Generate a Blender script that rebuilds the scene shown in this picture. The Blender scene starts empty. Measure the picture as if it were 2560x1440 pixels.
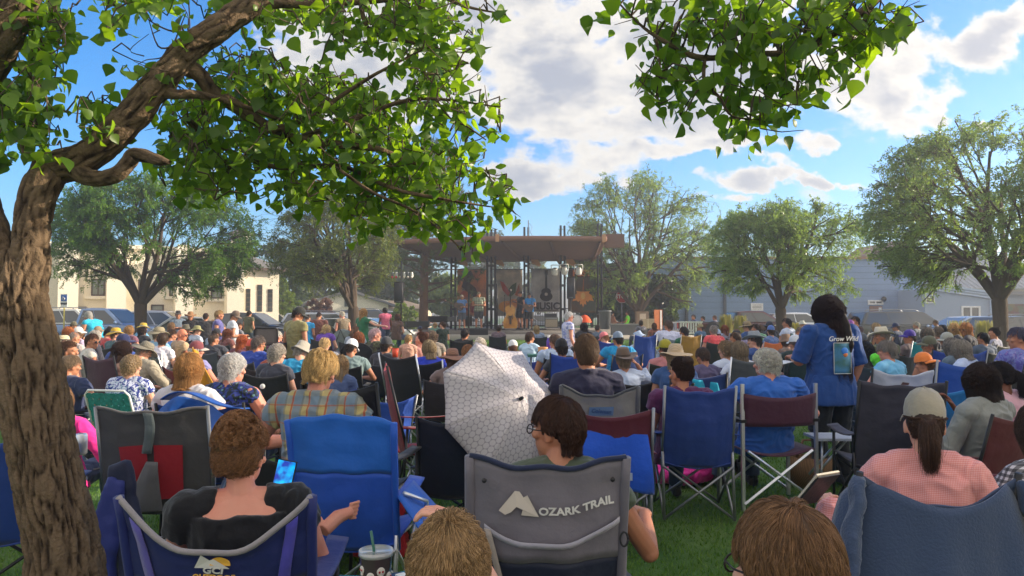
import bpy, math, random, numpy as np
from mathutils import Vector, Matrix, noise
R=math.radians
random.seed(7); rng=np.random.default_rng(7)
SC=bpy.context.scene; COL=SC.collection
# ------------------------------------------------------------------ camera
F=1850.0; HOR=785.0; CH=1.5
PITCH=math.atan((HOR-720)/F)
cd=bpy.data.cameras.new("camera"); cam=bpy.data.objects.new("camera",cd); COL.objects.link(cam)
cam.location=(0,0,CH); cam.rotation_euler=(math.pi/2+PITCH,0,0)
cd.sensor_width=36; cd.lens=36*F/2560; cd.clip_end=6000; cd.clip_start=0.05
SC.camera=cam
SUN_EL=R(17); SUN_AZ=(0.99,0.12)   # horizontal direction towards the sun
SV=Vector((SUN_AZ[0]*math.cos(SUN_EL),SUN_AZ[1]*math.cos(SUN_EL),math.sin(SUN_EL))).normalized()
sl=bpy.data.lights.new("sun",'SUN'); sl.energy=3.9; sl.angle=R(0.5); sl.color=(1.0,0.85,0.66)
so=bpy.data.objects.new("sun",sl); COL.objects.link(so)
so.rotation_euler=SV.to_track_quat('Z','Y').to_euler()
SC.view_settings.view_transform='Standard'; SC.view_settings.look='None'; SC.view_settings.gamma=1
SC.view_settings.exposure=1.4
SC.render.resolution_x=1024; SC.render.resolution_y=576
SC.cycles.max_bounces=6; SC.cycles.transparent_max_bounces=6; SC.cycles.volume_bounces=0
SC.cycles.use_denoising=True

def P(px,py,d):
    a=(px-1280)/F; b=(720-py)/F
    v=Vector((a,-b*math.sin(PITCH)+math.cos(PITCH),b*math.cos(PITCH)+math.sin(PITCH)))
    v*=d/v.y
    return Vector((v.x,v.y,v.z+CH))
def sst(a,b,x):
    t=min(1,max(0,(x-a)/(b-a))); return t*t*(3-2*t)
def gz(x,y):
    return 0.36*sst(17,29,y)*(1-sst(46,60,y))*sst(-15,-7,x)*(1-sst(13,20,x))
# ------------------------------------------------------------------ world
def build_world():
    w=bpy.data.worlds.new("World"); SC.world=w; w.use_nodes=True
    nt=w.node_tree; N=nt.nodes; L=nt.links; N.clear()
    def nd(t,**k):
        n=N.new(t)
        for a,b in k.items(): setattr(n,a,b)
        return n
    def math_(op,a,b=None,c=None,clamp=False):
        n=nd('ShaderNodeMath',operation=op,use_clamp=clamp)
        for i,v in enumerate((a,b,c)):
            if v is None: continue
            if isinstance(v,(int,float)): n.inputs[i].default_value=v
            else: L.new(v,n.inputs[i])
        return n.outputs[0]
    out=nd('ShaderNodeOutputWorld'); bg=nd('ShaderNodeBackground'); L.new(bg.outputs[0],out.inputs[0])
    sky=nd('ShaderNodeTexSky'); sky.sky_type='NISHITA'; sky.sun_disc=False
    sky.sun_elevation=SUN_EL; sky.sun_rotation=math.atan2(SUN_AZ[0],SUN_AZ[1])
    sky.air_density=1.0; sky.dust_density=0.6; sky.ozone_density=2.2; sky.altitude=1500
    tc=nd('ShaderNodeTexCoord'); sep=nd('ShaderNodeSeparateXYZ'); L.new(tc.outputs['Generated'],sep.inputs[0])
    yy=math_('MAXIMUM',sep.outputs[1],0.12)
    u=math_('DIVIDE',sep.outputs[0],yy); v=math_('DIVIDE',sep.outputs[2],yy)
    comb=nd('ShaderNodeCombineXYZ'); L.new(u,comb.inputs[0]); L.new(v,comb.inputs[1])
    wn=nd('ShaderNodeTexNoise'); wn.inputs['Scale'].default_value=9; wn.inputs['Detail'].default_value=7; wn.inputs['Roughness'].default_value=.62; L.new(comb.outputs[0],wn.inputs['Vector'])
    ws=nd('ShaderNodeSeparateColor'); L.new(wn.outputs['Color'],ws.inputs[0])
    u0,v0=u,v
    u=math_('ADD',u,math_('MULTIPLY',math_('SUBTRACT',ws.outputs[0],0.5),0.16)); v=math_('ADD',v,math_('MULTIPLY',math_('SUBTRACT',ws.outputs[1],0.5),0.10))
    nz=nd('ShaderNodeTexNoise'); nz.inputs['Scale'].default_value=5.5; nz.inputs['Detail'].default_value=9; nz.inputs['Roughness'].default_value=0.6
    mp=nd('ShaderNodeMapping'); mp.inputs['Scale'].default_value=(1,1.6,1); L.new(comb.outputs[0],mp.inputs[0]); L.new(mp.outputs[0],nz.inputs['Vector'])
    nzf=nz.outputs['Fac']
    nz2=nd('ShaderNodeTexNoise'); nz2.inputs['Scale'].default_value=5.5; nz2.inputs['Detail'].default_value=9; nz2.inputs['Roughness'].default_value=.6
    L.new(mp.outputs[0],nz2.inputs['Vector'])
    # clouds as (px,py,rx,ry,weight)
    blobs=[(1500,170,470,190,1.1),(1800,200,330,180,1.05),(1050,120,380,250,.95),(1400,260,330,120,1.05),(2080,170,280,160,1.15),(1700,20,500,110,1.2),
      (2230,230,150,110,.9),(2270,140,90,120,.8),(1480,390,180,70,.95),(1330,440,200,45,.95),(1560,440,80,60,.8),(2440,120,110,70,.7),(2530,50,110,40,.8),
      (1850,450,80,34,.75),(1760,435,45,20,.55),(1965,410,45,22,.55),(1975,440,60,16,.5),(2040,462,60,18,.6),(2230,458,85,24,.75),(2140,462,40,14,.55),(1810,497,60,14,.5),
      (2050,355,60,25,.55),(2350,280,50,40,.55),(2490,297,28,10,.5),(1280,470,120,20,.7),(1690,360,300,30,.85),(870,90,160,140,.6),(1620,405,50,9,.45),(1900,400,26,10,.42)]
    acc=None
    for (px,py,rx,ry,wt) in blobs:
        cu=(px-1280)/F; cv=(HOR-py)/F
        a=math_('MULTIPLY',math_('SUBTRACT',u,cu),F/rx); b=math_('MULTIPLY',math_('SUBTRACT',v,cv),F/ry)
        q=math_('ADD',math_('MULTIPLY',a,a),math_('MULTIPLY',b,b))
        g=math_('MULTIPLY',math_('SUBTRACT',1.0,q),wt)
        g=math_('MAXIMUM',g,-0.75)
        acc=g if acc is None else math_('SMOOTH_MAX',acc,g,0.25)
    nn=math_('MULTIPLY',math_('SUBTRACT',nzf,0.5),5.2)
    dens=math_('ADD',acc,nn)
    cov=nd('ShaderNodeMapRange',interpolation_type='SMOOTHSTEP'); L.new(dens,cov.inputs[0])
    cov.inputs[1].default_value=-0.02; cov.inputs[2].default_value=0.55; cov.inputs[3].default_value=0; cov.inputs[4].default_value=0.97
    # behind the camera: added noise cloud, never in view
    front=nd('ShaderNodeMapRange'); L.new(sep.outputs[1],front.inputs[0]); front.inputs[1].default_value=0.12; front.inputs[2].default_value=0.3
    covf=math_('MULTIPLY',cov.outputs[0],front.outputs[0])
    # made-up broken bright cloud behind the viewer, added to lift the shade
    bn=nd('ShaderNodeTexNoise'); bn.inputs['Scale'].default_value=3.2; bn.inputs['Detail'].default_value=8; L.new(tc.outputs['Generated'],bn.inputs['Vector'])
    bc=nd('ShaderNodeMapRange',interpolation_type='SMOOTHSTEP'); L.new(bn.outputs['Fac'],bc.inputs[0]); bc.inputs[1].default_value=0.40; bc.inputs[2].default_value=0.50
    back=math_('MULTIPLY',bc.outputs[0],math_('SUBTRACT',1.0,front.outputs[0]))
    covf=math_('MAXIMUM',covf,back)
    # brightness: thin edges sunlit cream, thick parts grey-lavender
    th=math_('ADD',acc,math_('MULTIPLY',math_('SUBTRACT',nz2.outputs['Fac'],0.5),5.0))
    th=math_('ADD',th,math_('MULTIPLY',math_('SUBTRACT',nzf,0.5),1.6))
    thr=nd('ShaderNodeMapRange',interpolation_type='SMOOTHSTEP'); L.new(th,thr.inputs[0]); thr.inputs[1].default_value=0.25; thr.inputs[2].default_value=1.5
    cr=nd('ShaderNodeMixRGB'); L.new(thr.outputs[0],cr.inputs[0]); cr.inputs[1].default_value=(4.0,3.75,3.35,1); cr.inputs[2].default_value=(1.75,1.85,2.15,1)
    # sky colour grade
    hs=nd('ShaderNodeHueSaturation'); hs.inputs['Saturation'].default_value=1.45; hs.inputs['Value'].default_value=1.0; L.new(sky.outputs[0],hs.inputs['Color'])
    tint=nd('ShaderNodeMixRGB',blend_type='MULTIPLY'); tint.inputs[0].default_value=1; tint.inputs[2].default_value=(0.80,1.0,1.10,1); L.new(hs.outputs[0],tint.inputs[1])
    mix=nd('ShaderNodeMixRGB'); L.new(covf,mix.inputs[0]); L.new(tint.outputs[0],mix.inputs[1]); L.new(cr.outputs[0],mix.inputs[2])
    mb_=nd('ShaderNodeMixRGB'); L.new(back,mb_.inputs[0]); L.new(mix.outputs[0],mb_.inputs[1]); mb_.inputs[2].default_value=(4.9,4.5,4.0,1)  # unseen cloud set brighter than the visible ones, as neutral fill light
    L.new(mb_.outputs[0],bg.inputs[0]); bg.inputs[1].default_value=0.105
build_world()
# ------------------------------------------------------------------ mesh helpers
class MB:
    def __init__(s): s.v=[]; s.f=[]; s.m=[]
    def add(s,v,f,m=0):
        o=len(s.v); s.v.extend([tuple(p) for p in v]); s.f.extend([tuple(i+o for i in q) for q in f]); s.m.extend([m]*len(f))
    def box(s,c,sz,m=0,rot=None,taper=1.0):
        x,y,z=[a/2 for a in sz]; vs=[]
        for k,(i,j,l) in enumerate([(-1,-1,-1),(1,-1,-1),(1,1,-1),(-1,1,-1),(-1,-1,1),(1,-1,1),(1,1,1),(-1,1,1)]):
            t=taper if l>0 else 1
            p=Vector((i*x*t,j*y*t,l*z))
            if rot is not None: p=rot@p
            vs.append(p+Vector(c))
        s.add(vs,[(0,3,2,1),(4,5,6,7),(0,1,5,4),(1,2,6,5),(2,3,7,6),(3,0,4,7)],m)
    def tube(s,pts,rad,seg=6,m=0,cap=True,flat=1.0):
        pts=[Vector(p) for p in pts]; n=len(pts)
        if not hasattr(rad,'__len__'): rad=[rad]*n
        vs=[]; fs=[]; prev=None
        for i,p in enumerate(pts):
            t=(pts[min(i+1,n-1)]-pts[max(i-1,0)])
            if t.length<1e-9: t=Vector((0,0,1))
            t.normalize()
            if prev is None:
                a=Vector((0,0,1)) if abs(t.z)<.9 else Vector((1,0,0))
                u=t.cross(a).normalized()
            else:
                u=(prev-t*prev.dot(t))
                if u.length<1e-6: u=t.orthogonal()
                u.normalize()
            prev=u; w=t.cross(u)
            for k in range(seg):
                an=2*math.pi*k/seg
                vs.append(p+u*(math.cos(an)*rad[i])+w*(math.sin(an)*rad[i]*flat))
        for i in range(n-1):
            for k in range(seg):
                a=i*seg+k; b=i*seg+(k+1)%seg
                fs.append((a,b,b+seg,a+seg))
        if cap:
            fs.append(tuple(range(seg-1,-1,-1))); fs.append(tuple((n-1)*seg+k for k in range(seg)))
        s.add(vs,fs,m)
    def lathe(s,prof,c=(0,0,0),seg=16,m=0,fn=None,rot=None,closed=False):
        vs=[];fs=[];n=len(prof)
        for i,(r,z) in enumerate(prof):
            for k in range(seg):
                an=2*math.pi*k/seg
                p=Vector((r*math.cos(an),r*math.sin(an),z))
                if fn: p=Vector(fn(p,an,i))
                if rot is not None: p=rot@p
                vs.append(p+Vector(c))
        for i in range(n-1):
            for k in range(seg):
                a=i*seg+k; b=i*seg+(k+1)%seg
                fs.append((a,b,b+seg,a+seg))
        s.add(vs,fs,m)
    def ell(s,c,r,m=0,seg=12,rings=8,rot=None):
        prof=[(max(1e-4,math.sin(math.pi*i/rings)),-math.cos(math.pi*i/rings)) for i in range(rings+1)]
        def fn(p,an,i): return (p.x*r[0],p.y*r[1],p.z*r[2])
        s.lathe(prof,c,seg,m,fn,rot)
    def cyl(s,a,b,r,seg=12,m=0,r2=None):
        s.tube([a,b],[r,r if r2 is None else r2],seg,m)
    def grid(s,fn,nu,nv,m=0,thick=0.0,mfn=None):
        pts=[[Vector(fn(i/(nu-1),j/(nv-1))) for i in range(nu)] for j in range(nv)]
        vs=[p for r in pts for p in r]; fs=[];ms=[]
        for j in range(nv-1):
            for i in range(nu-1):
                a=j*nu+i; fs.append((a,a+1,a+nu+1,a+nu)); ms.append(mfn((i+.5)/(nu-1),(j+.5)/(nv-1)) if mfn else m)
        if thick:
            nn=[]
            for j in range(nv):
                for i in range(nu):
                    du=pts[j][min(i+1,nu-1)]-pts[j][max(i-1,0)]; dv=pts[min(j+1,nv-1)][i]-pts[max(j-1,0)][i]
                    q=du.cross(dv)
                    nn.append(q.normalized() if q.length>1e-9 else Vector((0,0,1)))
            K=len(vs); vs=vs+[v-n_*thick for v,n_ in zip(vs,nn)]
            f2=[tuple(i+K for i in reversed(f)) for f in fs]; fs=fs+f2; ms=ms+ms
            bd=[]
            for i in range(nu-1): bd.append((i+1,i)); bd.append(((nv-1)*nu+i,(nv-1)*nu+i+1))
            for j in range(nv-1): bd.append((j*nu,(j+1)*nu)); bd.append(((j+1)*nu+nu-1,j*nu+nu-1))
            for a,b in bd: fs.append((a,b,b+K,a+K)); ms.append(m if not mfn else ms[0])
        o=len(s.v); s.v.extend([tuple(p) for p in vs]); s.f.extend([tuple(i+o for i in q) for q in fs]); s.m.extend(ms)
    def prism(s,poly,fn,depth,m=0):
        # poly in 2d, fn maps (a,b,t) to 3d, t 0..depth
        n=len(poly); vs=[fn(a,b,0) for a,b in poly]+[fn(a,b,depth) for a,b in poly]
        fs=[tuple(range(n)),tuple(range(2*n-1,n-1,-1))]+[(i,i+n,(i+1)%n+n,(i+1)%n) for i in range(n)]
        s.add(vs,fs,m)
    def mesh(s,name,smooth=True):
        me=bpy.data.meshes.new(name); me.from_pydata(s.v,[],s.f)
        if any(s.m): me.polygons.foreach_set('material_index',s.m)
        if smooth: me.polygons.foreach_set('use_smooth',[True]*len(s.f))
        me.update(); return me
    def build(s,name,mats,parent=None,smooth=True,loc=None,rz=None):
        me=s.mesh(name,smooth)
        return mkobj(name,me,mats,parent,loc,rz)
def mkobj(name,me,mats,parent=None,loc=None,rz=None,objmats=False):
    o=bpy.data.objects.new(name,me); COL.objects.link(o)
    if not isinstance(mats,(list,tuple)): mats=[mats]
    if objmats:
        while len(me.materials)<len(mats): me.materials.append(None)
        for i,mm in enumerate(mats):
            o.material_slots[i].link='OBJECT'; o.material_slots[i].material=mm
    else:
        if len(me.materials)==0:
            for mm in mats: me.materials.append(mm)
    if parent is not None: o.parent=parent
    if loc is not None: o.location=loc
    if rz is not None: o.rotation_euler=(0,0,rz)
    return o
def thing(name,label,cat,loc=(0,0,0),rz=0,group=None):
    o=bpy.data.objects.new(name,None); COL.objects.link(o); o.location=loc; o.rotation_euler=(0,0,rz)
    o.empty_display_size=.1
    return tag(o,label,cat,group)
def tag(o,label=None,cat=None,group=None,kind=None):
    if label: o['label']=label
    if cat: o['category']=cat
    if group: o['group']=group
    if kind: o['kind']=kind
    return o
def struct(o): o['kind']='structure'; return o
# ------------------------------------------------------------------ materials
_mc={}
def mat(key,col,rough=.7,var=.12,scale=8,bump=0,bscale=30,metal=0,sheen=0,spec=.35,trans=0,coat=0,emit=0,fn=None,coord='Object',col2=None,stretch=None,bdist=.01):
    k=(key,tuple(round(c,3) for c in col),rough,var,scale,bump,bscale,metal,sheen,trans,coat,emit)
    if k in _mc: return _mc[k]
    m=bpy.data.materials.new(key); m.use_nodes=True; nt=m.node_tree; N=nt.nodes; L=nt.links
    b=N['Principled BSDF']; b.inputs['Roughness'].default_value=rough; b.inputs['Metallic'].default_value=metal
    b.inputs['Specular IOR Level'].default_value=spec
    if sheen: b.inputs['Sheen Weight'].default_value=sheen
    if coat: b.inputs['Coat Weight'].default_value=coat; b.inputs['Coat Roughness'].default_value=.08
    if emit: b.inputs['Emission Color'].default_value=(*col,1); b.inputs['Emission Strength'].default_value=emit
    tc=N.new('ShaderNodeTexCoord'); vec=tc.outputs[coord]
    if stretch:
        mp=N.new('ShaderNodeMapping'); mp.inputs['Scale'].default_value=stretch; L.new(vec,mp.inputs[0]); vec=mp.outputs[0]
    nz=N.new('ShaderNodeTexNoise'); nz.inputs['Scale'].default_value=scale; nz.inputs['Detail'].default_value=5; L.new(vec,nz.inputs['Vector'])
    mx=N.new('ShaderNodeMixRGB'); L.new(nz.outputs['Fac'],mx.inputs[0])
    c2=col2 if col2 else tuple(c*(1-var) for c in col); c1=col if col2 else tuple(min(1,c*(1+var)) for c in col)
    mx.inputs[1].default_value=(*c2,1); mx.inputs[2].default_value=(*c1,1)
    if col2:
        rp=N.new('ShaderNodeMapRange'); rp.inputs[1].default_value=.38; rp.inputs[2].default_value=.62; L.new(nz.outputs['Fac'],rp.inputs[0]); L.new(rp.outputs[0],mx.inputs[0])
    co=mx.outputs[0]
    if fn: co=fn(N,L,tc,co,b)
    L.new(co,b.inputs['Base Color'])
    if bump:
        n2=N.new('ShaderNodeTexNoise'); n2.inputs['Scale'].default_value=bscale; n2.inputs['Detail'].default_value=6; L.new(vec,n2.inputs['Vector'])
        bp=N.new('ShaderNodeBump'); bp.inputs['Strength'].default_value=bump; bp.inputs['Distance'].default_value=bdist; L.new(n2.outputs['Fac'],bp.inputs['Height']); L.new(bp.outputs[0],b.inputs['Normal'])
    if trans:
        tr=N.new('ShaderNodeBsdfTranslucent'); L.new(co,tr.inputs[0]); ms=N.new('ShaderNodeMixShader'); ms.inputs[0].default_value=trans
        L.new(b.outputs[0],ms.inputs[1]); L.new(tr.outputs[0],ms.inputs[2]); L.new(ms.outputs[0],N['Material Output'].inputs[0])
    _mc[k]=m; return m
def S(h):  # srgb hex -> linear
    h=h.lstrip('#'); c=[int(h[i:i+2],16)/255 for i in (0,2,4)]
    return tuple(x/12.92 if x<.04045 else ((x+.055)/1.055)**2.4 for x in c)
def cloth(h,rough=.85,var=.14): return mat('fabric',S(h) if isinstance(h,str) else h,rough,var,6,.5,14,sheen=.25,bdist=.02)
def nylon(h): return mat('nylon_weave',S(h) if isinstance(h,str) else h,.6,.10,5,.5,9,sheen=.15,bdist=.02,spec=.4)
def paint(h,metal=.0): return mat('car_paint',S(h) if isinstance(h,str) else h,.3,.03,2,0,1,metal,0,.5,0,.8)
M_METAL=mat('steel_tube',(.30,.31,.33),.42,.1,30,metal=.7)
M_ALU=mat('aluminium_tube',(.75,.76,.78),.35,.05,30,metal=.85)
M_BLK=mat('black_steel',(.02,.02,.022),.45,.2,20)
M_BLKP=mat('black_plastic',(.02,.02,.022),.5,.2,20,.2,40)
M_WHITE=mat('white_paint',(.78,.78,.76),.5,.06,6)
M_GLASS=mat('tinted_glass',(.03,.04,.045),.06,.3,1.5,spec=.8,coat=.6)
M_RUB=mat('rubber',(.02,.02,.02),.8,.2,20)
M_CHROME=mat('chrome',(.7,.7,.7),.15,.05,5,metal=1)
def leafmat(key,c1,c2,tcol,tr=.45,rough=.4):
    m=bpy.data.materials.new(key); m.use_nodes=True; nt=m.node_tree; N=nt.nodes; L=nt.links; b=N['Principled BSDF']
    b.inputs['Roughness'].default_value=rough; b.inputs['Specular IOR Level'].default_value=.5
    g=N.new('ShaderNodeNewGeometry'); mx=N.new('ShaderNodeMixRGB'); L.new(g.outputs['Random Per Island'],mx.inputs[0]); mx.inputs[1].default_value=(*c1,1); mx.inputs[2].default_value=(*c2,1)
    L.new(mx.outputs[0],b.inputs['Base Color'])
    tr_=N.new('ShaderNodeBsdfTranslucent'); m2=N.new('ShaderNodeMixRGB'); m2.blend_type='MULTIPLY'; m2.inputs[0].default_value=1; L.new(mx.outputs[0],m2.inputs[1]); m2.inputs[2].default_value=(*tcol,1); L.new(m2.outputs[0],tr_.inputs[0])
    ms=N.new('ShaderNodeMixShader'); ms.inputs[0].default_value=tr; L.new(b.outputs[0],ms.inputs[1]); L.new(tr_.outputs[0],ms.inputs[2]); L.new(ms.outputs[0],N['Material Output'].inputs[0])
    return m
def text_mesh(s,size,align='CENTER',extr=.001,shear=0,bold=0):
    c=bpy.data.curves.new('txt','FONT'); c.body=s; c.size=size; c.align_x=align; c.align_y='CENTER'; c.extrude=extr; c.shear=shear; c.offset=bold; c.resolution_u=3
    o=bpy.data.objects.new('txt',c); COL.objects.link(o)
    dg=bpy.context.evaluated_depsgraph_get(); me=bpy.data.meshes.new_from_object(o.evaluated_get(dg))
    bpy.data.objects.remove(o); me.materials.clear(); return me
# ------------------------------------------------------------------ ground
def ground():
    xs=sorted(set([-440,-200,-100,-60]+[x for x in range(-44,45,2)]+[60,100,200,440]))
    ys=sorted(set([-130,-60,-40,-20,-10]+[y for y in range(-6,66,1)]+[80,110,160,300,470]))
    v=[(x,y,gz(x,y)) for y in ys for x in xs]; n=len(xs)
    f=[(j*n+i,j*n+i+1,(j+1)*n+i+1,(j+1)*n+i) for j in range(len(ys)-1) for i in range(n-1)]
    mb=MB(); mb.add(v,f)
    m=mat('lawn_turf',(.06,.14,.024),.95,.3,1.2,.8,60,col2=(.10,.18,.04),bdist=.03)
    struct(mb.build('ground',m))
    # asphalt of the street behind the lawn
    mb=MB(); mb.grid(lambda u,v:(-60+120*u,37+16*v,gz(-60+120*u,37+16*v)+.012),41,9)
    struct(mb.build('road',mat('asphalt',(.06,.06,.062),.9,.25,3,.5,80)))
    mb=MB()
    for x0,x1 in ((-60,-7),(13,60)):
        mb.box(((x0+x1)/2,36.9,.07),(x1-x0,.3,.16))
    struct(mb.build('kerb',mat('kerb_concrete',(.42,.40,.36),.9,.1,5,.3,50)))
    mb=MB(); mb.grid(lambda u,v:(5+35*u,23.5+5*u+1.4*v,gz(5+35*u,23.5+5*u+1.4*v)+.02),36,3)
    struct(mb.build('path',mat('path_concrete',(.50,.44,.35),.9,.1,3,.3,50)))
    # terrace and stage slab
    conc=mat('stage_concrete',(.40,.37,.33),.9,.15,2,.3,40)
    mb=MB(); mb.box((1.8,37,.41),(14.2,9.0,.30)); mb.box((9.5,37.5,.40),(4.8,8,.27))
    struct(mb.build('terrace',conc))
    mb=MB(); mb.box((0.3,38,.58),(10.5,7,.33))
    struct(mb.build('stage_floor',mat('stage_deck',(.22,.20,.18),.8,.15,2,.3,40)))
    # distant hills
    mb=MB()
    def hill(u,v):
        x=-440+880*u; h=13.5+6*noise.noise(Vector((x*.012,1.3,0)))+3*noise.noise(Vector((x*.04,4,0)))
        return (x,250+180*v,-2+h*math.sin(math.pi*min(1,v*1.0)*.5))
    mb.grid(hill,120,8); struct(mb.build('hills',mat('dry_hills',(.28,.27,.22),1,.25,.01)))
ground()
def grass():
    n=230000
    d=rng.random(n)**1.9*30+1.9
    x=(rng.random(n)*2-1)*(d*.75+.3); y=d
    keep=np.ones(n,bool)
    a=rng.random(n)*2*np.pi; h=.018+.022*rng.random(n); w=.0022+.0007*d
    lean=(rng.random((n,2))-.5)*.05
    v=np.zeros((n,3,3)); ca,sa=np.cos(a)*w,np.sin(a)*w
    v[:,0,0]=x-ca; v[:,0,1]=y-sa; v[:,1,0]=x+ca; v[:,1,1]=y+sa; v[:,2,0]=x+lean[:,0]; v[:,2,1]=y+lean[:,1]; v[:,2,2]=h; v[:,0:2,2]=-.004
    zz=np.array([gz(a_,b_) for a_,b_ in zip(x,y)]); v[:,:,2]+=zz[:,None]
    me=bpy.data.meshes.new('grass'); me.vertices.add(n*3); me.vertices.foreach_set('co',v.reshape(-1))
    me.loops.add(n*3); me.loops.foreach_set('vertex_index',np.arange(n*3,dtype=np.int32))
    me.polygons.add(n); me.polygons.foreach_set('loop_start',np.arange(0,n*3,3,dtype=np.int32)); me.update(); me.validate()
    o=mkobj('grass',me,leafmat('grass_blade',(.07,.17,.02),(.16,.27,.045),(1.4,1.5,.8),.4,.6))
    tag(o,'short green lawn grass under the camp chairs','grass',kind='stuff')
grass()
# ------------------------------------------------------------------ church (left)
def church():
    d=40.0
    A=P(118,785,d); A.z=0                      # left end of the wall in view
    a=R(31); t=Vector((math.cos(a),math.sin(a),0)); n=Vector((math.sin(a),-math.cos(a),0))
    th=thing('church','cream stucco church with bell cupola and stepped buttresses behind the left trees','church',A,a)
    # local frame: x along wall to the right, -y towards the viewer
    def s_at(px):  # wall coordinate for an image column
        k=(px-1280)/F
        return (k*A.y-A.x)/(t.x-k*t.y)
    def h_at(px,py):
        s=s_at(px); y=A.y+t.y*s
        return CH+(HOR-py)/F*y
    cream=mat('cream_stucco',(.86,.79,.63),.9,.05,.6,.4,30,bdist=.01); trim=mat('cream_trim',(.86,.80,.66),.85,.04,2)
    L1=s_at(597); Lt=s_at(694); 
    hw=5.2
    mb=MB(); mb.box((L1/2-6,4.5,hw/2),(L1+12,9,hw)); mb.build('wall',cream,th,False)
    mb=MB()
    mb.box((L1/2-6,-.06,hw+.1),(L1+12.2,.5,.22)); mb.build('parapet',trim,th,False)
    for px in (170,288,455,580):
        s=s_at(px)
        mb=MB(); mb.box((s,-.55,2.5),(.95,1.1,5.0)); mb.box((s,-.38,5.25),(.8,.75,.55),taper=.75)
        mb.build('buttress',cream,th,False)
    gl=mat('curtained_glass',(.30,.33,.28),.15,.35,3,spec=.7,coat=.5,stretch=(30,1,1)); fr=mat('brown_frame',(.10,.07,.05),.6)
    def win(px0,px1,py0,py1,mull=1):
        s0,s1=s_at(px0),s_at(px1); z1=h_at((px0+px1)/2,py0); z0=h_at((px0+px1)/2,py1)
        fb=MB(); w=.07
        fb.box((s0,-.03,(z0+z1)/2),(w,.10,z1-z0)); fb.box((s1,-.03,(z0+z1)/2),(w,.10,z1-z0)); fb.box(((s0+s1)/2,-.03,z1),(s1-s0+w,.12,w)); fb.box(((s0+s1)/2,-.03,z0),(s1-s0+w,.12,w))
        if mull: fb.box(((s0+s1)/2,-.03,(z0+z1)/2),(.05,.09,z1-z0-.1))
        f=fb.build('window',fr,th,False)
        g=MB(); g.box(((s0+s1)/2,.005,(z0+z1)/2),(s1-s0-.04,.03,z1-z0-.04)); g.build('pane',gl,f,False)
        sb=MB(); sb.box(((s0+s1)/2-.1,-.14,z0-.13),(s1-s0+.5,.28,.16)); sb.build('sill',trim,f,False)
    win(229,260,699,738); win(346,370,700,738); win(424,452,703,739); win(528,553,709,745,0)
    win(195,215,768,781,0); win(379,408,763,776,0); win(423,440,780,790,0)
    # tower
    ht=h_at(650,672); cx=(L1+Lt)/2
    mb=MB(); mb.box((cx,2.5,ht/2),(Lt-L1,5.6,ht)); mb.build('tower',cream,th,False)
    for k,(p0,p1,q0,q1) in enumerate(((612.5,622,722,778),(641,651.5,712,779),(667.5,677.5,723,779))):
        s0,s1=s_at(p0),s_at(p1); z1=h_at(p0,q0); z0=h_at(p0,q1)
        fb=MB(); fb.box(((s0+s1)/2,-.305,(z0+z1)/2),(s1-s0+.05,.05,z1-z0)); f=fb.build('window',fr,th,False)
        g=MB()
        for i in range(5): g.box(((s0+s1)/2,-.345,z0+(i+.5)*(z1-z0)/5),(s1-s0-.03,.03,(z1-z0)/5-.08))
        g.build('pane',M_GLASS,f,False)
    # hipped roof with cupola
    zr=h_at(650,628); rb=MB(); o=.45
    x0,x1,y0,y1=L1-.3,Lt+o,-.3-o,5.3+o
    rb.add([(x0,y0,ht),(x1,y0,ht),(x1,y1,ht),(x0,y1,ht),(x0-2.5,2.5,zr+.1),(x1-2.2,2.5,zr+.1),(x0-2.5,y0+1,ht),(x0-2.5,y1-1,ht)],[(0,1,5,4),(1,2,5),(2,3,4,5),(3,0,4)])
    rb.box(((x0+x1)/2,y0,ht-.06),(x1-x0,.14,.16),1)
    rb.box((x1,(y0+y1)/2,ht-.06),(.14,y1-y0-.2,.16),1)
    rf=rb.build('roof',[mat('grey_shingle',(.20,.19,.18),.9,.2,8,.6,40,stretch=(1,1,4)),mat('brown_fascia',(.12,.08,.06),.7)],th,False)
    cu=MB(); sx=s_at(614); zb=h_at(614,632); zt=h_at(614,608)
    cu.box((sx,1.8,(zb+zt)/2),(1.05,1.05,zt-zb)); 
    for k in range(4): cu.box((sx,1.8-.54,zb+.12+k*.14),(1.08,.02,.02))
    cu.build('cupola_base',trim,th,False)
    zc=h_at(614,580)
    cb=MB()
    for i in (-1,1):
        for j in (-1,1): cb.box((sx+i*.44,1.8+j*.44,(zt+zc)/2),(.14,.14,zc-zt))
    for j in (-1,1):
        cb.box((sx,1.8+j*.44,zc-.07),(.9,.1,.16)); 
        for i in (-1,1): cb.box((sx+i*.28,1.8+j*.44,zc-.22),(.2,.08,.2),rot=Matrix.Rotation(R(45*i),3,'Y'))
    cb.build('cupola_frame',trim,th,False)
    bl=MB(); bl.lathe([(.03,.42),(.10,.40),(.14,.2),(.2,.02),(.24,0),(.2,0)],(sx,1.8,zt+.12),14); bl.tube([(sx-.4,1.8,zt+.55),(sx+.4,1.8,zt+.55)],.03); bl.build('bell',mat('bronze',(.06,.06,.05),.4,metal=.7),th)
    cr=MB(); cr.lathe([(1.02,0),(.98,.05),(.6,.16),(.35,.3),(.02,.5)],(sx,1.8,zc),4,rot=Matrix.Rotation(R(0),3,'Z')); 
    cr.build('cupola_roof',mat('cupola_shingle',(.22,.17,.13),.9,.2,10),th,False)
church()
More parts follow.
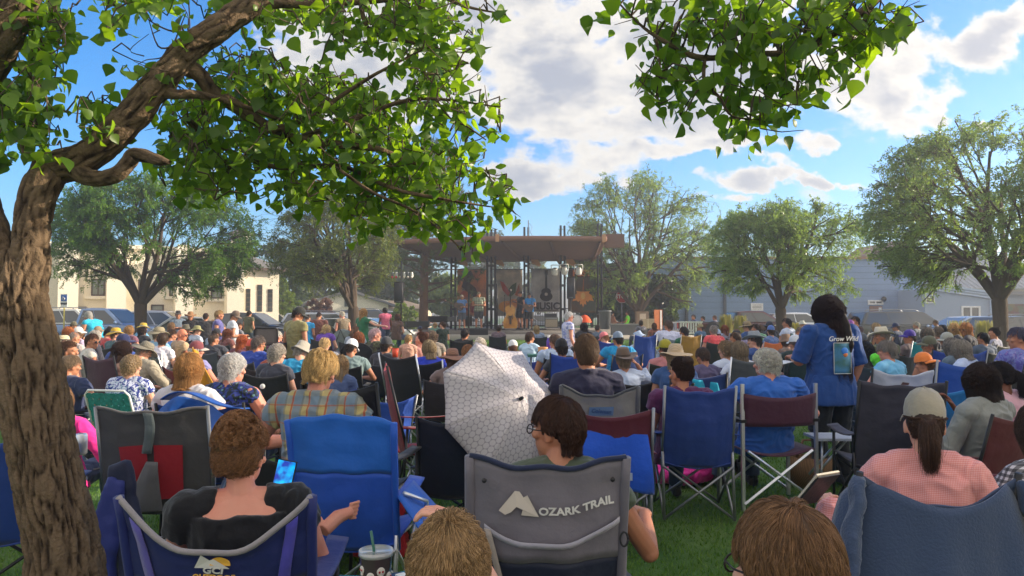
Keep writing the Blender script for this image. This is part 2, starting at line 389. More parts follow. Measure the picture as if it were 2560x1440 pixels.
# ------------------------------------------------------------------ blue building (right)
def blue_building():
    d=46.0; 
    xl=P(1640,785,d).x; xr=P(2310,785,d).x
    th=thing('blue_hall','long pale blue block building with grey posts behind the right trees','building',(0,d,0))
    def z(py,dd=d): return CH+(HOR-py)/F*dd
    def X(px): return (px-1280)/F*d
    zt=z(648)
    def siding(N,L,tc,co,b):
        w=N.new('ShaderNodeTexWave'); w.wave_type='BANDS'; w.bands_direction='Z'; w.wave_profile='SAW'; w.inputs['Scale'].default_value=.85; w.inputs['Distortion'].default_value=.25; w.inputs['Detail'].default_value=2; L.new(tc.outputs['Object'],w.inputs['Vector'])
        bp=N.new('ShaderNodeBump'); bp.inputs['Strength'].default_value=.8; bp.inputs['Distance'].default_value=.05; L.new(w.outputs['Fac'],bp.inputs['Height']); L.new(bp.outputs[0],b.inputs['Normal'])
        mr=N.new('ShaderNodeMapRange'); L.new(w.outputs['Fac'],mr.inputs[0]); mr.inputs[1].default_value=0;mr.inputs[2].default_value=.16; mr.inputs[3].default_value=.72; mr.inputs[4].default_value=1
        m=N.new('ShaderNodeMixRGB'); m.blend_type='MULTIPLY'; m.inputs[0].default_value=1; L.new(co,m.inputs[1]); L.new(mr.outputs[0],m.inputs[2]); return m.outputs[0]
    blue=mat('blue_siding',(.24,.35,.54),.85,.09,1.2,fn=siding)
    mb=MB(); 
    mb.box(((xl+xr)/2,6,zt/2),(xr-xl,12,zt)); mb.build('wall',blue,th,False)
    mb=MB(); mb.box(((xl+xr)/2,6,zt+.08),(xr-xl+.3,12.3,.16)); mb.build('roof',mat('rust_roof',(.30,.16,.11),.8,.2,2),th,False)
    for px in (1716,1811):
        mb=MB(); mb.box((X(px),-.12,zt/2),(.14,.14,zt)); mb.build('post',mat('grey_post',(.09,.11,.14),.6),th,False)
    def win(px0,px1,py0,py1,nm='window',nx=1,ny=1,yy=0,dd=d,par=th,gm=M_GLASS):
        x0=(px0-1280)/F*dd; x1=(px1-1280)/F*dd; z1=z(py0,dd); z0=z(py1,dd); w=.09
        f=MB()
        for x in (x0,x1): f.box((x,yy-.03,(z0+z1)/2),(w,.12,z1-z0+w))
        for zz in (z0,z1): f.box(((x0+x1)/2,yy-.03,zz),(x1-x0-w,.12,w))
        for i in range(1,nx): f.box((x0+(x1-x0)*i/nx,yy-.03,(z0+z1)/2),(.07,.10,z1-z0-w))
        for i in range(1,ny): f.box(((x0+x1)/2,yy-.028,z0+(z1-z0)*i/ny),(x1-x0-w,.09,.06))
        o=f.build(nm,M_WHITE,par,False)
        g=MB(); g.box(((x0+x1)/2,yy+.0,(z0+z1)/2),(x1-x0,.04,z1-z0)); g.build('pane',gm,o,False)
        return o
    win(1878,1905,760,775,ny=4); win(2076,2098,763,790,ny=3); win(2171,2205,752,760,nx=2)
    dr=MB(); x0,x1=X(2173),X(2204); dr.box(((x0+x1)/2,-.04,z(765)/2),(x1-x0,.08,z(765))); dd_=dr.build('door',mat('brown_door',(.22,.12,.10),.6),th,False)
    g=MB(); g.box((X(2198),-.095,z(775)),(.17,.03,.3)); g.build('door_window',M_WHITE,dd_,False)
    lb=MB(); lb.ell((X(2205),-.25,z(748)),(.14,.2,.16)); lb.tube([(X(2205),0,z(752)),(X(2205),-.25,z(750))],.03); lb.build('wall_lamp',M_BLKP,th)
    # lower annexe with sloping roof line
    d2=43.0; Xa=lambda px:(px-1280)/F*d2
    tl=thing('low_annexe','low pale blue annexe with sloping roof edge and white window','building',(0,d2,0))
    mb=MB(); xa,xb=Xa(2312),Xa(2482); za,zb=z(722,d2),z(750,d2)
    mb.prism([(xa,0),(xb,0),(xb,zb),(xa,za)],lambda a,b,t:(a,t,b),3.0)
    mb.build('wall',mat('blue_board',(.30,.38,.50),.8,.05,1),tl,False)
    mb=MB()
    for k,(o1,hh) in enumerate(((0,.12),(.16,.10),(.3,.10))):
        mb.prism([(xa-.2,za+o1),(xb+.5,zb+o1-.02),(xb+.5,zb+o1+hh),(xa-.2,za+o1+hh+.02)],lambda a,b,t:(a,t-.12-.06*k,b),.5)
    mb.build('eave_boards',mat('pale_blue_trim',(.42,.52,.68),.7),tl,False)
    ob=MB(); x0,x1=Xa(2404),Xa(2447); z1,z0=z(767,d2),z(792,d2); w=.09
    for x in (x0,(x0+x1)/2,x1): ob.box((x,-.03,(z0+z1)/2),(w,.1,z1-z0+w))
    for zz in (z0,z1): ob.box(((x0+x1)/2,-.028,zz),(x1-x0,.1,w))
    o=ob.build('window',M_WHITE,tl,False); g=MB(); g.box(((x0+x1)/2,.01,(z0+z1)/2),(x1-x0,.05,z1-z0)); g.build('pane',M_GLASS,o,False)
    ob=MB(); x0,x1=Xa(2314),Xa(2336); z1,z0=z(742,d2),z(758,d2)
    ob.box(((x0+x1)/2,-.02,(z0+z1)/2),(x1-x0,.07,z1-z0)); o=ob.build('window',M_WHITE,tl,False); g=MB(); g.box(((x0+x1)/2,-.06,(z0+z1)/2),(x1-x0-.12,.03,z1-z0-.12)); g.build('pane',M_GLASS,o,False)
    mb=MB(); mb.box((Xa(2474),-.08,zb/2),(.1,.1,zb)); mb.build('downpipe',mat('pipe_blue',(.3,.4,.55),.5),tl,False)
    # metal roofed house behind
    d3=58.0; Xb=lambda px:(px-1280)/F*d3
    th3=thing('metal_roof_house','grey house with ribbed metal roof behind the low annexe','house',(0,d3,0))
    mb=MB(); mb.box((Xb(2420),4,z(722,d3)/2),(Xb(2600)-Xb(2240),8,z(722,d3))); mb.build('wall',mat('grey_wall',(.34,.30,.26),.9),th3,False)
    mb=MB(); mb.grid(lambda u,v:(Xb(2290+300*u-60*v*0),-1+6*v,z(722,d3)+3.0*v),2,2,thick=.1)
    for k in range(24): mb.tube([(Xb(2290+300*k/23),-1,z(722,d3)+.04),(Xb(2290+300*k/23),5,z(722,d3)+3.04)],.05,4)
    mb.build('roof',mat('ribbed_metal',(.34,.36,.38),.5,.2,1.5,metal=.3),th3,False)
    th4=thing('sunlit_gable_house','pale gabled house with lamp post glimpsed through the right trees','house',(Xb(2285),d3+2,0))
    mb=MB(); mb.prism([(-3.2,0),(3.2,0),(3.2,4.6),(0,7.2),(-3.2,4.6)],lambda a,b,t:(a,t,b),7); mb.build('wall',mat('pale_wall',(.62,.56,.48),.85),th4,False)
    mb=MB()
    for sg in (-1,1): mb.prism([(0,7.25),(sg*3.6,4.3),(sg*3.6,4.55),(0,7.5)],lambda a,b,t:(a,t-.4,b),7.8)
    mb.build('roof',mat('red_brown_roof',(.24,.13,.10),.85),th4,False)
    mb=MB(); mb.box((0,-.03,3),(1.2,.08,1.4)); mb.build('window',M_GLASS,th4,False)
    # brick building at the right edge
    d4=44.0; Xc=lambda px:(px-1280)/F*d4
    th5=thing('stone_store','low grey store with dark stone base at the right edge','building',(0,d4,0))
    mb=MB(); mb.box((Xc(2600),4,z(735,d4)/2),(Xc(2780)-Xc(2488),8,z(735,d4))); mb.build('wall',mat('grey_board_wall',(.26,.31,.38),.85),th5,False)
    def stone(N,L,tc,co,b):
        v=N.new('ShaderNodeTexVoronoi'); v.inputs['Scale'].default_value=3.5; L.new(tc.outputs['Object'],v.inputs['Vector']); m=N.new('ShaderNodeMixRGB'); m.blend_type='MULTIPLY'; m.inputs[0].default_value=.7; L.new(co,m.inputs[1]); L.new(v.outputs['Color'],m.inputs[2]); return m.outputs[0]
    mb=MB(); mb.box((Xc(2600),-.06,z(760,d4)/2),(Xc(2780)-Xc(2490),.12,z(760,d4))); mb.build('stone_base',mat('dark_stone',(.16,.13,.11),.9,fn=stone),th5,False)
    mb=MB(); mb.box((Xc(2600),4,z(733,d4)),(Xc(2785)-Xc(2484),8.6,.18)); mb.build('roof',mat('flat_roof',(.2,.2,.22),.8),th5,False)
blue_building()
# ------------------------------------------------------------------ houses seen between the trees
def houses():
    def Z(py,d): return CH+(HOR-py)/F*d
    def X(px,d): return (px-1280)/F*d
    d=66.
    th=thing('dark_roof_house','low house with dark shingle roof and small white gable beyond the street','house',(X(770,d),d,0))
    zr0,zr1=Z(757,d),Z(724,d); W=X(830,d)-X(735,d)
    mb=MB(); mb.box((0,3,zr0/2),(W,6,zr0)); mb.build('wall',mat('tan_wall',(.45,.38,.3),.85),th,False)
    mb=MB(); mb.add([(-W/2-.4,-.6,zr0),(W/2+.4,-.6,zr0),(W/2+.4,3,zr1),(-W/2-.4,3,zr1),(-W/2-.4,6.6,zr0),(W/2+.4,6.6,zr0)],[(0,1,2,3),(3,2,5,4)]); mb.build('roof',mat('dark_shingle',(.07,.075,.08),.9,.2,5),th,False)
    mb=MB(); mb.prism([(-1.7,zr0-.2),(1.7,zr0-.2),(0,zr0+1.2)],lambda a,b,t:(a+.8,-1.2+t,b),1.6); mb.build('gable',mat('tan_gable',(.3,.3,.28),.85),th,False)
    mb=MB()
    for sg in (-1,1): mb.tube([(.8,-1.25,zr0+1.3),(.8+sg*1.9,-1.25,zr0-.25)],.07,4)
    mb.build('gable_trim',M_WHITE,th,False)
    d=60.
    th=thing('white_gable_house','sunlit white gabled house behind the second locust tree','house',(X(872,d),d,0),R(18))
    W=3.2; zb=Z(770,d); zt=Z(729,d)
    mb=MB(); mb.prism([(-W,0),(W,0),(W,zb+.6),(0,zt),(-W,zb+.6)],lambda a,b,t:(a,t,b),7); mb.build('wall',mat('white_siding',(.78,.74,.62),.8),th,False)
    mb=MB()
    for sg in (-1,1): mb.prism([(0,zt+.02),(sg*(W+.5),zb+.1),(sg*(W+.5),zb+.3),(0,zt+.24)],lambda a,b,t:(a,t-.4,b),7.8)
    mb.build('roof',mat('slate_roof',(.16,.16,.17),.9),th,False)
    mb=MB(); mb.box((0,-.03,2.6),(.7,.06,1)); mb.build('window',M_GLASS,th,False)
    d=62.
    th=thing('cream_cottage','small cream cottage with low hip roof beside the pine','house',(X(955,d),d,0))
    zb=Z(772,d); zt=Z(750,d)
    mb=MB(); mb.box((0,3,zb/2),(7,6,zb)); mb.build('wall',mat('cream_cottage_wall',(.66,.55,.4),.85),th,False)
    mb=MB(); mb.add([(-3.9,-.5,zb),(3.9,-.5,zb),(3.9,6.5,zb),(-3.9,6.5,zb),(-1.5,3,zt),(1.5,3,zt)],[(0,1,5,4),(1,2,5),(2,3,4,5),(3,0,4)]); mb.build('roof',mat('tan_shingle',(.28,.22,.17),.9),th,False)
    mb=MB(); mb.box((-1.5,-.03,1.4),(1,.06,.8)); mb.build('window',M_GLASS,th,False)
    d=52.
    th=thing('sunlit_store','sunlit cream storefront with white window frames behind the stop sign','building',(X(1600,d),d,0))
    zt=Z(742,d)
    mb=MB(); mb.box((0,4,zt/2),(X(1638,d)-X(1545,d),8,zt)); mb.build('wall',mat('cream_store_wall',(.8,.72,.52),.85),th,False)
    for k in range(3):
        mb=MB(); mb.box((-1.0+k*.9,-.05,1.7),(.6,.08,1.0)); w=mb.build('window',M_WHITE,th,False); g=MB(); g.box((-1.0+k*.9,-.1,1.7),(.45,.04,.85)); g.build('pane',M_GLASS,w,False)
houses()
# ------------------------------------------------------------------ trees
def fast_mesh(name,V,nv):
    """V (n,nv,3) polygons, one island each"""
    n=len(V); me=bpy.data.meshes.new(name); me.vertices.add(n*nv); me.vertices.foreach_set('co',np.ascontiguousarray(V,dtype=np.float32).reshape(-1))
    me.loops.add(n*nv); me.loops.foreach_set('vertex_index',np.arange(n*nv,dtype=np.int32))
    me.polygons.add(n); me.polygons.foreach_set('loop_start',np.arange(0,n*nv,nv,dtype=np.int32)); me.update(); me.validate(); return me
BARK=mat('grey_brown_bark',(.085,.06,.042),.95,.35,9,1.0,30,stretch=(1,1,.25),bdist=.03)
def locust(name,label,base,th,crown_c,crown_r,limbs=6,seed=1,tr=.2,leafm=None,group=None,leafn=9,bare=0.0,spread=1.0,lsz=1.0,barkm=None):
    rd=random.Random(seed); T=thing(name,label,'tree',base,0,group)
    B=Vector(base); cc=Vector(crown_c)-B; cr=Vector(crown_r)
    mb=MB(); sprays=[]
    def inside(p,k=1.0):
        q=p-cc; return (q.x/cr.x)**2+(q.y/cr.y)**2+(q.z/cr.z)**2<k
    def rnd(s): return Vector((rd.uniform(-s,s),rd.uniform(-s,s),rd.uniform(-s,s)))
    def grow(p,d,L,r,lv):
        lim=rd.uniform(.72,1.25); n=6 if lv<2 else 4; pts=[p.copy()]; rad=[r]; q=p.copy(); dd=d.copy()
        for i in range(n):
            dd=(dd+rnd(.20 if lv<3 else .32)+Vector((0,0,.05 if lv<2 else (-.02 if lv==2 else -.10)))).normalized()
            q=q+dd*(L/n)
            if (lv>=1 and not inside(q,lim)) or (lv==0 and i>1 and not inside(q,.78)): 
                break
            pts.append(q.copy()); rad.append(r*(1-(.86 if lv==0 else .65)*(i+1)/n))
        if len(pts)<2: return
        mb.tube(pts,rad,5 if lv<2 else 3,cap=False)
        m=len(pts)
        if lv<3:
            k={0:7,1:7,2:6}[lv]
            for j in range(k):
                t=.22+.78*(j+rd.random()*.8)/k; f=t*(m-1); i=min(m-2,int(f)); pp=pts[i].lerp(pts[i+1],f-i)
                base_d=(pts[i+1]-pts[i]).normalized(); side=base_d.cross(rnd(1)).normalized()
                outw=(pp-cc); outw.z*=.6; outw=outw.normalized() if outw.length>0.01 else Vector((0,0,1))
                nd_=(base_d*.75+side*rd.uniform(.5,1.0)+outw*.45*spread).normalized()
                grow(pp,nd_,L*rd.uniform(.42,.62),rad[i]*.55,lv+1)
        if lv>=2 and rd.random()>=bare*(1 if q.z>cc.z else .25):
            for j in range(leafn):
                f=rd.random()*(m-1); i=min(m-2,int(f)); pp=pts[i].lerp(pts[i+1],f-i)
                sprays.append((pp,(rnd(1)+Vector((0,0,-.35))+(pts[-1]-pts[0]).normalized()*.7).normalized()))
    # trunk
    tp=[Vector((0,0,-.1)),Vector((.02,0,th*.45)),Vector((-.01,.01,th))]
    mb.tube([Vector((0,0,-.15)),Vector((0,0,.12)),tp[1],tp[2],tp[2]+Vector((0,0,.15))],[tr*1.5,tr*1.05,tr*.9,tr,tr*.75],10)
    top=tp[2]
    for i in range(limbs):
        an=2*math.pi*(i+rd.random()*.6)/limbs
        tgt=cc+Vector((math.cos(an)*cr.x*.62,math.sin(an)*cr.y*.62,cr.z*rd.uniform(.0,.75)))
        if i==0: tgt=cc+Vector((0,0,cr.z*.85))
        d=(tgt-top); L=d.length*1.15; d.normalize(); d=(d+Vector((0,0,.12))).normalized()
        grow(top+Vector((0,0,-.05)),d,L,tr*rd.uniform(.45,.62),0)
    mb.build('trunk',barkm or BARK,T)
    # feathery sprays: leaflets both sides of a drooping stalk
    n=len(sprays); p=np.array([s[0] for s in sprays]); d=np.array([s[1] for s in sprays])
    g=np.random.default_rng(seed); K=5; L=(.13+.11*g.random(n))*lsz
    side=np.cross(d,g.normal(size=(n,3))); side/=np.linalg.norm(side,axis=1,keepdims=True)+1e-9
    out=[]
    for k in range(K):
        for sg in (-1,1):
            t=(k+.6)/K; c=p+d*(L*t)[:,None]; c[:,2]-=.06*t*t
            ll=(L*.42)[:,None]; w=(L*.085+.006)[:,None]
            dirn=side*sg+d*.55+g.normal(size=(n,3))*.25; dirn/=np.linalg.norm(dirn,axis=1,keepdims=True)
            wv=np.cross(dirn,g.normal(size=(n,3))*.5+np.array([0,0,1.])); wv/=np.linalg.norm(wv,axis=1,keepdims=True)+1e-9
            out.append(np.stack([c,c+dirn*ll*.5+wv*w,c+dirn*ll,c+dirn*ll*.5-wv*w],1))
    V=np.concatenate(out)
    me=fast_mesh('crown',V,4); mkobj('crown',me,leafm,T)
    return T
LF_A=leafmat('locust_leaf',(.06,.13,.025),(.14,.24,.045),(1.8,1.9,.6),.5)
LF_B=leafmat('locust_leaf_olive',(.09,.13,.03),(.18,.22,.06),(1.7,1.6,.7),.45)
LF_C=leafmat('locust_leaf_pale',(.14,.20,.075),(.24,.32,.12),(1.7,1.8,.7),.5)
def tbase(px,d): x=(px-1280)/F*d; return (x,d,gz(x,d))
def tree_at(name,label,px,d,fork_py,x0,x1,y0,y1,**k):
    b=tbase(px,d); cx=((x0+x1)/2-1280)/F*d; zt=CH+(HOR-y0)/F*d; zb=CH+(HOR-y1)/F*d
    rx=(x1-x0)/2/F*d; th=CH+(HOR-fork_py)/F*d-b[2]
    return locust(name,label,b,th,(cx,d+k.pop('dy',0),(zt+zb)/2),(rx,min(rx,3.6),(zt-zb)/2),**k)
tree_at('locust_tree','dark green locust tree in front of the cream church',352,26,762,128,640,430,770,seed=3,tr=.21,leafm=LF_A,limbs=8,leafn=5,lsz=.95)
tree_at('locust_tree','olive locust tree with bare twigs between church and pine',884,29,775,640,1030,470,775,seed=8,tr=.22,leafm=LF_B,limbs=8,bare=.4,leafn=4)
tree_at('locust_tree','wide low-forking locust tree just right of the bandstand',1597,41,783,1400,1810,425,785,seed=5,tr=.26,leafm=LF_C,limbs=9,bare=.35,leafn=7)
tree_at('locust_tree','round topped locust tree in front of the blue hall',1952,27,775,1760,2195,500,765,seed=12,tr=.19,leafm=LF_C,limbs=8,leafn=4,bare=.2,lsz=.95)
tree_at('locust_tree','tall locust tree with thick straight trunk at the right edge',2500,20.5,752,2185,2830,290,770,seed=21,tr=.20,leafm=LF_C,limbs=9,leafn=5,bare=.2,lsz=.9)
# trees of the same park standing just outside the frame on the sunny side: they shade the near rows
for (x,y,s,h) in ((13.5,3.2,31,1.7),(15.5,9.5,33,1.8),(19.5,-.5,35,1.9)):
    locust('locust_tree','locust tree shading the near rows from beyond the right edge',(x,y,0),h,(x,y,3.7),(4.0,3.8,2.2),seed=s,tr=.2,leafm=LF_A,limbs=8,leafn=9,group='locust trees beyond the right edge')
# ---- pine behind the bandstand
def pine():
    d=36.; b=tbase(1058,d); T=thing('pine_tree','tall dark pine with bare reddish trunk behind the left speaker','tree',b)
    rd=random.Random(4); mb=MB(); H=CH+(HOR-375)/F*d
    mb.tube([(0,0,-.1),(.05,0,3),(0,.05,6),(.1,0,H)],[.24,.20,.14,.03],10)
    tips=[]
    for i in range(95):
        z=1.7+(H-2)*(i/95)**.9; L=(2.7 if z<5.5 else 2.7*(1-(z-5.5)/(H-4.6)))*rd.uniform(.7,1.1); an=rd.random()*6.28
        d_=Vector((math.cos(an),math.sin(an),rd.uniform(-.05,.45) )); pts=[Vector((0,0,z))]
        q=pts[0].copy()
        for k in range(5):
            q=q+d_*(L/5)+Vector((0,0,rd.uniform(-.06,.1))); pts.append(q.copy())
        mb.tube(pts,[.045,.035,.028,.02,.014,.008],4,cap=False)
        need = 1.0 if z>3.6 else .45
        for k in range(2,6):
            for j in range(7):
                if rd.random()<need:
                    e=pts[k]+Vector((rd.uniform(-.35,.35),rd.uniform(-.35,.35),rd.uniform(-.2,.3)))
                    if j%2==0: mb.tube([pts[k],e],[.012,.006],3,cap=False)
                    tips.append(e)
    mb.build('trunk',mat('pine_bark',(.17,.10,.07),.95,.3,6,1,25,stretch=(1,1,.3),bdist=.03),T)
    p=np.array(tips); g=np.random.default_rng(3); out=[]
    for k in range(26):
        dr=g.normal(size=p.shape); dr[:,2]+=.3; dr/=np.linalg.norm(dr,axis=1,keepdims=True); L=.16+.1*g.random((len(p),1))
        w=np.cross(dr,g.normal(size=p.shape)); w/=np.linalg.norm(w,axis=1,keepdims=True); w*=.012
        out.append(np.stack([p-w,p+w,p+dr*L],1))
    mkobj('crown',fast_mesh('crown',np.concatenate(out),3),leafmat('pine_needle',(.05,.09,.025),(.11,.16,.045),(1.5,1.5,.8),.25),T)
pine()
# ---- background trees and shrubs with leaf clumps
def clumpy(name,label,cat,px,py_top,d,wpx,leafm,seed,trunk=True,group=None,n=9000,lsz=.16,zb=None,squash=1):
    b=tbase(px,d); T=thing(name,label,cat,b,0,group); rd=random.Random(seed); g=np.random.default_rng(seed)
    H=CH+(HOR-py_top)/F*d-b[2]; W=wpx/2/F*d; z0=H*.22 if trunk else .05
    mb=MB()
    if trunk:
        mb.tube([(0,0,-.1),(0,0,H*.3),(.1,0,H*.8)],[W*.07,W*.055,W*.015],8)
    else: mb.tube([(0,0,-.05),(0,0,H*.5)],[.04,.01],5)
    cs=[]
    for i in range(60):
        an=rd.random()*6.28; rr=math.sqrt(rd.random())*.85; t=rd.random(); prof=math.sin(math.pi*(.12+.80*t))**.6
        c=Vector((math.cos(an)*rr*W*prof,math.sin(an)*rr*W*prof,z0+(H-z0)*t*.93)); cs.append((c,W*rd.uniform(.16,.34)))
        if i%2==0: mb.tube([(0,0,max(.1,c.z*.5)),c*.6+Vector((0,0,c.z*.3)),c],[W*.025,W*.015,W*.006],4,cap=False)
    mb.build('trunk',BARK,T)
    idx=g.integers(0,len(cs),n); cc=np.array([cs[i][0] for i in idx]); rr=np.array([cs[i][1] for i in idx])
    v=g.normal(size=(n,3)); v/=np.linalg.norm(v,axis=1,keepdims=True); p=cc+v*(rr*(g.random(n)**.4))[:,None]*np.array([1,1,.75])
    a=g.normal(size=(n,3)); a/=np.linalg.norm(a,axis=1,keepdims=True); bb=np.cross(a,g.normal(size=(n,3))); bb/=np.linalg.norm(bb,axis=1,keepdims=True)
    s=(lsz*(.6+.8*g.random(n)))[:,None]
    V=np.stack([p-a*s*.6,p+bb*s*.35,p+a*s*.6,p-bb*s*.35],1)
    mkobj('crown' if trunk else 'foliage',fast_mesh('crown',V,4),leafm,T); return T
LF_D=leafmat('dark_leaf',(.03,.06,.018),(.06,.10,.03),(1.6,1.6,.6),.35)
LF_Y=leafmat('yellow_green_leaf',(.10,.17,.025),(.18,.24,.04),(1.7,1.6,.5),.5)
LF_R=leafmat('russet_leaf',(.11,.055,.035),(.17,.09,.05),(1.6,1.2,.8),.35)
bgt=[('leafy round tree rising just right of the church','tree',700,590,58,170,LF_D,0),('olive tree filling the gap beside the pine','tree',800,600,66,210,LF_B,0),('brown-green tree behind the white gabled house','tree',925,610,70,180,LF_B,0),
 ('dark tree directly behind the pine','tree',1010,600,68,190,LF_D,0),('light green tree right of the pine trunk','tree',1120,690,60,150,LF_Y,0),('dark tree whose top shows over the left end of the bandstand roof','tree',1215,572,90,150,LF_D,0),('small dark tree top above the bandstand roof','tree',1275,583,95,60,LF_D,0),
 ('distant tree behind the guitar banner','tree',1345,640,95,90,LF_B,0),('bushy tree behind the leaf banner','tree',1480,640,60,110,LF_D,0),('low dark green tree behind the stop sign','tree',1560,655,50,170,LF_D,0),('bright green low tree between bandstand and blue hall','tree',1650,690,44,120,LF_D,0)]
for i,(lb,ct,px,pt,d,w,lm,_) in enumerate(bgt): clumpy('leafy_tree',lb,ct,px,pt,d,w,lm,50+i,group='trees beyond the street',n=10000,lsz=.26)
clumpy('round_bush','bright yellow-green bush at the right corner of the church','bush',727,725,50,62,LF_Y,81,False,n=7000,lsz=.14)
clumpy('round_bush','tall bright green shrub beside the church wall','bush',706,690,54,40,LF_Y,82,False,n=6000,lsz=.14)
clumpy('russet_bush','russet red bush in front of the dark roofed house','bush',800,742,48,90,LF_R,83,False,n=8000,lsz=.13)
clumpy('shrub','green shrub under the light green tree by the pine','bush',1010,755,46,70,LF_Y,84,False,n=5000,lsz=.12)
for i,(px,pt,d,w,lb) in enumerate(((1815,806,26,44,'yellow flowering grass clump left of the pair by the pickup'),(1850,808,25.5,40,'yellow flowering grass clump below the dark red pickup cab'),(2395,815,24,70,'pale grass clump left of the right tree trunk'),(2460,812,24.5,60,'pale grass clump touching the right tree trunk'),(1985,825,25,40,'small green plant under the car beside the standing woman'))):
    b=tbase(px,d); T=thing('grass_clump',lb,'plant',b,0,'ornamental grass clumps'); g=np.random.default_rng(i); n=420; H=CH+(HOR-pt)/F*d; W=w/2/F*d
    an=g.random(n)*6.28; r=np.sqrt(g.random(n))*W*.5; p=np.stack([np.cos(an)*r,np.sin(an)*r,0*r],1); tip=np.stack([np.cos(an)*(r+W*.5*g.random(n)),np.sin(an)*(r+W*.5*g.random(n)),H*(.6+.4*g.random(n))],1)
    w_=np.stack([-np.sin(an),np.cos(an),0*an],1)*.018
    mkobj('blades',fast_mesh('blades',np.stack([p-w_,p+w_,tip+w_*.4,tip-w_*.4],1),4),leafmat('straw_grass',(.22,.24,.06),(.42,.38,.12),(1.2,1.1,.6),.4),T)
# ------------------------------------------------------------------ the near tree
NB=None
def near_bark():
    m=bpy.data.materials.new('ridged_bark'); m.use_nodes=True; nt=m.node_tree; N=nt.nodes; L=nt.links; b=N['Principled BSDF']; b.inputs['Roughness'].default_value=.95; b.inputs['Specular IOR Level'].default_value=.15
    at=N.new('ShaderNodeAttribute'); at.attribute_name='ridge'; at.attribute_type='GEOMETRY'
    tc=N.new('ShaderNodeTexCoord'); nz=N.new('ShaderNodeTexNoise'); nz.inputs['Scale'].default_value=22; nz.inputs['Detail'].default_value=8; nz.inputs['Roughness'].default_value=.7; L.new(tc.outputs['Object'],nz.inputs['Vector'])
    cr=N.new('ShaderNodeValToRGB'); L.new(at.outputs['Fac'],cr.inputs[0]); e=cr.color_ramp.elements; e[0].position=.15; e[0].color=(.03,.02,.013,1); e[1].position=.75; e[1].color=(.17,.118,.074,1)
    mx=N.new('ShaderNodeMixRGB'); mx.blend_type='MULTIPLY'; mx.inputs[0].default_value=.75; L.new(cr.outputs[0],mx.inputs[1]); mr=N.new('ShaderNodeMapRange'); L.new(nz.outputs['Fac'],mr.inputs[0]); mr.inputs[3].default_value=.5; mr.inputs[4].default_value=1.45; L.new(mr.outputs[0],mx.inputs[2]); L.new(mx.outputs[0],b.inputs['Base Color'])
    bp=N.new('ShaderNodeBump'); bp.inputs['Strength'].default_value=1; bp.inputs['Distance'].default_value=.012; n2=N.new('ShaderNodeTexNoise'); n2.inputs['Scale'].default_value=60; n2.inputs['Detail'].default_value=8; L.new(tc.outputs['Object'],n2.inputs['Vector']); L.new(n2.outputs['Fac'],bp.inputs['Height']); L.new(bp.outputs[0],b.inputs['Normal'])
    return m
def catmull(pts,n):
    out=[]; P_=[pts[0]]+pts+[pts[-1]]
    for i in range(1,len(P_)-2):
        for k in range(n):
            t=k/n; a,b,c,d=P_[i-1],P_[i],P_[i+1],P_[i+2]
            out.append(tuple(.5*((2*b[j])+(-a[j]+c[j])*t+(2*a[j]-5*b[j]+4*c[j]-d[j])*t*t+(-a[j]+3*b[j]-3*c[j]+d[j])*t**3) for j in range(4)))
    out.append(tuple(pts[-1])); return out
def bark_tube(paths,amp=.016):
    """paths: list of [(x,y,z,r)...] -> one displaced mesh with a ridge attribute"""
    V=[];Fc=[];Rg=[]
    for path,seg in paths:
        pts=[Vector(p[:3]) for p in path]; rad=[p[3] for p in path]; n=len(pts); prev=None; s=0; o=len(V)
        for i in range(n):
            t=(pts[min(i+1,n-1)]-pts[max(i-1,0)]).normalized()
            u=t.orthogonal().normalized() if prev is None else (prev-t*prev.dot(t)).normalized(); prev=u; w=t.cross(u)
            if i: s+=(pts[i]-pts[i-1]).length
            for k in range(seg):
                an=2*math.pi*k/seg; c,sn=math.cos(an),math.sin(an)
                q=Vector((c*rad[i]*27,sn*rad[i]*27,s*5.0))
                wob=Vector((noise.noise(q*.8+Vector((5,0,0)))*1.1,noise.noise(q*.8)*1.1,0))
                a=1-abs(noise.noise(q*1.7+wob*1.5))*3.2
                b=1-abs(noise.noise(Vector((q.x*3.3,q.y*3.3,s*7))+wob))*3.0
                rg=max(0,min(1,1-(.62*max(0,a)+.38*max(0,b)))); 
                k2=min(1,rad[i]/.09)
                rr=rad[i]*(1+.07*noise.noise(Vector((c,sn,s*2.2))))+(rg-.5)*amp*k2*1.5
                V.append(pts[i]+u*(c*rr)+w*(sn*rr)); Rg.append(rg)
        for i in range(n-1):
            for k in range(seg):
                a=o+i*seg+k; b=o+i*seg+(k+1)%seg; Fc.append((a,b,b+seg,a+seg))
    me=bpy.data.meshes.new('trunk'); me.from_pydata(V,[],Fc); me.polygons.foreach_set('use_smooth',[True]*len(Fc))
    at=me.attributes.new('ridge','FLOAT','POINT'); at.data.foreach_set('value',Rg); me.update(); return me
def pix_path(l,n=6): return catmull([(*P(px,py,d),r) for px,py,d,r in l],n)
LEAFS={}
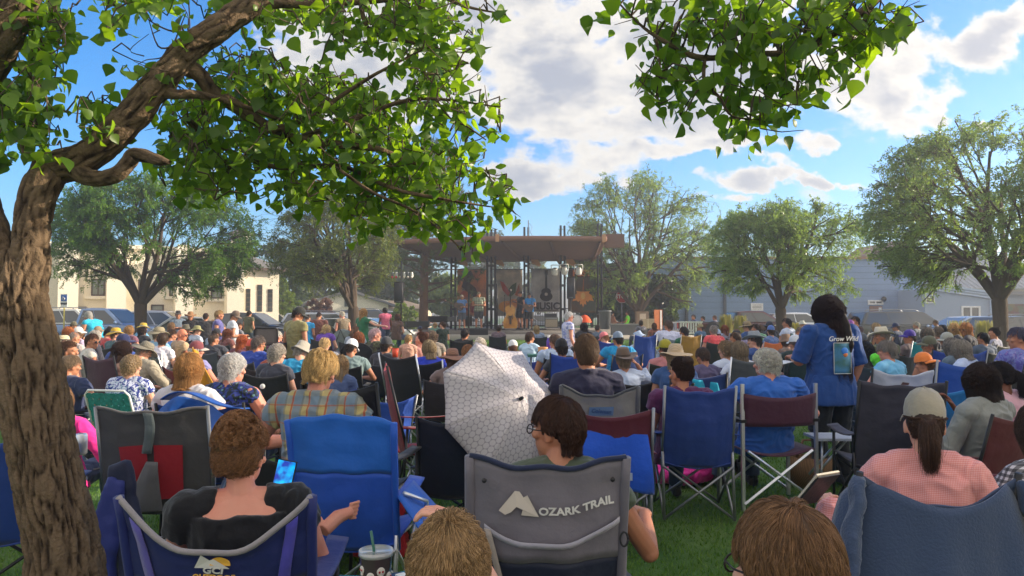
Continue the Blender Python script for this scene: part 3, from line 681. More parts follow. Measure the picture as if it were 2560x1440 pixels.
def leaf_cloud(name,blobs,size,parent,m,seed,droop=.6,twigs=None,anchor=None):
    g=np.random.default_rng(seed); pos=[]; dens=.60
    for (cx,cy,rx,ry,n,d0,d1) in blobs:
        # leaves hang in small bunches
        nb=max(1,int(n*dens)//7)
        a=g.random(nb)*2*np.pi; r=np.sqrt(g.random(nb)); dd=d0+(d1-d0)*g.random(nb)
        for i in range(nb):
            c=P(cx+math.cos(a[i])*r[i]*rx,cy+math.sin(a[i])*r[i]*ry,dd[i])
            k=int(4+g.integers(0,7))
            ax=g.normal(size=3); ax/=np.linalg.norm(ax); ax*=.09
            for j in range(k):
                q=np.array(c)+ax*(j/k-.5)*1.6+g.normal(size=3)*.028; pos.append(q)
            if twigs is not None: twigs.append((Vector(np.array(c)-ax*.9+np.array([0,0,.03])),Vector(np.array(c)+ax*.9)))
    p=np.array(pos); n=len(p)
    # heart shaped leaf: half outlines, folded on the midrib
    t=np.array([0,.08,.25,.5,.75,1.0]); w=np.array([0,.28,.46,.40,.19,0])
    down=np.array([0,0,-1.])*droop+g.normal(size=(n,3))*.55; down/=np.linalg.norm(down,axis=1,keepdims=True)
    side=np.cross(down,g.normal(size=(n,3))); side/=np.linalg.norm(side,axis=1,keepdims=True); nrm=np.cross(down,side)
    L=(size*(.42+.75*g.random(n)))[:,None]; fold=(.12+.35*g.random(n))[:,None]; curl=(g.random(n)*.35)[:,None]
    mid=[p+down*L*tt-nrm*L*curl*tt*tt for tt in t]
    le=[m_+side*L*ww+nrm*L*ww*fold for m_,ww in zip(mid,w)]; ri=[m_-side*L*ww+nrm*L*ww*fold for m_,ww in zip(mid,w)]
    V=np.stack(mid+le[1:5]+ri[1:5],1) # 14 verts
    quads=[(0,6,7,1)]  # placeholder, built below
    f=[]
    M_=list(range(6)); Lf=[0,6,7,8,9,5]; Rf=[0,10,11,12,13,5]
    for i in range(5):
        a=[M_[i],Lf[i],Lf[i+1],M_[i+1]]; b=[M_[i],M_[i+1],Rf[i+1],Rf[i]]
        f.append([x for k,x in enumerate(a) if x not in a[:k]]); f.append([x for k,x in enumerate(b) if x not in b[:k]])
    starts=[];idx=[];off=0; base=np.arange(n)*14
    per=sum(len(q) for q in f); flat=np.array([x for q in f for x in q]); ls=np.cumsum([0]+[len(q) for q in f[:-1]])
    loops=(base[:,None]+flat[None,:]).reshape(-1); st=(np.arange(n)[:,None]*per+ls[None,:]).reshape(-1)
    me=bpy.data.meshes.new(name); me.vertices.add(n*14); me.vertices.foreach_set('co',V.astype(np.float32).reshape(-1)); me.loops.add(len(loops)); me.loops.foreach_set('vertex_index',loops.astype(np.int32))
    me.polygons.add(len(st)); me.polygons.foreach_set('loop_start',st.astype(np.int32)); me.polygons.foreach_set('use_smooth',[True]*len(st)); me.update(); me.validate()
    o=mkobj(name,me,m,parent); 
    return o,p
LF_N=leafmat('broad_leaf',(.06,.13,.016),(.18,.29,.035),(2.3,2.2,.4),.58,.36)
def near_tree():
    T=thing('broadleaf_tree','large near tree with ridged bark trunk and arching limb at the left','tree',(0,0,0))
    paths=[]
    paths.append((pix_path([(190,1760,3.0,.24),(180,1600,3,.16),(158,1400,3,.132),(122,1200,3,.117),(87,1000,3.02,.117),(62,860,3.05,.115),(46,740,3.08,.104),(36,640,3.12,.08)],18),110))
    paths.append((pix_path([(62,760,3.08,.08),(76,650,3.1,.07),(82,560,3.12,.066),(97,480,3.15,.066),(130,425,3.2,.068),(200,400,3.2,.064),(270,350,3.2,.062),(335,285,3.2,.062),(400,205,3.2,.058),(470,125,3.25,.056),(560,60,3.3,.055),(640,5,3.4,.05),(760,-60,3.6,.04)],10),48))
    paths.append((pix_path([(35,720,3.1,.09),(-12,600,3.15,.07),(-60,470,3.2,.07),(-70,330,3.2,.072),(-40,180,3.1,.075),(20,60,3.0,.07),(75,-60,3.0,.066)],10),48))
    paths.append((pix_path([(185,425,3.2,.045),(235,447,3.15,.033),(290,437,3.1,.032),(322,408,3.1,.030),(335,388,3.1,.029),(365,390,3.08,.027),(402,402,3.05,.020),(425,405,3.05,.008)],6),24))
    B2=[(440,160,3.25,.034),(490,180,3.3,.036),(530,225,3.35,.034),(580,260,3.4,.032),(650,305,3.45,.028),(730,345,3.5,.024),(830,360,3.5,.020),(940,372,3.6,.014),(1040,410,3.7,.008)]
    B3=[(385,225,3.2,.022),(430,235,3.2,.022),(500,237,3.3,.018),(600,262,3.3,.012),(700,300,3.4,.008)]
    B4=[(650,330,3.4,.014),(760,300,3.4,.012),(860,235,3.5,.010),(940,185,3.5,.008),(1060,122,3.5,.004)]
    B5=[(730,350,3.5,.014),(880,300,3.5,.012),(1000,255,3.5,.010),(1100,248,3.5,.007),(1250,268,3.5,.003)]
    B6=[(1090,250,3.5,.006),(1130,300,3.5,.005),(1165,315,3.5,.004),(1215,350,3.5,.003)]
    B7=[(470,300,3.5,.014),(560,370,3.7,.013),(700,420,3.8,.012),(850,415,3.8,.011),(980,470,3.5,.010),(1120,500,3.5,.007),(1250,520,3.6,.003)]
    B8=[(640,5,3.4,.03),(760,10,3.5,.022),(900,5,3.6,.016),(1080,-10,3.6,.01),(1180,20,3.6,.006),(1265,36,3.6,.003)]
    B9=[(850,425,3.4,.008),(930,480,3.4,.007),(1040,530,3.5,.006),(1130,600,3.5,.004),(1150,625,3.5,.003)]
    B10=[(900,5,3.6,.012),(930,80,3.6,.009),(1050,110,3.6,.007),(1130,130,3.6,.004)]
    for B in (B2,B3,B4,B5,B6,B7,B8,B9,B10): paths.append((pix_path(B,5),10))
    # bare twigs by the limb
    for B in ([(460,80,3.2,.005),(420,75,3.2,.004),(372,50,3.2,.003),(362,30,3.2,.002)],[(400,75,3.2,.003),(380,85,3.2,.002)],[(428,118,3.2,.004),(395,115,3.2,.004),(372,50,3.2,.002)],[(430,120,3.2,.004),(466,30,3.2,.002)],[(470,75,3.2,.004),(470,40,3.2,.002),(455,10,3.2,.002)],[(425,130,3.2,.004),(400,145,3.2,.003),(365,150,3.2,.002),(340,165,3.2,.0015)],[(370,200,3.2,.004),(345,205,3.2,.003),(315,165,3.2,.002),(303,172,3.2,.0015)],[(360,140,3.2,.003),(325,125,3.2,.002),(372,85,3.2,.0015)]):
        paths.append((pix_path(B,4),5))
    me=bark_tube(paths); mkobj('trunk',me,near_bark(),T)
    blobs=[(60,40,100,60,170,2.9,3.6),(120,110,60,80,120,2.9,3.4),(70,190,90,60,150,2.9,3.5),(40,250,80,50,130,2.9,3.4),(95,290,60,45,110,3,3.4),(40,340,100,60,200,3,3.6),(90,380,50,25,40,3,3.4),(20,400,20,20,18,3,3.3),
     (300,-5,90,24,70,3,3.6),(275,55,32,34,34,3,3.3),(330,5,50,30,40,3,3.4),(500,8,140,30,130,3.2,4),(640,60,60,60,90,3.4,4),(720,35,130,45,200,3.2,4.2),(850,35,150,45,260,3.2,4.3),(1000,60,120,60,260,3.3,4.2),(1060,30,120,40,180,3.3,4.2),(1100,100,80,80,240,3.4,4.0),(1120,200,70,80,170,3.4,3.9),(1180,90,26,60,40,3.4,3.8),(1235,15,25,22,20,3.5,3.7),(890,95,70,40,90,3.4,3.9),(1060,210,60,60,90,3.4,3.9),
     (255,280,50,40,90,3,3.5),(225,320,40,30,60,3,3.4),(300,330,60,20,20,3,3.4),(365,170,14,10,6,3.1,3.2),(340,155,10,8,4,3.1,3.2),(440,70,14,8,5,3.1,3.2),
     (560,215,100,80,260,3.2,4.2),(480,300,90,60,200,3.2,4.1),(640,180,90,50,170,3.2,4.0),(700,250,130,80,420,3.2,4.4),(600,330,150,80,420,3.2,4.4),(800,230,110,60,280,3.3,4.4),(880,290,120,80,380,3.3,4.4),(980,280,110,70,300,3.4,4.3),
     (760,350,160,80,460,3.2,4.5),(930,380,140,70,380,3.3,4.4),(450,390,80,60,170,3.2,4.0),(540,420,110,60,260,3.2,4.2),(680,440,140,50,260,3.3,4.3),(820,450,120,50,220,3.3,4.3),(960,460,110,55,240,3.4,4.3),(1070,420,90,60,190,3.4,4.2),(1110,350,70,50,80,3.4,4.0),
     (1040,500,80,60,150,3.4,4.1),(1130,480,70,60,130,3.4,4.1),(1200,440,60,40,80,3.4,4.0),(1230,480,50,45,80,3.4,4.0),(1255,530,35,35,45,3.5,3.9),(1180,540,55,35,60,3.4,3.9),(1010,545,50,40,60,3.4,3.9),(1120,560,50,35,60,3.4,3.9),(1155,605,34,32,44,3.4,3.7),
     (905,500,50,60,90,3.3,3.8),(900,565,25,35,35,3.3,3.6),(760,500,60,25,40,3.3,3.8),(640,480,50,20,30,3.3,3.8),(480,470,40,20,24,3.2,3.6),(1180,265,60,30,36,3.4,3.7),(1225,290,40,40,50,3.5,3.8),(1215,350,40,25,32,3.5,3.7),(1150,300,24,16,9,3.5,3.6),(985,160,12,10,6,3.5,3.6),(1020,170,14,12,8,3.5,3.6),(355,205,14,8,6,3.1,3.2),
     # the rest of the crown above and behind the picture
     (500,-250,700,200,900,2.6,5),(0,-150,300,250,400,2.2,4),(1000,-200,400,160,500,3,4.6)]
    tw=[]
    leaf_cloud('crown',blobs,.066,T,LF_N,11,twigs=tw)
    mb=MB()
    for a,b in tw: mb.tube([a,(a+b)/2+Vector((0,0,-.01)),b],[.0035,.0028,.0015],3,cap=False)
    # link bunches to the nearest limb point with thin twigs
    pts=[Vector(p[:3]) for path,_ in paths for p in path[::2]]
    from mathutils import kdtree
    kd=kdtree.KDTree(len(pts)+len(tw))
    for i,p in enumerate(pts): kd.insert(p,i)
    for i,(a,b) in enumerate(tw): kd.insert(b,len(pts)+i)
    kd.balance()
    for i,(a,b) in enumerate(tw):
        best=None
        for co,ix,ds in kd.find_n(a,8):
            if ix!=len(pts)+i and ds>.02: best=co; break
        if best is not None and (best-a).length<.9:
            mid=(a+best)/2+Vector((0,0,.03)); mb.tube([best,mid,a],[.005,.004,.003],3,cap=False)
    mb.build('twigs',mat('twig_bark',(.10,.07,.045),.9,.2,20),T)['kind']='stuff'
near_tree()
def over_branch():
    T=thing('broadleaf_tree','leafy branch of a second broadleaf tree hanging in at the top right','tree',(0,0,0))
    paths=[]
    # trunk stands beyond the right edge, just behind the viewer's shoulder line
    tr=[(3.9,2.4,-.1,.2),(3.8,2.5,1.2,.16),(3.6,2.6,2.4,.14),(3.1,2.8,3.1,.11),(2.4,2.9,3.3,.08),(1.9,2.95,3.15,.05)]
    a=P(2250,-60,2.95); paths.append((catmull(tr+[(*a,.03)],8),30))
    for B in ([(2250,-60,2.95,.022),(2120,60,2.9,.016),(2000,125,2.9,.013),(1880,135,2.9,.011),(1760,145,2.9,.012),(1690,120,2.9,.010),(1610,70,2.9,.006),(1540,0,2.9,.003)],[(1762,145,2.9,.008),(1762,205,2.9,.007),(1800,245,2.9,.006),(1830,290,2.9,.004),(1900,300,2.9,.002)],[(1640,90,2.9,.005),(1650,170,2.9,.004),(1640,240,2.9,.002)],[(2120,60,2.9,.008),(2180,30,2.9,.005),(2270,20,2.9,.002)],[(1900,135,2.9,.006),(1960,200,2.9,.004),(1990,230,2.9,.002)]):
        paths.append((pix_path(B,5),8))
    mkobj('trunk',bark_tube(paths),bpy.data.materials['ridged_bark'],T)
    blobs=[(1720,50,110,70,150,2.7,3.2),(1830,70,110,70,180,2.7,3.2),(1950,60,120,80,220,2.7,3.2),(2070,60,110,80,200,2.7,3.2),(2160,80,80,70,110,2.7,3.2),(2220,60,50,50,60,2.7,3.1),(2250,20,30,30,24,2.7,3),(1655,110,40,70,70,2.8,3.1),(1625,190,45,30,36,2.8,3.1),(1640,245,45,28,36,2.8,3.1),(1700,200,50,50,50,2.8,3.1),(1720,265,36,28,34,2.8,3.1),(1780,175,40,30,22,2.8,3.1),
     (1880,190,70,50,70,2.8,3.1),(1960,180,70,50,80,2.8,3.1),(2060,170,60,50,60,2.8,3.1),(1850,250,50,40,50,2.8,3.1),(1860,310,45,36,54,2.8,3.1),(1930,290,50,45,70,2.8,3.1),(1930,340,40,12,16,2.8,3),(2110,200,12,14,5,2.8,2.9),(1600,30,50,26,24,2.8,3.1),(1520,12,10,14,4,2.8,2.9),(2140,150,24,30,14,2.8,3),(2000,240,20,20,8,2.8,3),
     (2100,-250,700,180,700,2.2,4.2),(2900,0,300,250,350,2.4,4)]
    tw=[]; leaf_cloud('crown',blobs,.068,T,LF_N,13,twigs=tw)
    mb=MB()
    for a,b in tw: mb.tube([a,(a+b)/2+Vector((0,0,-.01)),b],[.003,.0025,.0015],3,cap=False)
    pts=[Vector(p[:3]) for path,_ in paths for p in path[::2]]
    from mathutils import kdtree
    kd=kdtree.KDTree(len(pts)); 
    for i,p in enumerate(pts): kd.insert(p,i)
    kd.balance()
    for a,b in tw:
        co,ix,ds=kd.find(a)
        if ds<.45: mb.tube([co,(a+co)/2+Vector((0,0,.03)),a],[.005,.004,.003],3,cap=False)
    mb.build('twigs',mat('twig_bark',(.10,.07,.045),.9,.2,20),T)['kind']='stuff'
over_branch()
# ------------------------------------------------------------------ bandstand
STZ=.745
def SX(px,d=36.): return (px-1280)/F*d
def SZ(py,d=36.): return CH+(HOR-py)/F*d
def bandstand():
    T=thing('bandstand','open bandstand with brown slanting canopy roof on paired black posts','bandstand',(0,36,STZ)); o=Vector((0,36,STZ))
    def loc(v): return Vector(v)-o
    brown=mat('brown_canvas',(.16,.085,.06),.8,.12,1.5,.3,20)
    a=loc((SX(968,33.5),33.5,SZ(606,33.5))); b=loc((SX(1518,33.5),33.5,SZ(597,33.5))); c=loc((SX(1486,40),40,SZ(652,40))); d=loc((SX(1150,40),40,SZ(656,40)))
    e=loc((SX(1235,33.5),33.2,SZ(602,33.2)))
    def roof(u,v):
        f=a.lerp(b,u); f.z+=.10*math.sin(u*math.pi); r=d.lerp(c,u); p=f.lerp(r,v); p.z+=-.12*math.sin(v*math.pi); return p
    mb=MB(); mb.grid(roof,25,9,thick=-.10); mb.build('roof',brown,T)
    # fascia with bolted ribs
    mb=MB()
    def fas(u,v): p=a.lerp(b,u); p.z+=.10*math.sin(u*math.pi)+.10-.22*v*(1 if u>.02 else .9); p.y-=.06; return p
    mb.grid(fas,25,3,thick=.05); mb.build('fascia',mat('rust_fascia',(.22,.11,.075),.75,.15,2),T)
    for u in (0.0,.50,.985):
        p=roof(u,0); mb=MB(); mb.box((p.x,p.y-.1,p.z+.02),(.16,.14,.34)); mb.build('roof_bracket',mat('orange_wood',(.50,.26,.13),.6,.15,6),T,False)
    p=roof(.985,0); mb=MB(); mb.box((p.x+.5,p.y+.1,p.z-.08),(.9,.12,.62)); mb.build('roof_wing',brown,T,False)
    # underside raker beams
    for u in (.04,.30,.52,.74,.97):
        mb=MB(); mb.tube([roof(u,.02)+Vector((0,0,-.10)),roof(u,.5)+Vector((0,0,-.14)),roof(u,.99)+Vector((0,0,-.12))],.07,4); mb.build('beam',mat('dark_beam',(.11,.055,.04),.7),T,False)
    for k,(px,dd) in enumerate(((1150,39.6),(1240,39.6),(1330,39.6),(1417,39.6))):
        x0=SX(px,dd); z1=SZ(633,dd); z0=SZ(667,dd)
        mb=MB(); q=loc((x0,dd-.6,0)); 
        mb.prism([(-.14,z1-STZ),(.10,z1-STZ),(.46,z0-STZ+.08),(.40,z0-STZ),(-.02,z0-STZ+.15)],lambda u,v,t:(q.x+u,q.y+t,v),.5); mb.build('strut',mat('sunlit_wood',(.55,.28,.10),.6,.25,8),T,False)  # orange of the low sun is put into the strut colour
    # posts: paired dark tubes, some rise above the roof
    for px,top,n in ((1133,640,2),(1228,572,3),(1316,567,2),(1407,563,2),(1500,558,2)):
        for k in range(n):
            x=SX(px,37.5)+(k-(n-1)/2)*.20
            mb=MB(); mb.cyl(loc((x,37.5+.1*(k%2),STZ)),loc((x,37.5+.1*(k%2),SZ(top,37.5))),.055,8); mb.build('post',M_BLK,T)
        mb=MB()
        for zz in (1.0,2.2,3.2): mb.box(loc((SX(px,37.5),37.5,STZ+zz)),(.2*(n-1)+.1,.06,.12))
        mb.build('post_tie',M_BLK,T,False)
    mb=MB(); x=SX(1321,37.4); mb.cyl(loc((x,37.4,4.5)),loc((x,37.4,SZ(550,37.4))),.025); mb.tube([loc((x,37.4,SZ(556,37.4))),loc((x+.2,37.4,SZ(566,37.4))),loc((x+.1,37.4,SZ(580,37.4))),loc((x+.3,37.4,SZ(597,37.4)))],.012,4); mb.build('antenna',M_METAL,T)
    # rail at the back
    mb=MB(); y=40.6
    x0,x1=SX(1130,y),SX(1500,y); z0=STZ; z1=STZ+1.05
    mb.box(loc(((x0+x1)/2,y,z1)),(x1-x0,.05,.05)); mb.box(loc(((x0+x1)/2,y,z0+.12)),(x1-x0,.05,.05))
    n=int((x1-x0)/.13)
    for i in range(n): mb.box(loc((x0+(x1-x0)*i/n,y,(z0+z1)/2)),(.022,.022,.95))
    mb.build('railing',M_BLK,T,False)
    # hanging stage lamps
    for px,py in ((1388,678),(1411,676),(1447,677)):
        p=loc((SX(px,36),36,SZ(py,36))); mb=MB()
        mb.lathe([(.06,.16),(.12,.14),(.15,-.05),(.16,-.16),(.1,-.14)],(p.x,p.y,p.z),12,rot=Matrix.Rotation(R(35),3,'X')); mb.tube([(p.x-.19,p.y,p.z+.3),(p.x-.19,p.y,p.z-.05)],.02,5); mb.tube([(p.x+.19,p.y,p.z+.3),(p.x+.19,p.y,p.z-.05)],.02,5); mb.tube([(p.x-.19,p.y,p.z+.3),(p.x+.19,p.y,p.z+.3)],.02,5)
        mb.build('stage_lamp',M_WHITE,T)
    return T
bandstand()
# ------------------------------------------------------------------ banners
def banner(px0,px1,py0,py1,label,base,art):
    y=39.9; x0,x1=SX(px0,y),SX(px1,y); z1,z0=SZ(py0,y),SZ(py1,y); W=x1-x0; H=z1-z0
    T=thing('banner',label,'banner',((x0+x1)/2,y,z0),0,'banners along the back of the bandstand')
    mb=MB(); mb.grid(lambda u,v:(-W/2+W*u,.05*math.sin(u*9+v*3)*.6,H*v),14,10,thick=.012); mb.build('cloth_panel',base,T)
    art(T,W,H)
    mb=MB(); mb.tube([(-W/2-.1,-.03,H),(W/2+.1,-.03,H)],.02,6); mb.build('banner_rod',M_BLK,T)
def flat(T,name,poly,col,off=.03,key='print_ink',tr=.35):
    mb=MB(); mb.prism(poly,lambda a,b,t:(a,-.035-off+t,b),.006); return mb.build(name,mat(key,col,.8,.2,5,trans=tr),T,False)
def circ(cx,cy,rx,ry,n=20,a0=0): return [(cx+rx*math.cos(a0+2*math.pi*i/n),cy+ry*math.sin(a0+2*math.pi*i/n)) for i in range(n)]
def letters(T,s,size,cx,cz,col,sx=1.0):
    me=text_mesh(s,size,extr=.003,bold=.02); o=mkobj('lettering',me,mat('print_ink',col,.8,.1,5),T); o.rotation_euler=(math.pi/2,0,0); o.location=(cx,-.10,cz); o.scale=(sx,1,1); return o
def art1(T,W,H):
    flat(T,'violin_player_print',[(-.55,H*.62),(-.35,H*.9),(-.05,H*.98),(.1,H*.85),(-.1,H*.7),(.2,H*.6),(.35,H*.45),(.1,H*.4),(-.2,H*.5)],(.05,.025,.02))
    flat(T,'fruit_print',circ(-.35,H*.45,.28,.24),(.55,.10,.05),.025); flat(T,'fruit_print',circ(.25,H*.38,.3,.26),(.6,.14,.06),.02); flat(T,'leaf_print',[(-.6,H*.15),(0,H*.28),(.6,H*.12),(.2,H*.05)],(.35,.06,.04),.022)
def art2(T,W,H):
    flat(T,'pepper_print',[(-.45,H*.75),(-.25,H*.72),(.1,H*.5),(.0,H*.42),(-.3,H*.55)],(.55,.07,.04)); flat(T,'leaf_print',[(-.1,H*.5),(.2,H*.66),(.45,H*.72),(.4,H*.5),(.1,H*.4)],(.08,.13,.04),.025)
    flat(T,'squash_print',circ(-.1,H*.2,.42,.3),(.75,.34,.07),.02); flat(T,'squash_print',circ(.3,H*.26,.3,.26),(.7,.28,.08),.024); flat(T,'leaf_print',[(.35,H*.45),(.6,H*.7),(.65,H*.4)],(.5,.14,.06),.022)
def art3(T,W,H):
    flat(T,'guitar_print',circ(.03,H*.36,.34,.26)+[],(.035,.03,.035)); flat(T,'guitar_print',circ(.03,H*.47,.26,.2),(.035,.03,.035),.033); flat(T,'guitar_print',[(-.03,H*.5),(.09,H*.5),(.08,H*.86),(.13,H*.87),(.12,H*.97),(-.05,H*.97),(-.06,H*.87),(-.02,H*.86)],(.035,.03,.035),.036)
    flat(T,'sound_hole_print',circ(.03,H*.41,.09,.09),(.6,.55,.5),.042); letters(T,'MUSIC',.52,0,H*.13,(.05,.045,.05),1.0); flat(T,'rule_line_print',[(-W*.4,H*.03),(W*.45,H*.03),(W*.45,H*.045),(-W*.4,H*.045)],(.05,.045,.05))
def art4(T,W,H):
    flat(T,'header_print',[(-W*.48,H*.8),(W*.48,H*.8),(W*.48,H*.97),(-W*.48,H*.97)],(.10,.05,.03),.02); letters(T,'FEST',.42,.0,H*.885,(.75,.25,.08),1.2)
    hf=[(0,1),(.10,.72),(.24,.80),(.22,.45),(.38,.58),(.46,.44),(.80,.50),(.70,.26),(.84,.16),(.44,-.14),(.52,-.34),(.14,-.28),(.06,-.30)]
    pts=[(.05+a*.72,H*.36-b*.66*(-1)) for a,b in hf]+[(.05-a*.72,H*.36+b*.66) for a,b in reversed(hf[1:])]
    pts=[(a,2*H*.38-b) for a,b in pts]
    flat(T,'maple_leaf_print',pts,(.85,.38,.10),.03); flat(T,'leaf_centre_print',circ(.05,H*.38,.12,.18),(.95,.6,.2),.04); flat(T,'leaf_stem_print',[(.02,H*.5),(.08,H*.5),(.1,H*.76),(.07,H*.76)],(.6,.2,.06),.034)
    flat(T,'panel_print',[(W*.02,H*.05),(W*.47,H*.05),(W*.47,H*.76),(W*.3,H*.5)],(.10,.12,.10),.01)
banner(1143,1216,673,790,'orange banner with dark violin player and red fruit behind the left musicians',mat('banner_orange',(.72,.30,.10),.8,.4,1.2,trans=.4,col2=(.45,.15,.08)),art1)
banner(1235,1306,673,790,'grey banner with red pepper, green leaf and orange squash behind the double bass',mat('banner_mixed',(.70,.58,.46),.8,.3,1.5,trans=.4,col2=(.40,.36,.30)),art2)
banner(1328,1400,672,780,'grey banner with black guitar above the word MUSIC',mat('banner_grey',(.68,.64,.60),.8,.3,1.2,trans=.4,col2=(.44,.41,.40)),art3)
banner(1420,1490,671,782,'dark banner with orange maple leaf under the word FEST',mat('banner_dark',(.13,.14,.12),.8,.3,1.2,trans=.4,col2=(.20,.13,.08)),art4)
# ------------------------------------------------------------------ PA and stage gear
def place(px,py_base,d,z=STZ): return (SX(px,d),d,z)
def tripod(T,h,legs=.55,r=.025):
    mb=MB(); mb.cyl((0,0,.25),(0,0,h),r,8); mb.build('pole',M_BLK,T)
    for k in range(3):
        a=k*2.094+.5; mb=MB(); mb.tube([(math.cos(a)*legs,math.sin(a)*legs,0.02),(0,0,.75)],r*.8,6); mb.tube([(math.cos(a)*legs*.55,math.sin(a)*legs*.55,.33),(0,0,.28)],r*.6,5); mb.build('leg',M_BLK,T)
def speaker_box(T,w,d_,h,z):
    mb=MB(); vs=[(-w/2,-d_/2),(w/2,-d_/2),(w/2*.75,d_/2),(-w/2*.75,d_/2)]; mb.prism(vs,lambda a,b,t:(a,b,z+t),h); mb.build('cabinet',M_BLKP,T,False)
    mb=MB(); mb.grid(lambda u,v:(-w*.46+w*.92*u,-d_/2-.012-.03*math.sin(u*math.pi),z+.03+(h-.06)*v),9,3,thick=.006); mb.build('grille',mat('speaker_grille',(.035,.035,.04),.6,.3,120),T)
    mb=MB(); mb.tube([(-.09,-d_/2-.05,z+h*.06),(.09,-d_/2-.05,z+h*.06)],.008,5); mb.build('badge',M_METAL,T)
d=28.5; T=thing('speaker_stand','black tripod stand with crossbar left of the bandstand','speaker stand',(SX(1003,d),d,gz(SX(1003,d),d)-.0)); tripod(T,3.2,.9,.03)
Tz=gz(SX(1003,d),d)
T=thing('loudspeaker','large black loudspeaker raised on the tripod left of the bandstand','speaker',(SX(999,d),d-.05,0)); speaker_box(T,.36,.34,.80,SZ(757,d))
T=thing('light_bar','bar of small red and white lamps above the left loudspeaker','lights',(SX(1004,d),d+.2,0))
mb=MB(); mb.tube([(-.42,0,SZ(682,d)),(.42,0,SZ(682,d))],.02,6); mb.build('bar',M_BLK,T)
for k in range(6):
    x=-.38+k*.15; z=SZ(684,d); mb=MB(); mb.lathe([(.03,.1),(.05,.08),(.055,-.1)],(x,-.05,z-.02),8,rot=Matrix.Rotation(R(35),3,'X')); L_=mb.build('lamp',M_WHITE if k%2 else M_METAL,T)
    mb=MB(); mb.ell((x,-.11,z-.13),(.045,.03,.05)); mb.build('lens',mat('lamp_gel',(.75,.08,.12) if k<2 else (.8,.7,.6),.3),L_)
d=35.; T=thing('loudspeaker','tall black loudspeaker hung beside the right bandstand posts','speaker',(SX(1427,d),d,0)); speaker_box(T,.40,.36,1.02,SZ(747,d)); mb=MB(); mb.cyl((0,.05,STZ),(0,.05,SZ(747,d)),.025); mb.build('pole',M_BLK,T)
def amp(name,label,px,pyt,pyb,d,w,face,dep=.35):
    z1=SZ(pyt,d); z0=max(STZ,SZ(pyb,d)) if d>34.4 else SZ(pyb,d); T=thing(name,label,'amplifier',(SX(px,d),d,z0)); h=z1-z0
    mb=MB(); mb.box((0,0,h/2),(w,dep,h)); mb.build('cabinet',mat('amp_tolex',face[0],.7,.15,30),T,False); mb=MB(); mb.box((0,-dep/2-.01,h*.42),(w*.9,.02,h*.72)); mb.build('grille_cloth',mat('amp_grille',face[1],.9,.2,60),T,False)
    mb=MB(); mb.box((0,-dep/2-.015,h*.9),(w*.9,.02,h*.12)); mb.build('control_panel',mat('amp_panel',face[2],.5,.1,30),T,False)
    for k in (-1,1): pass
    mb=MB(); mb.tube([(-.1,0,h),(-.08,0,h+.04),(.08,0,h+.04),(.1,0,h)],.012,5); mb.build('handle',M_BLK,T)
amp('combo_amplifier','tan fronted combo amplifier in front of the MUSIC banner',1378,793,819,35.2,.62,((.10,.10,.09),(.36,.30,.22),(.3,.3,.3)))
amp('stacked_amplifier','black amplifier head on top of the tan combo amplifier',1376,783,793,35.3,.58,((.03,.03,.03),(.05,.05,.05),(.35,.33,.3)))
amp('low_monitor','wide low black floor monitor at the stage front left of the bass',1194,821,842,33.2,.95,((.015,.015,.015),(.02,.02,.02),(.03,.03,.03)))
amp('equipment_case','long black equipment case at the left end of the stage',1046,803,818,33.6,1.0,((.02,.02,.02),(.03,.03,.03),(.03,.03,.03)))
amp('equipment_case','tall black equipment case behind the long one at the left stage end',1090,790,806,36.5,1.15,((.03,.03,.03),(.02,.02,.02),(.03,.03,.03)))
amp('keyboard_amplifier','small grey amplifier behind the musician in blue shirt',1130,792,803,35.6,.42,((.12,.12,.12),(.16,.16,.16),(.2,.2,.2)))
amp('stage_box','black box between the two left musicians',1172,788,815,36,.34,((.02,.02,.02),(.03,.03,.03),(.1,.1,.1)))
amp('drum_case','dark drum case behind the orange jacket',1452,790,812,38,.6,((.08,.09,.11),(.1,.1,.12),(.3,.3,.3)))
# posts/mic stands
def micstand(px,top,d,label,thick=.02):
    T=thing('microphone_stand',label,'mic stand',(SX(px,d),d,STZ),0,'microphone stands on the stage')
    mb=MB(); mb.cyl((0,0,.02),(0,0,SZ(top,d)-STZ),thick,6); mb.build('pole',M_BLK,T); mb=MB(); mb.lathe([(.16,0),(.16,.02),(.03,.04)],(0,0,0),14); mb.build('base',M_BLK,T)
    mb=MB(); mb.ell((0,-.05,SZ(top,d)-STZ+.03),(.03,.05,.03)); mb.build('microphone',M_BLKP,T)
micstand(1242,712,34.6,'thick dark column speaker standing left of the double bass',.065); micstand(1172,716,35.5,'dark microphone column between the two left musicians',.05); micstand(1330,742,34.8,'thin microphone stand in front of the guitarist in bright blue'); micstand(1262,740,35.,'thin microphone stand beside the double bass')
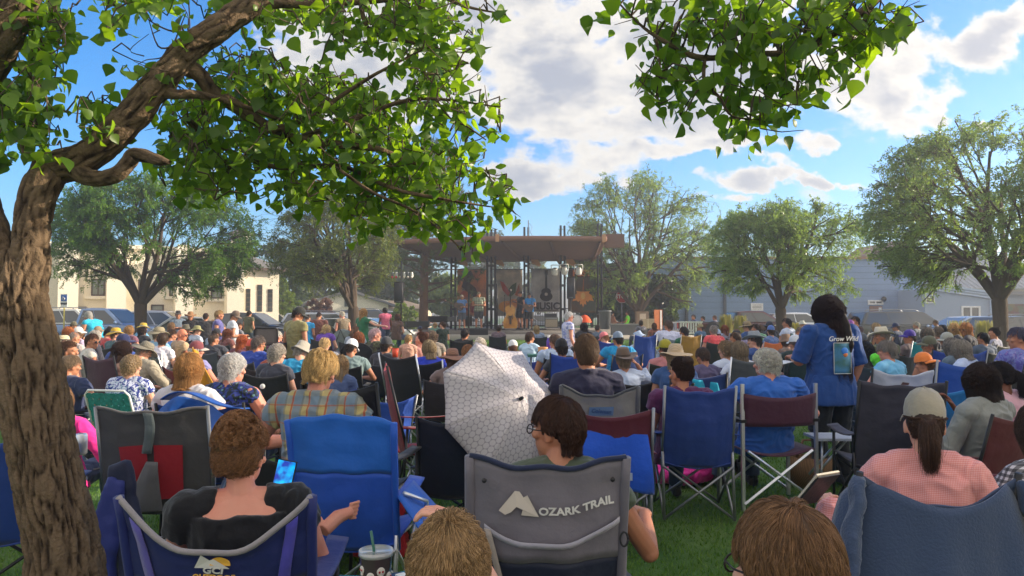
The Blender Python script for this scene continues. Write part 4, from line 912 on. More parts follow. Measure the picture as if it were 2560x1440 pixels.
# double bass
def bass():
    d=35.; T=thing('double_bass','honey coloured double bass lying upright between the musicians','double bass',(SX(1276,d),d,STZ),0)
    S_=(SZ(748,d)-STZ)
    prof=[(0,.30),(.10,.33),(.25,.345),(.40,.30),(.52,.21),(.60,.195),(.68,.225),(.80,.255),(.90,.21),(.97,.10),(1.0,.05)]
    H=1.12; pts=[(w,h*H+.08) for h,w in prof]+[(-w,h*H+.08) for h,w in reversed(prof)]
    mb=MB(); mb.prism(pts,lambda a,b,t:(a,-.1+t,b),.22); b_=mb.build('body',mat('honey_wood',(.62,.30,.04),.25,.25,3,coat=.6,col2=(.45,.17,.02)),T,False)
    mb=MB(); mb.box((0,-.12,1.45),(.05,.05,.75)); mb.ell((0,-.1,1.86),(.05,.06,.1)); mb.build('neck',mat('ebony',(.05,.03,.02),.4),T,False)
    mb=MB(); mb.box((0,-.14,.42),(.1,.03,.3)); mb.box((0,-.15,.62),(.16,.03,.09)); mb.build('tailpiece',mat('ebony',(.05,.03,.02),.4),T,False)
    for k in (-1,1): mb=MB(); mb.tube([(k*.1,-.125,.52),(k*.12,-.125,.62),(k*.09,-.125,.72)],.012,4); mb.build('sound_hole',M_BLK,T)
bass()
# drum, orange jacket, cables
d=34.8; T=thing('bass_drum','white bass drum facing the crowd beside the grey bin','drum',(SX(1440,d),d,SZ(802,d)))
mb=MB(); rot=Matrix.Rotation(R(90),3,'X'); mb.lathe([(.01,.16),(.26,.16),(.27,.14),(.27,-.14),(.26,-.16),(.01,-.16)],(0,0,.02),24,rot=rot); mb.build('shell',mat('drum_white',(.7,.68,.66),.5),T)
mb=MB(); mb.lathe([(.25,.17),(.285,.17),(.285,.13),(.25,.13)],(0,0,.02),24,rot=rot); mb.build('hoop',M_METAL,T); mb=MB(); mb.tube([(.1,-.1,-.1),(.3,-.3,-.55)],.015,5); mb.tube([(-.1,-.1,-.1),(-.3,-.3,-.55)],.015,5); mb.build('spur',M_METAL,T)
d=37.; T=thing('orange_jacket','bright orange jacket thrown over gear at the back right of the stage','jacket',(SX(1461,d),d,SZ(806,d)))
mb=MB(); mb.lathe([(.02,.38),(.16,.33),(.30,.16),(.36,0)],(0,0,0),14,fn=lambda p,an,i:(p.x*(1+.15*math.sin(an*5)),p.y*.7,p.z)); mb.build('jacket_cloth',cloth('ff5a1e'),T)
# grey bin
d=34.; T=thing('trash_can','large grey ribbed trash can at the right corner of the stage','trash can',(SX(1512,d),d,SZ(823,d)))
mb=MB(); mb.lathe([(.01,0),(.24,0),(.28,.80),(.31,.80),(.31,.86),(.28,.86),(.27,.78),(.02,.7)],(0,0,0),22); mb.build('bin_body',mat('grey_plastic',(.17,.18,.19),.5,.1,10),T)
for s_ in (-1,1): mb=MB(); mb.tube([(s_*.28,-.08,.7),(s_*.34,-.05,.68),(s_*.34,.05,.68),(s_*.28,.08,.7)],.018,5); mb.build('handle',mat('grey_plastic',(.17,.18,.19),.5,.1,10),T)
# low planter wall right of the stage
d=33.5; T=thing('planter_wall','low grey concrete planter wall right of the grey bin','planter',(SX(1575,d),d,.5)); mb=MB(); mb.box((0,0,.2),(SX(1622,d)-SX(1527,d),.4,.62)); mb.build('wall_block',mat('dark_concrete',(.16,.16,.16),.9,.2,3),T,False); mb=MB(); mb.box((0,0,.535),(SX(1625,d)-SX(1524,d),.48,.05)); mb.build('cap_stone',mat('cap_concrete',(.3,.29,.27),.9),T,False)
d=33.2; T=thing('cardboard_box','tan cardboard box at the end of the planter wall','box',(SX(1618,d),d,SZ(820,d))); mb=MB(); mb.box((0,0,.2),(.55,.4,.42)); mb.build('carton',mat('cardboard',(.5,.38,.25),.9,.08,4),T,False); mb=MB(); mb.box((0,-.202,.2),(.06,.006,.42)); mb.build('tape',mat('tape',(.6,.5,.35),.4),T,False)
d=36.5; T=thing('cardboard_box','upright brown carton beside the merchandise table','box',(SX(1605,d),d,SZ(812,d))); mb=MB(); mb.box((0,0,.3),(.6,.4,.72)); mb.build('carton',mat('cardboard_dark',(.25,.18,.12),.9,.08,4),T,False); mb=MB(); mb.box((0,-.21,.4),(.3,.01,.3)); mb.build('paper_label',mat('paper',(.6,.5,.38),.8),T,False)
T=thing('signboard','orange and white upright board at the edge of the terrace','sign',(SX(1645,34),34,.45),R(20)); mb=MB(); mb.box((0,0,.62),(.42,.05,1.25)); mb.build('board',mat('orange_board',(.55,.17,.06),.7,.3,4),T,False); mb=MB(); mb.box((.13,-.035,.62),(.08,.01,1.2)); mb.build('stripe',M_WHITE,T,False)
# stop sign
d=44.; T=thing('stop_sign','red STOP sign on a post behind the right end of the stage','sign',(SX(1555,d),d,gz(SX(1555,d),d)))
zc=SZ(757,d); mb=MB(); mb.prism(circ(0,zc,.40,.40,8,math.pi/8),lambda a,b,t:(a,t,b),.01); mb.build('sign_plate',mat('sign_red',(.45,.02,.03),.4),T,False); mb=MB(); 
for k in range(8):
    a=math.pi/8+k*math.pi/4; b_=a+math.pi/4; mb.tube([(.38*math.cos(a),-.006,zc+.38*math.sin(a)),(.38*math.cos(b_),-.006,zc+.38*math.sin(b_))],.012,4)
mb.build('sign_border',M_WHITE,T); me=text_mesh('STOP',.33,extr=.002,bold=.012); o=mkobj('lettering',me,M_WHITE,T); o.rotation_euler=(math.pi/2,0,0); o.location=(0,-.01,zc); mb=MB(); mb.cyl((0,.04,0),(0,.04,zc+.35),.03); mb.build('pole',M_METAL,T)
# parking sign by the church
d=32.; T=thing('parking_sign','blue and white disabled parking sign beside the near trunk','sign',(SX(160,d),d,0)); mb=MB(); mb.box((0,0,SZ(748,d)),(.30,.02,.46)); mb.build('sign_plate',M_WHITE,T,False); mb=MB(); mb.box((0,-.015,SZ(745,d)),(.24,.01,.26)); mb.build('blue_panel',mat('sign_blue',(.02,.12,.5),.5),T,False); mb=MB(); mb.box((0,0,SZ(763,d)),(.28,.02,.2)); mb.build('sign_plate',M_WHITE,T,False)
mb=MB(); mb.lathe([(.04,.02),(.06,.02),(.06,-.02),(.04,-.02)],(.0,-.03,SZ(747,d)),12,rot=Matrix.Rotation(R(90),3,'X')); mb.tube([(-.03,-.03,SZ(742,d)+.03),(-.02,-.03,SZ(746,d)),(.05,-.03,SZ(747,d))],.012,4); mb.build('wheelchair_mark',M_WHITE,T); mb=MB(); mb.cyl((0,.03,0),(0,.03,SZ(738,d)),.03); mb.build('pole',mat('pole_yellow',(.6,.5,.1),.6),T)
# white railing and bench
d=35.; T=thing('white_railing','white picket railing right of the orange board','railing',(SX(1695,d),d,gz(SX(1695,d),d)))
mb=MB(); x0,x1=SX(1672,d)-SX(1695,d),SX(1755,d)-SX(1695,d); zt=SZ(806,d)-gz(SX(1695,d),d); zb=SZ(826,d)-gz(SX(1695,d),d)
mb.box(((x0+x1)/2,0,zt),(x1-x0,.06,.06)); mb.box(((x0+x1)/2,0,zb),(x1-x0,.06,.06)); mb.build('rail',M_WHITE,T,False)
for i in range(17):
    mb=MB(); mb.box((x0+(x1-x0)*i/16,0,(zt+zb)/2),(.03 if i%4 else .06,.03,zt-zb)); mb.build('picket',M_WHITE,T,False)
d=31.; T=thing('white_bench','white slatted bench seen from behind beside the dark red pickup','bench',(SX(1727,d),d,gz(SX(1727,d),d)),0)
zt=SZ(805,d)-gz(SX(1727,d),d)
for i in range(9): mb=MB(); mb.box((-.42+i*.105,0,zt-.24),(.06,.02,.45)); mb.build('slat',M_WHITE,T,False)
mb=MB(); mb.box((0,0,zt),(.98,.05,.06)); mb.box((0,.0,zt-.48),(.98,.05,.05)); mb.box((0,.25,zt-.5),(.98,.45,.03)); mb.build('seat_frame',M_WHITE,T,False)
for sx in (-.45,.45):
    for sy in (0,.45): mb=MB(); mb.box((sx,sy,(zt-.5)/2),(.05,.05,zt-.5)); mb.build('leg',M_WHITE,T,False)
# stage floor cables
T=tag(MB().build('x',M_BLK),'tangle of black cables and pedals along the stage front','cables'); bpy.data.objects.remove(T)
mb=MB(); rd=random.Random(2); pts=[]
x=SX(1180,34)
while x<SX(1480,34): pts.append((x,34+rd.uniform(-.3,.5),STZ+.02)); x+=rd.uniform(.1,.3)
mb.tube(pts,.018,5); o=mb.build('stage_cable',M_BLK); tag(o,'black cable snaking along the stage front','cable')
for i,(px,lb) in enumerate(((1253,'dark effects pedal left of the bass'),(1357,'black effects pedal with knobs beside the yellow shoes'),(1160,'low pedalboard at the feet of the checked shirt musician'))):
    T=thing('effects_pedal',lb,'pedal',(SX(px,34.1),34.1,STZ),0,'effects pedals'); mb=MB(); mb.box((0,0,.05),(.35,.2,.08),taper=.9); mb.build('case',M_BLKP,T,False)
    for k in range(3): mb=MB(); mb.cyl((-.1+k*.1,0,.09),(-.1+k*.1,0,.12),.02); mb.build('knob',M_METAL,T)
# ------------------------------------------------------------------ vehicles
def vehicle(name,label,px0,d,rz,kind,col,L=4.7,H=1.6,W=1.85,metal=0,group='cars parked beyond the lawn',roofpx=None,flip=False,z0=0.0):
    """origin at the ground below the middle; the side faces the viewer, nose towards +X (flip: -X)"""
    x=(px0-1280)/F*d; z=gz(x,d)+.015+z0
    if roofpx: H=CH+(HOR-roofpx)/F*d-z
    T=thing(name,label,kind if kind!='suv' else 'suv',(x,d,z),rz,group)
    s=-1 if flip else 1; h=H; wheel=.34 if kind in('sedan','wagon') else .40
    belt=h*.58; l=L/2
    if kind=='pickup':
        low=[(-l,.45),(-l,belt*.98),(-.05*L,belt),(.18*L,belt*1.0),(.24*L,belt*.98),(l*.96,belt*.90),(l,belt*.70),(l,.35)]
        cab=[(-.13*L,belt),(-.10*L,h*.97),(-.02*L,h),(.10*L,h*.98),(.24*L,belt*.99)]
    elif kind=='suv':
        low=[(-l,.4),(-l,belt*.95),(-l*.97,belt),(.20*L,belt),(l*.93,belt*.90),(l,belt*.70),(l,.33)]
        cab=[(-l*.97,belt),(-l*.86,h*.97),(-.2*L,h),(.08*L,h*.985),(.26*L,belt*.99)]
    elif kind=='wagon':
        low=[(-l,.38),(-l,belt*.92),(-l*.95,belt),(.20*L,belt*.98),(l*.90,belt*.82),(l,belt*.62),(l,.28)]
        cab=[(-l*.95,belt),(-l*.72,h*.95),(-.1*L,h),(.06*L,h*.98),(.29*L,belt*.97)]
    else:
        low=[(-l,.38),(-l*.99,belt*.88),(-l*.80,belt*.98),(.18*L,belt*.98),(l*.90,belt*.82),(l,belt*.6),(l,.28)]
        cab=[(-.36*L,belt*.98),(-.20*L,h*.96),(-.05*L,h),(.07*L,h*.98),(.26*L,belt*.97)]
    pm=paint(col,metal)
    def side(poly,wt,wb,zlo,zhi):
        def fn(a,b,t):
            k=(b-zlo)/(zhi-zlo+1e-6); w=wb+(wt-wb)*k; return (s*a,(t-.5)*w,b)
        return fn
    mb=MB(); mb.prism(low,lambda a,b,t:(s*a,(t-.5)*W*(1-.05*abs(a/l)**6),b),1.0); body=mb.build('body',pm,T,False)
    bv=body.modifiers.new('bevel','BEVEL'); bv.width=.05; bv.segments=3; bv.limit_method='ANGLE'
    body.data.polygons.foreach_set('use_smooth',[True]*len(body.data.polygons))
    mb=MB(); mb.prism(cab,side(cab,W*.78,W*.94,belt,h),1.0); c=mb.build('cab',pm,T,False)
    bv=c.modifiers.new('bevel','BEVEL'); bv.width=.04; bv.segments=3; bv.limit_method='ANGLE'; c.data.polygons.foreach_set('use_smooth',[True]*len(c.data.polygons))
    def yy(b): k=(b-belt)/(h-belt); return (W*.94+(W*.78-W*.94)*k)/2
    # side windows
    xs0=cab[0][0]+.16; xs1=cab[-1][0]-.22; zt=h*.955; zb_=belt+.04
    tl=(cab[1][0]-cab[0][0])/(h-belt); tr_=(cab[-1][0]-cab[-2][0])/(h-belt)
    cuts={'pickup':[0,.46,1],'suv':[0,.34,.66,1],'wagon':[0,.28,.62,1],'sedan':[0,.5,1]}[kind]
    for sd in (-1,1):
        for i in range(len(cuts)-1):
            def edge(t,top):
                a=xs0+(xs1-xs0)*t
                if top: a=xs0+max(0,tl)*(zt-zb_)+(xs1-tr_*(zt-zb_)-xs0-max(0,tl)*(zt-zb_))*t
                return a
            t0=cuts[i]+(.012 if i else 0); t1=cuts[i+1]-(.012 if i<len(cuts)-2 else 0)
            q=[(edge(t0,0),zb_),(edge(t1,0),zb_),(edge(t1,1),zt-.03),(edge(t0,1),zt-.03)]
            mb=MB(); vs=[(s*a,sd*(yy(b)+.012),b) for a,b in q]+[(s*a,sd*(yy(b)-.02),b) for a,b in q]
            mb.add(vs,[(0,1,2,3),(7,6,5,4),(0,4,5,1),(1,5,6,2),(2,6,7,3),(3,7,4,0)]); mb.build('side_window',M_GLASS,T,False)
    # windscreen and rear window
    for nm,(p,q) in (('windscreen',(cab[-1],cab[-2])),('rear_window',(cab[0],cab[1]))):
        dx=.02 if nm=='windscreen' else -.02; vs=[]
        for (a,b),tt in ((p,.12),(q,.9)):
            pa=p[0]+(q[0]-p[0])*tt; pb=p[1]+(q[1]-p[1])*tt; w=yy(pb)*.90; vs+=[(s*(pa+dx),-w,pb+.012),(s*(pa+dx),w,pb+.012)]
        mb=MB(); mb.add(vs+[(v[0]-s*dx*2,v[1],v[2]-.02) for v in vs],[(0,1,3,2),(4,6,7,5),(0,2,6,4),(1,5,7,3)]); mb.build(nm,M_GLASS,T,False)
    for wx in (-.30*L,.31*L):
        for sd in (-1,1):
            mb=MB(); mb.lathe([(wheel*.6,-.11),(wheel,-.10),(wheel,.10),(wheel*.6,.11)],(s*wx,sd*(W/2-.10),wheel),18,rot=Matrix.Rotation(R(90),3,'X')); w_=mb.build('wheel',M_RUB,T)
            mb=MB(); mb.lathe([(.02,.11),(wheel*.62,.08),(wheel*.62,-.08),(.02,-.11)],(s*wx,sd*(W/2-.10),wheel),10,rot=Matrix.Rotation(R(90),3,'X')); mb.build('rim',M_METAL,w_)
    for sd in (-1,1):
        mb=MB(); mb.box((s*(l-.06),sd*W*.38,belt*.72),(.16,.32,.15)); mb.build('headlight',mat('lens_clear',(.8,.8,.8),.1),T,False)
        mb=MB(); mb.box((-s*(l-.04),sd*W*.42,belt*.78),(.12,.16,.26)); mb.build('tail_light',mat('lens_red',(.5,.02,.02),.2),T,False)
        mb=MB(); mb.ell((s*(cab[-1][0]-.25),sd*(W/2+.08),belt+.10),(.06,.10,.07)); mb.build('wing_mirror',pm,T)
        mb=MB(); 
        for i in range(1,len(cuts)): mb.box((s*(xs0+(xs1-xs0)*cuts[i]-(s*.0+.22)),sd*(W/2+.004),belt*.84),(.17,.02,.03))
        mb.build('door_handle',M_CHROME if kind!='sedan' else pm,T,False)
    if kind=='suv':
        for sd in (-1,1): mb=MB(); mb.tube([(-s*.3*L,sd*W*.34,h),(-s*.28*L,sd*W*.34,h+.07),(s*.02*L,sd*W*.34,h+.06),(s*.05*L,sd*W*.34,h*.99)],.022,5); mb.build('roof_rack',M_METAL,T)
    if kind=='pickup':
        mb=MB(); mb.box((-s*.33*L,0,belt*.99),(.30*L,W*.80,.05)); mb.build('bed_cover',mat('bed_liner',(.04,.04,.045),.6),T,False)
    return T
vehicle('pickup_truck','blue-grey crew cab pickup beside the near tree trunk',262,33,R(-4),'pickup','7d96bd',L=5.9,W=1.95,roofpx=770,metal=.35)
vehicle('parked_suv','white SUV half hidden behind the blue-grey pickup',195,38,R(-3),'suv','d8d8d2',L=4.8,roofpx=772)
vehicle('parked_car','silver hatchback behind the left locust trunk',408,35,R(8),'wagon','aab0bc',L=4.3,roofpx=776,metal=.3)
vehicle('parked_car','pale silver sedan with sunlit hood right of the left locust trunk',452,31.5,R(200),'sedan','c3c5c8',L=4.5,roofpx=790,metal=.3,z0=-.15)
vehicle('parked_car','black sedan in front of the church tower',628,34,R(-5),'sedan','1c1f26',L=4.9,roofpx=781,metal=.2,z0=0)
vehicle('parked_suv','small white SUV between the black sedan and the yellow-green bush',698,52,R(0),'suv','dcdcd6',L=4.4,roofpx=783)
vehicle('parked_suv','silver-white SUV behind the man in the brown shirt',838,36,R(-6),'suv','c2c9d2',L=5.0,roofpx=781,metal=.2)
vehicle('parked_car','white hatchback whose hood shows behind the child in green',915,33.5,R(-8),'wagon','dadad8',L=4.6,roofpx=793,z0=-.1)
vehicle('parked_suv','dark blue SUV beyond the pink shirted child',935,47,R(4),'suv','3a4656',L=4.6,roofpx=774)
vehicle('parked_suv','silver SUV beyond the street right of the pink shirted child',982,52,R(0),'suv','a5a9ad',L=4.6,roofpx=777)
vehicle('parked_car','white car glimpsed under the bandstand banners',1165,48,R(0),'sedan','d5d5d5',L=4.6,roofpx=788)
vehicle('parked_car','silver car glimpsed behind the amplifiers',1345,48,R(0),'wagon','b5b8bd',L=4.6,roofpx=786)
vehicle('pickup_truck','dark red extended cab pickup in front of the blue hall',1862,34,R(3),'pickup','4a1418',L=5.8,W=1.95,roofpx=777,metal=.2)
vehicle('parked_car','white sedan with sunlit hood behind the standing woman',1985,36,R(2),'sedan','d5dae2',L=4.7,roofpx=781)
vehicle('parked_suv','large dark grey-green suburban wagon at the right',2262,37,R(3),'suv','2c3230',L=5.6,W=2.0,roofpx=778,metal=.3)
vehicle('parked_car','light blue station wagon left of the right tree trunk',2412,34.5,R(183),'wagon','8fa6c6',L=4.9,roofpx=790,metal=.3)
vehicle('parked_suv','dark SUV at the right edge behind the tree trunk',2580,31,R(4),'suv','30373d',L=4.9,roofpx=790,metal=.3)
# ------------------------------------------------------------------ people
_tmpmats=None
def remesh(mb,voxel,smooth=4,disp=0,dscale=6,seed=0,name='m',cut=None,fold=None):
    me=mb.mesh('t'); o=bpy.data.objects.new('t',me); COL.objects.link(o)
    r=o.modifiers.new('r','REMESH'); r.mode='VOXEL'; r.voxel_size=voxel; r.use_smooth_shade=True
    if smooth: s=o.modifiers.new('s','SMOOTH'); s.factor=.5; s.iterations=smooth
    dg=bpy.context.evaluated_depsgraph_get(); out=bpy.data.meshes.new_from_object(o.evaluated_get(dg)); bpy.data.objects.remove(o); bpy.data.meshes.remove(me)
    if disp:
        n=len(out.vertices); co=np.empty(n*3,np.float32); out.vertices.foreach_get('co',co); no=np.empty(n*3,np.float32); out.vertices.foreach_get('normal',no)
        co=co.reshape(-1,3); no=no.reshape(-1,3); off=Vector((seed*3.1,0,seed*1.7)); d=np.empty(n,np.float32)
        for i in range(n):
            p=Vector(co[i].tolist())
            if fold: q=Vector((p.x*fold[0],p.y*fold[1],p.z*fold[2]))
            else: q=p*dscale
            w=noise.noise(q*.6+off)*1.5
            a=noise.noise(q+off+Vector((w,w,-w))); d[i]=(1-abs(a)*2.6)*.6+noise.noise(q*2.3+off)*.35
        co+=no*(d*disp)[:,None]; out.vertices.foreach_set('co',co.reshape(-1))
    out.polygons.foreach_set('use_smooth',[True]*len(out.polygons)); out.name=name; out.update(); return out
def lerp(a,b,t): return a+(b-a)*t
HEADDIR={'fwd':(0,0),'left':(55,0),'right':(-55,0),'down':(0,-28),'hleft':(28,-4),'hright':(-28,-4),'back':(120,0),'dleft':(35,-25),'dright':(-35,-25)}
def pose_joints(pose,build='avg',head='fwd'):
    W={'slim':.93,'avg':1.0,'heavy':1.16,'kid':.86}[build]
    V=Vector; J={}
    stand=pose.startswith('stand')
    if not stand:
        hz=0
        J.update(pel=V((0,-.05,.50)),wai=V((0,-.10,.67)),che=V((0,-.135,.87)),nb=V((0,-.14,1.015)),hd=V((0,-.105,1.15)))
        for s,n in ((1,'R'),(-1,'L')):
            J['sh'+n]=V((s*.172*W,-.135,.958)); J['hip'+n]=V((s*.09,-.04,.50)); J['kn'+n]=V((s*.13,.41,.52)); J['an'+n]=V((s*.14,.46,.09)); J['to'+n]=V((s*.16,.62,.045))
            if pose=='rest': J['el'+n]=V((s*(.265*W),-.08,.70)); J['wr'+n]=V((s*.27,.17,.70)); J['hdir'+n]=V((0,1,-.1))
            elif pose=='lap': J['el'+n]=V((s*(.25*W),-.06,.69)); J['wr'+n]=V((s*.10,.16,.66)); J['hdir'+n]=V((-s*.5,.8,-.1))
            elif pose=='wide': J['el'+n]=V((s*(.34*W),-.06,.73)); J['wr'+n]=V((s*.22,.14,.72)); J['hdir'+n]=V((-s*.4,.9,0))
            elif pose=='armup':
                if s>0: J['el'+n]=V((.33,-.05,.86)); J['wr'+n]=V((.20,-.02,1.08)); J['hdir'+n]=V((-.5,.1,.6))
                else: J['el'+n]=V((-.25,-.06,.69)); J['wr'+n]=V((-.10,.16,.66)); J['hdir'+n]=V((.5,.8,-.1))
            elif pose=='restwide': J['el'+n]=V((s*.36,-.06,.67)); J['wr'+n]=V((s*.405,.20,.75)); J['hdir'+n]=V((s*.05,1,-.05))
            elif pose=='cross4':
                if s>0: J['el'+n]=V((.30,-.02,.70)); J['wr'+n]=V((.205,.125,.85)); J['hdir'+n]=V((-.45,.15,.75))
                else: J['el'+n]=V((-.25,-.06,.69)); J['wr'+n]=V((-.12,.18,.66)); J['hdir'+n]=V((.5,.8,-.1)); J['knL']=V((-.06,.42,.62)); J['anL']=V((.33,.50,.70)); J['toL']=V((.47,.56,.73))
            elif pose=='handup':
                if s>0: J['el'+n]=V((.24,.06,.80)); J['wr'+n]=V((-.01,.27,1.17)); J['hdir'+n]=V((-.9,.1,.25))
                else: J['el'+n]=V((-.25,-.06,.69)); J['wr'+n]=V((-.10,.16,.66)); J['hdir'+n]=V((.5,.8,-.1))
            elif pose=='phone':
                if s>0: J['el'+n]=V((.24,.03,.74)); J['wr'+n]=V((.12,.20,.93)); J['hdir'+n]=V((-.3,.3,.7))
                else: J['el'+n]=V((-.25,-.06,.69)); J['wr'+n]=V((-.12,.18,.66)); J['hdir'+n]=V((.5,.8,-.1))
    else:
        J.update(pel=V((0,0,.93)),wai=V((0,-.005,1.09)),che=V((0,-.01,1.28)),nb=V((0,-.02,1.425)),hd=V((0,.015,1.56)))
        for s,n in ((1,'R'),(-1,'L')):
            J['sh'+n]=V((s*.172*W,-.015,1.372)); J['hip'+n]=V((s*.09,0,.90)); J['kn'+n]=V((s*.105,.02,.49)); J['an'+n]=V((s*.115,-.02,.085)); J['to'+n]=V((s*.14,.13,.04))
            J['el'+n]=V((s*.235*W,-.03,1.09)); J['wr'+n]=V((s*.24,.06,.85)); J['hdir'+n]=V((0,.15,-1))
            if pose=='stand_hold': J['wr'+n]=V((s*.10,.26,1.10)); J['hdir'+n]=V((-s*.6,.5,.1))
            if pose=='stand_reach' and s>0: J['el'+n]=V((.42,.05,1.24)); J['wr'+n]=V((.66,.10,1.22)); J['hdir'+n]=V((1,.1,0))
            if pose=='stand_read' and s<0: J['el'+n]=V((-.27,.05,1.12)); J['wr'+n]=V((-.16,.30,1.14)); J['hdir'+n]=V((.3,.9,.1))
            if pose=='stand_walk': 
                J['kn'+n]=V((s*.10,.14*s+.04,.49)); J['an'+n]=V((s*.11,.28*s-.04,.10 if s>0 else .14)); J['to'+n]=J['an'+n]+V((0,.15,-.05))
            if pose=='stand_cross': J['wr'+n]=V((-s*.03,.2,1.17)); J['hdir'+n]=V((-s,.1,.05))
    if pose=='stand_bend':
        for k in ('wai','che','nb','hd','shR','shL'):
            p=J[k]-J['pel']; a=R(38); J[k]=J['pel']+V((p.x,p.y*math.cos(a)+p.z*math.sin(a),p.z*math.cos(a)-p.y*math.sin(a)))
        for n,s in (('R',1),('L',-1)): J['el'+n]=J['sh'+n]+V((s*.05,.0,-.28)); J['wr'+n]=J['el'+n]+V((-s*.05,.16,-.18)); J['hdir'+n]=V((0,.7,-.7))
    yaw,pit=HEADDIR[head]; pit=R(pit)
    if pit: J['hd']=J['hd']+V((0,-.035*math.sin(pit)*2,.02*math.sin(pit)))
    J['HM']=Matrix.Translation(J['hd'])@Matrix.Rotation(R(yaw),4,'Z')@Matrix.Rotation(pit,4,'X')
    J['W']=W; J['stand']=stand; return J
def hand(mb,w,d,up,side,curl=.5,scale=1.0,fr=.0085):
    """palm and five fingers; d direction of the fingers, up = back of the hand, side=+1 thumb towards d x up"""
    d=d.normalized(); lat=d.cross(up).normalized(); up=lat.cross(d).normalized(); k=scale
    pc=w+d*.045*k
    for t in (-.028,-.009,.010,.028): mb.tube([w+lat*t*.7*k,w+d*.085*k+lat*t*k],[.015*k,.0125*k],8)
    for i,(t,L) in enumerate(((-.030,.058),(-.010,.074),(.011,.080),(.031,.070))):
        if side>0: t=-t
        b=w+d*.085*k+lat*t*k; a1=curl*(.45+.1*i); a2=curl*1.5
        d1=(d*math.cos(a1)-up*math.sin(a1)+lat*t*2.2).normalized(); d2=(d*math.cos(a1+a2)-up*math.sin(a1+a2)+lat*t*1.5).normalized(); d3=(d*math.cos(a1+a2*1.5)-up*math.sin(a1+a2*1.5)).normalized()
        p1=b+d1*L*.45*k; p2=p1+d2*L*.32*k; p3=p2+d3*L*.28*k
        mb.tube([b,p1,p2,p3],[fr*1.1*k,fr*k,fr*.92*k,fr*.75*k],8)
    b=w+d*.028*k+lat*side*.024*k; d1=(d*.65+lat*side*.75-up*.25).normalized(); p1=b+d1*.038*k; p2=p1+(d*.85+lat*side*.25-up*.4*curl).normalized()*.032*k
    mb.tube([b,p1,p2],[fr*1.5*k,fr*1.2*k,fr*.9*k],8)
def head_prims(mb,M,fine=False):
    def E(c,r,rz=0):
        rot=M.to_3x3()@Matrix.Rotation(R(rz),3,'Z'); mb.ell(M@Vector(c),r,0,20,14,rot)
    E((0,-.008,.012),(.074,.093,.104)); E((0,.018,-.045),(.058,.070,.072)); E((0,.050,-.088),(.030,.028,.026)) # cranium, jaw, chin
    E((0,.078,.028),(.055,.016,.012)); E((0,.088,-.012),(.012,.016,.022)); E((0,.098,-.022),(.013,.013,.011))   # brow, nose
    E((0,.072,-.052),(.024,.016,.008)); E((0,.070,-.062),(.022,.015,.008)) # lips
    for s in (-1,1):
        E((s*.045,.062,-.018),(.020,.020,.018)); E((s*.076,-.004,-.012),(.008,.017,.028),s*-18); E((s*.078,.002,-.030),(.006,.010,.012))
def tri_rings(mb,rings,seg=20):
    vs=[];fs=[];n=len(rings)
    for (c,rx,ry) in rings:
        for k in range(seg):
            a=2*math.pi*k/seg; ca,sa=math.cos(a),math.sin(a); e=.8
            vs.append(c+Vector((rx*math.copysign(abs(ca)**e,ca),ry*math.copysign(abs(sa)**e,sa),0)))
    for i in range(n-1):
        for k in range(seg): a=i*seg+k; b=i*seg+(k+1)%seg; fs.append((a,b,b+seg,a+seg))
    fs.append(tuple(range(seg-1,-1,-1))); fs.append(tuple((n-1)*seg+k for k in range(seg))); mb.add(vs,fs)
def torso(mb,J,o=0,build='avg',bottom=-.06,top=1.0,fem=False):
    W=J['W']; h=1.13 if build=='heavy' else 1.0; P0,P1,P2,P3=J['pel'],J['wai'],J['che'],J['nb']
    z=Vector((0,0,1)); L=[]
    down=(P0-P1).normalized()
    L.append((P0+down*(-bottom),.165*W+o*1.5,.118*h+o*1.5)); L.append((P0,.168*W+o*1.3,.120*h+o*1.3)); L.append((lerp(P0,P1,.5),.155*W+o,.118*h+o)); L.append((P1,.138*W*(h**1.0)+o,.108*h**1.3+o))
    L.append((lerp(P1,P2,.5),.148*W+o,.112*h+o)); L.append((P2,.160*W+o,.112+o)); L.append((lerp(P2,P3,.5),.160*W+o,.098+o)); L.append((lerp(P2,P3,.82),.115*W+o,.072+o))
    if top<0: L.pop()
    if top>=1: L.append((P3+Vector((0,0,-.004)),.062+o,.058+o))
    tri_rings(mb,L)
    for n in 'RL':
        s=J['sh'+n]; mb.tube([P3+Vector((0,0,-.02)),lerp(P3,s,.55)+Vector((0,0,-.004)),s+Vector((0,0,-.012))] if top>=0 else [lerp(P3,s,.45)+Vector((0,0,-.012)),lerp(P3,s,.6)+Vector((0,0,-.006)),s+Vector((0,0,-.012))],[.048+o,.054+o,.056+o],12)
        mb.ell(s+Vector((0,0,-.01)),(.056+o,.058+o,.056+o)); 
def arm(mb,J,n,o=0,t0=0,t1=2,build='avg'):
    k=1.22 if build=='heavy' else (.85 if build in('kid','slim') else 1.0); s,e,w=J['sh'+n],J['el'+n],J['wr'+n]
    pts=[s,lerp(s,e,.35),lerp(s,e,.7),e,lerp(e,w,.3),lerp(e,w,.65),w]; rad=[.052,.047,.041,.037,.037,.031,.024]
    m=len(pts); q=[];r=[]
    for i in range(m):
        if i<=t1*3+1e-6: q.append(pts[i]); r.append(rad[i]*k+o+(.006 if o else 0)*i/2)
    mb.tube(q,r,12); mb.ell(s,(r[0],)*3)
    if t1>1: mb.ell(e,(rad[3]*k+o,)*3)
_pc={}
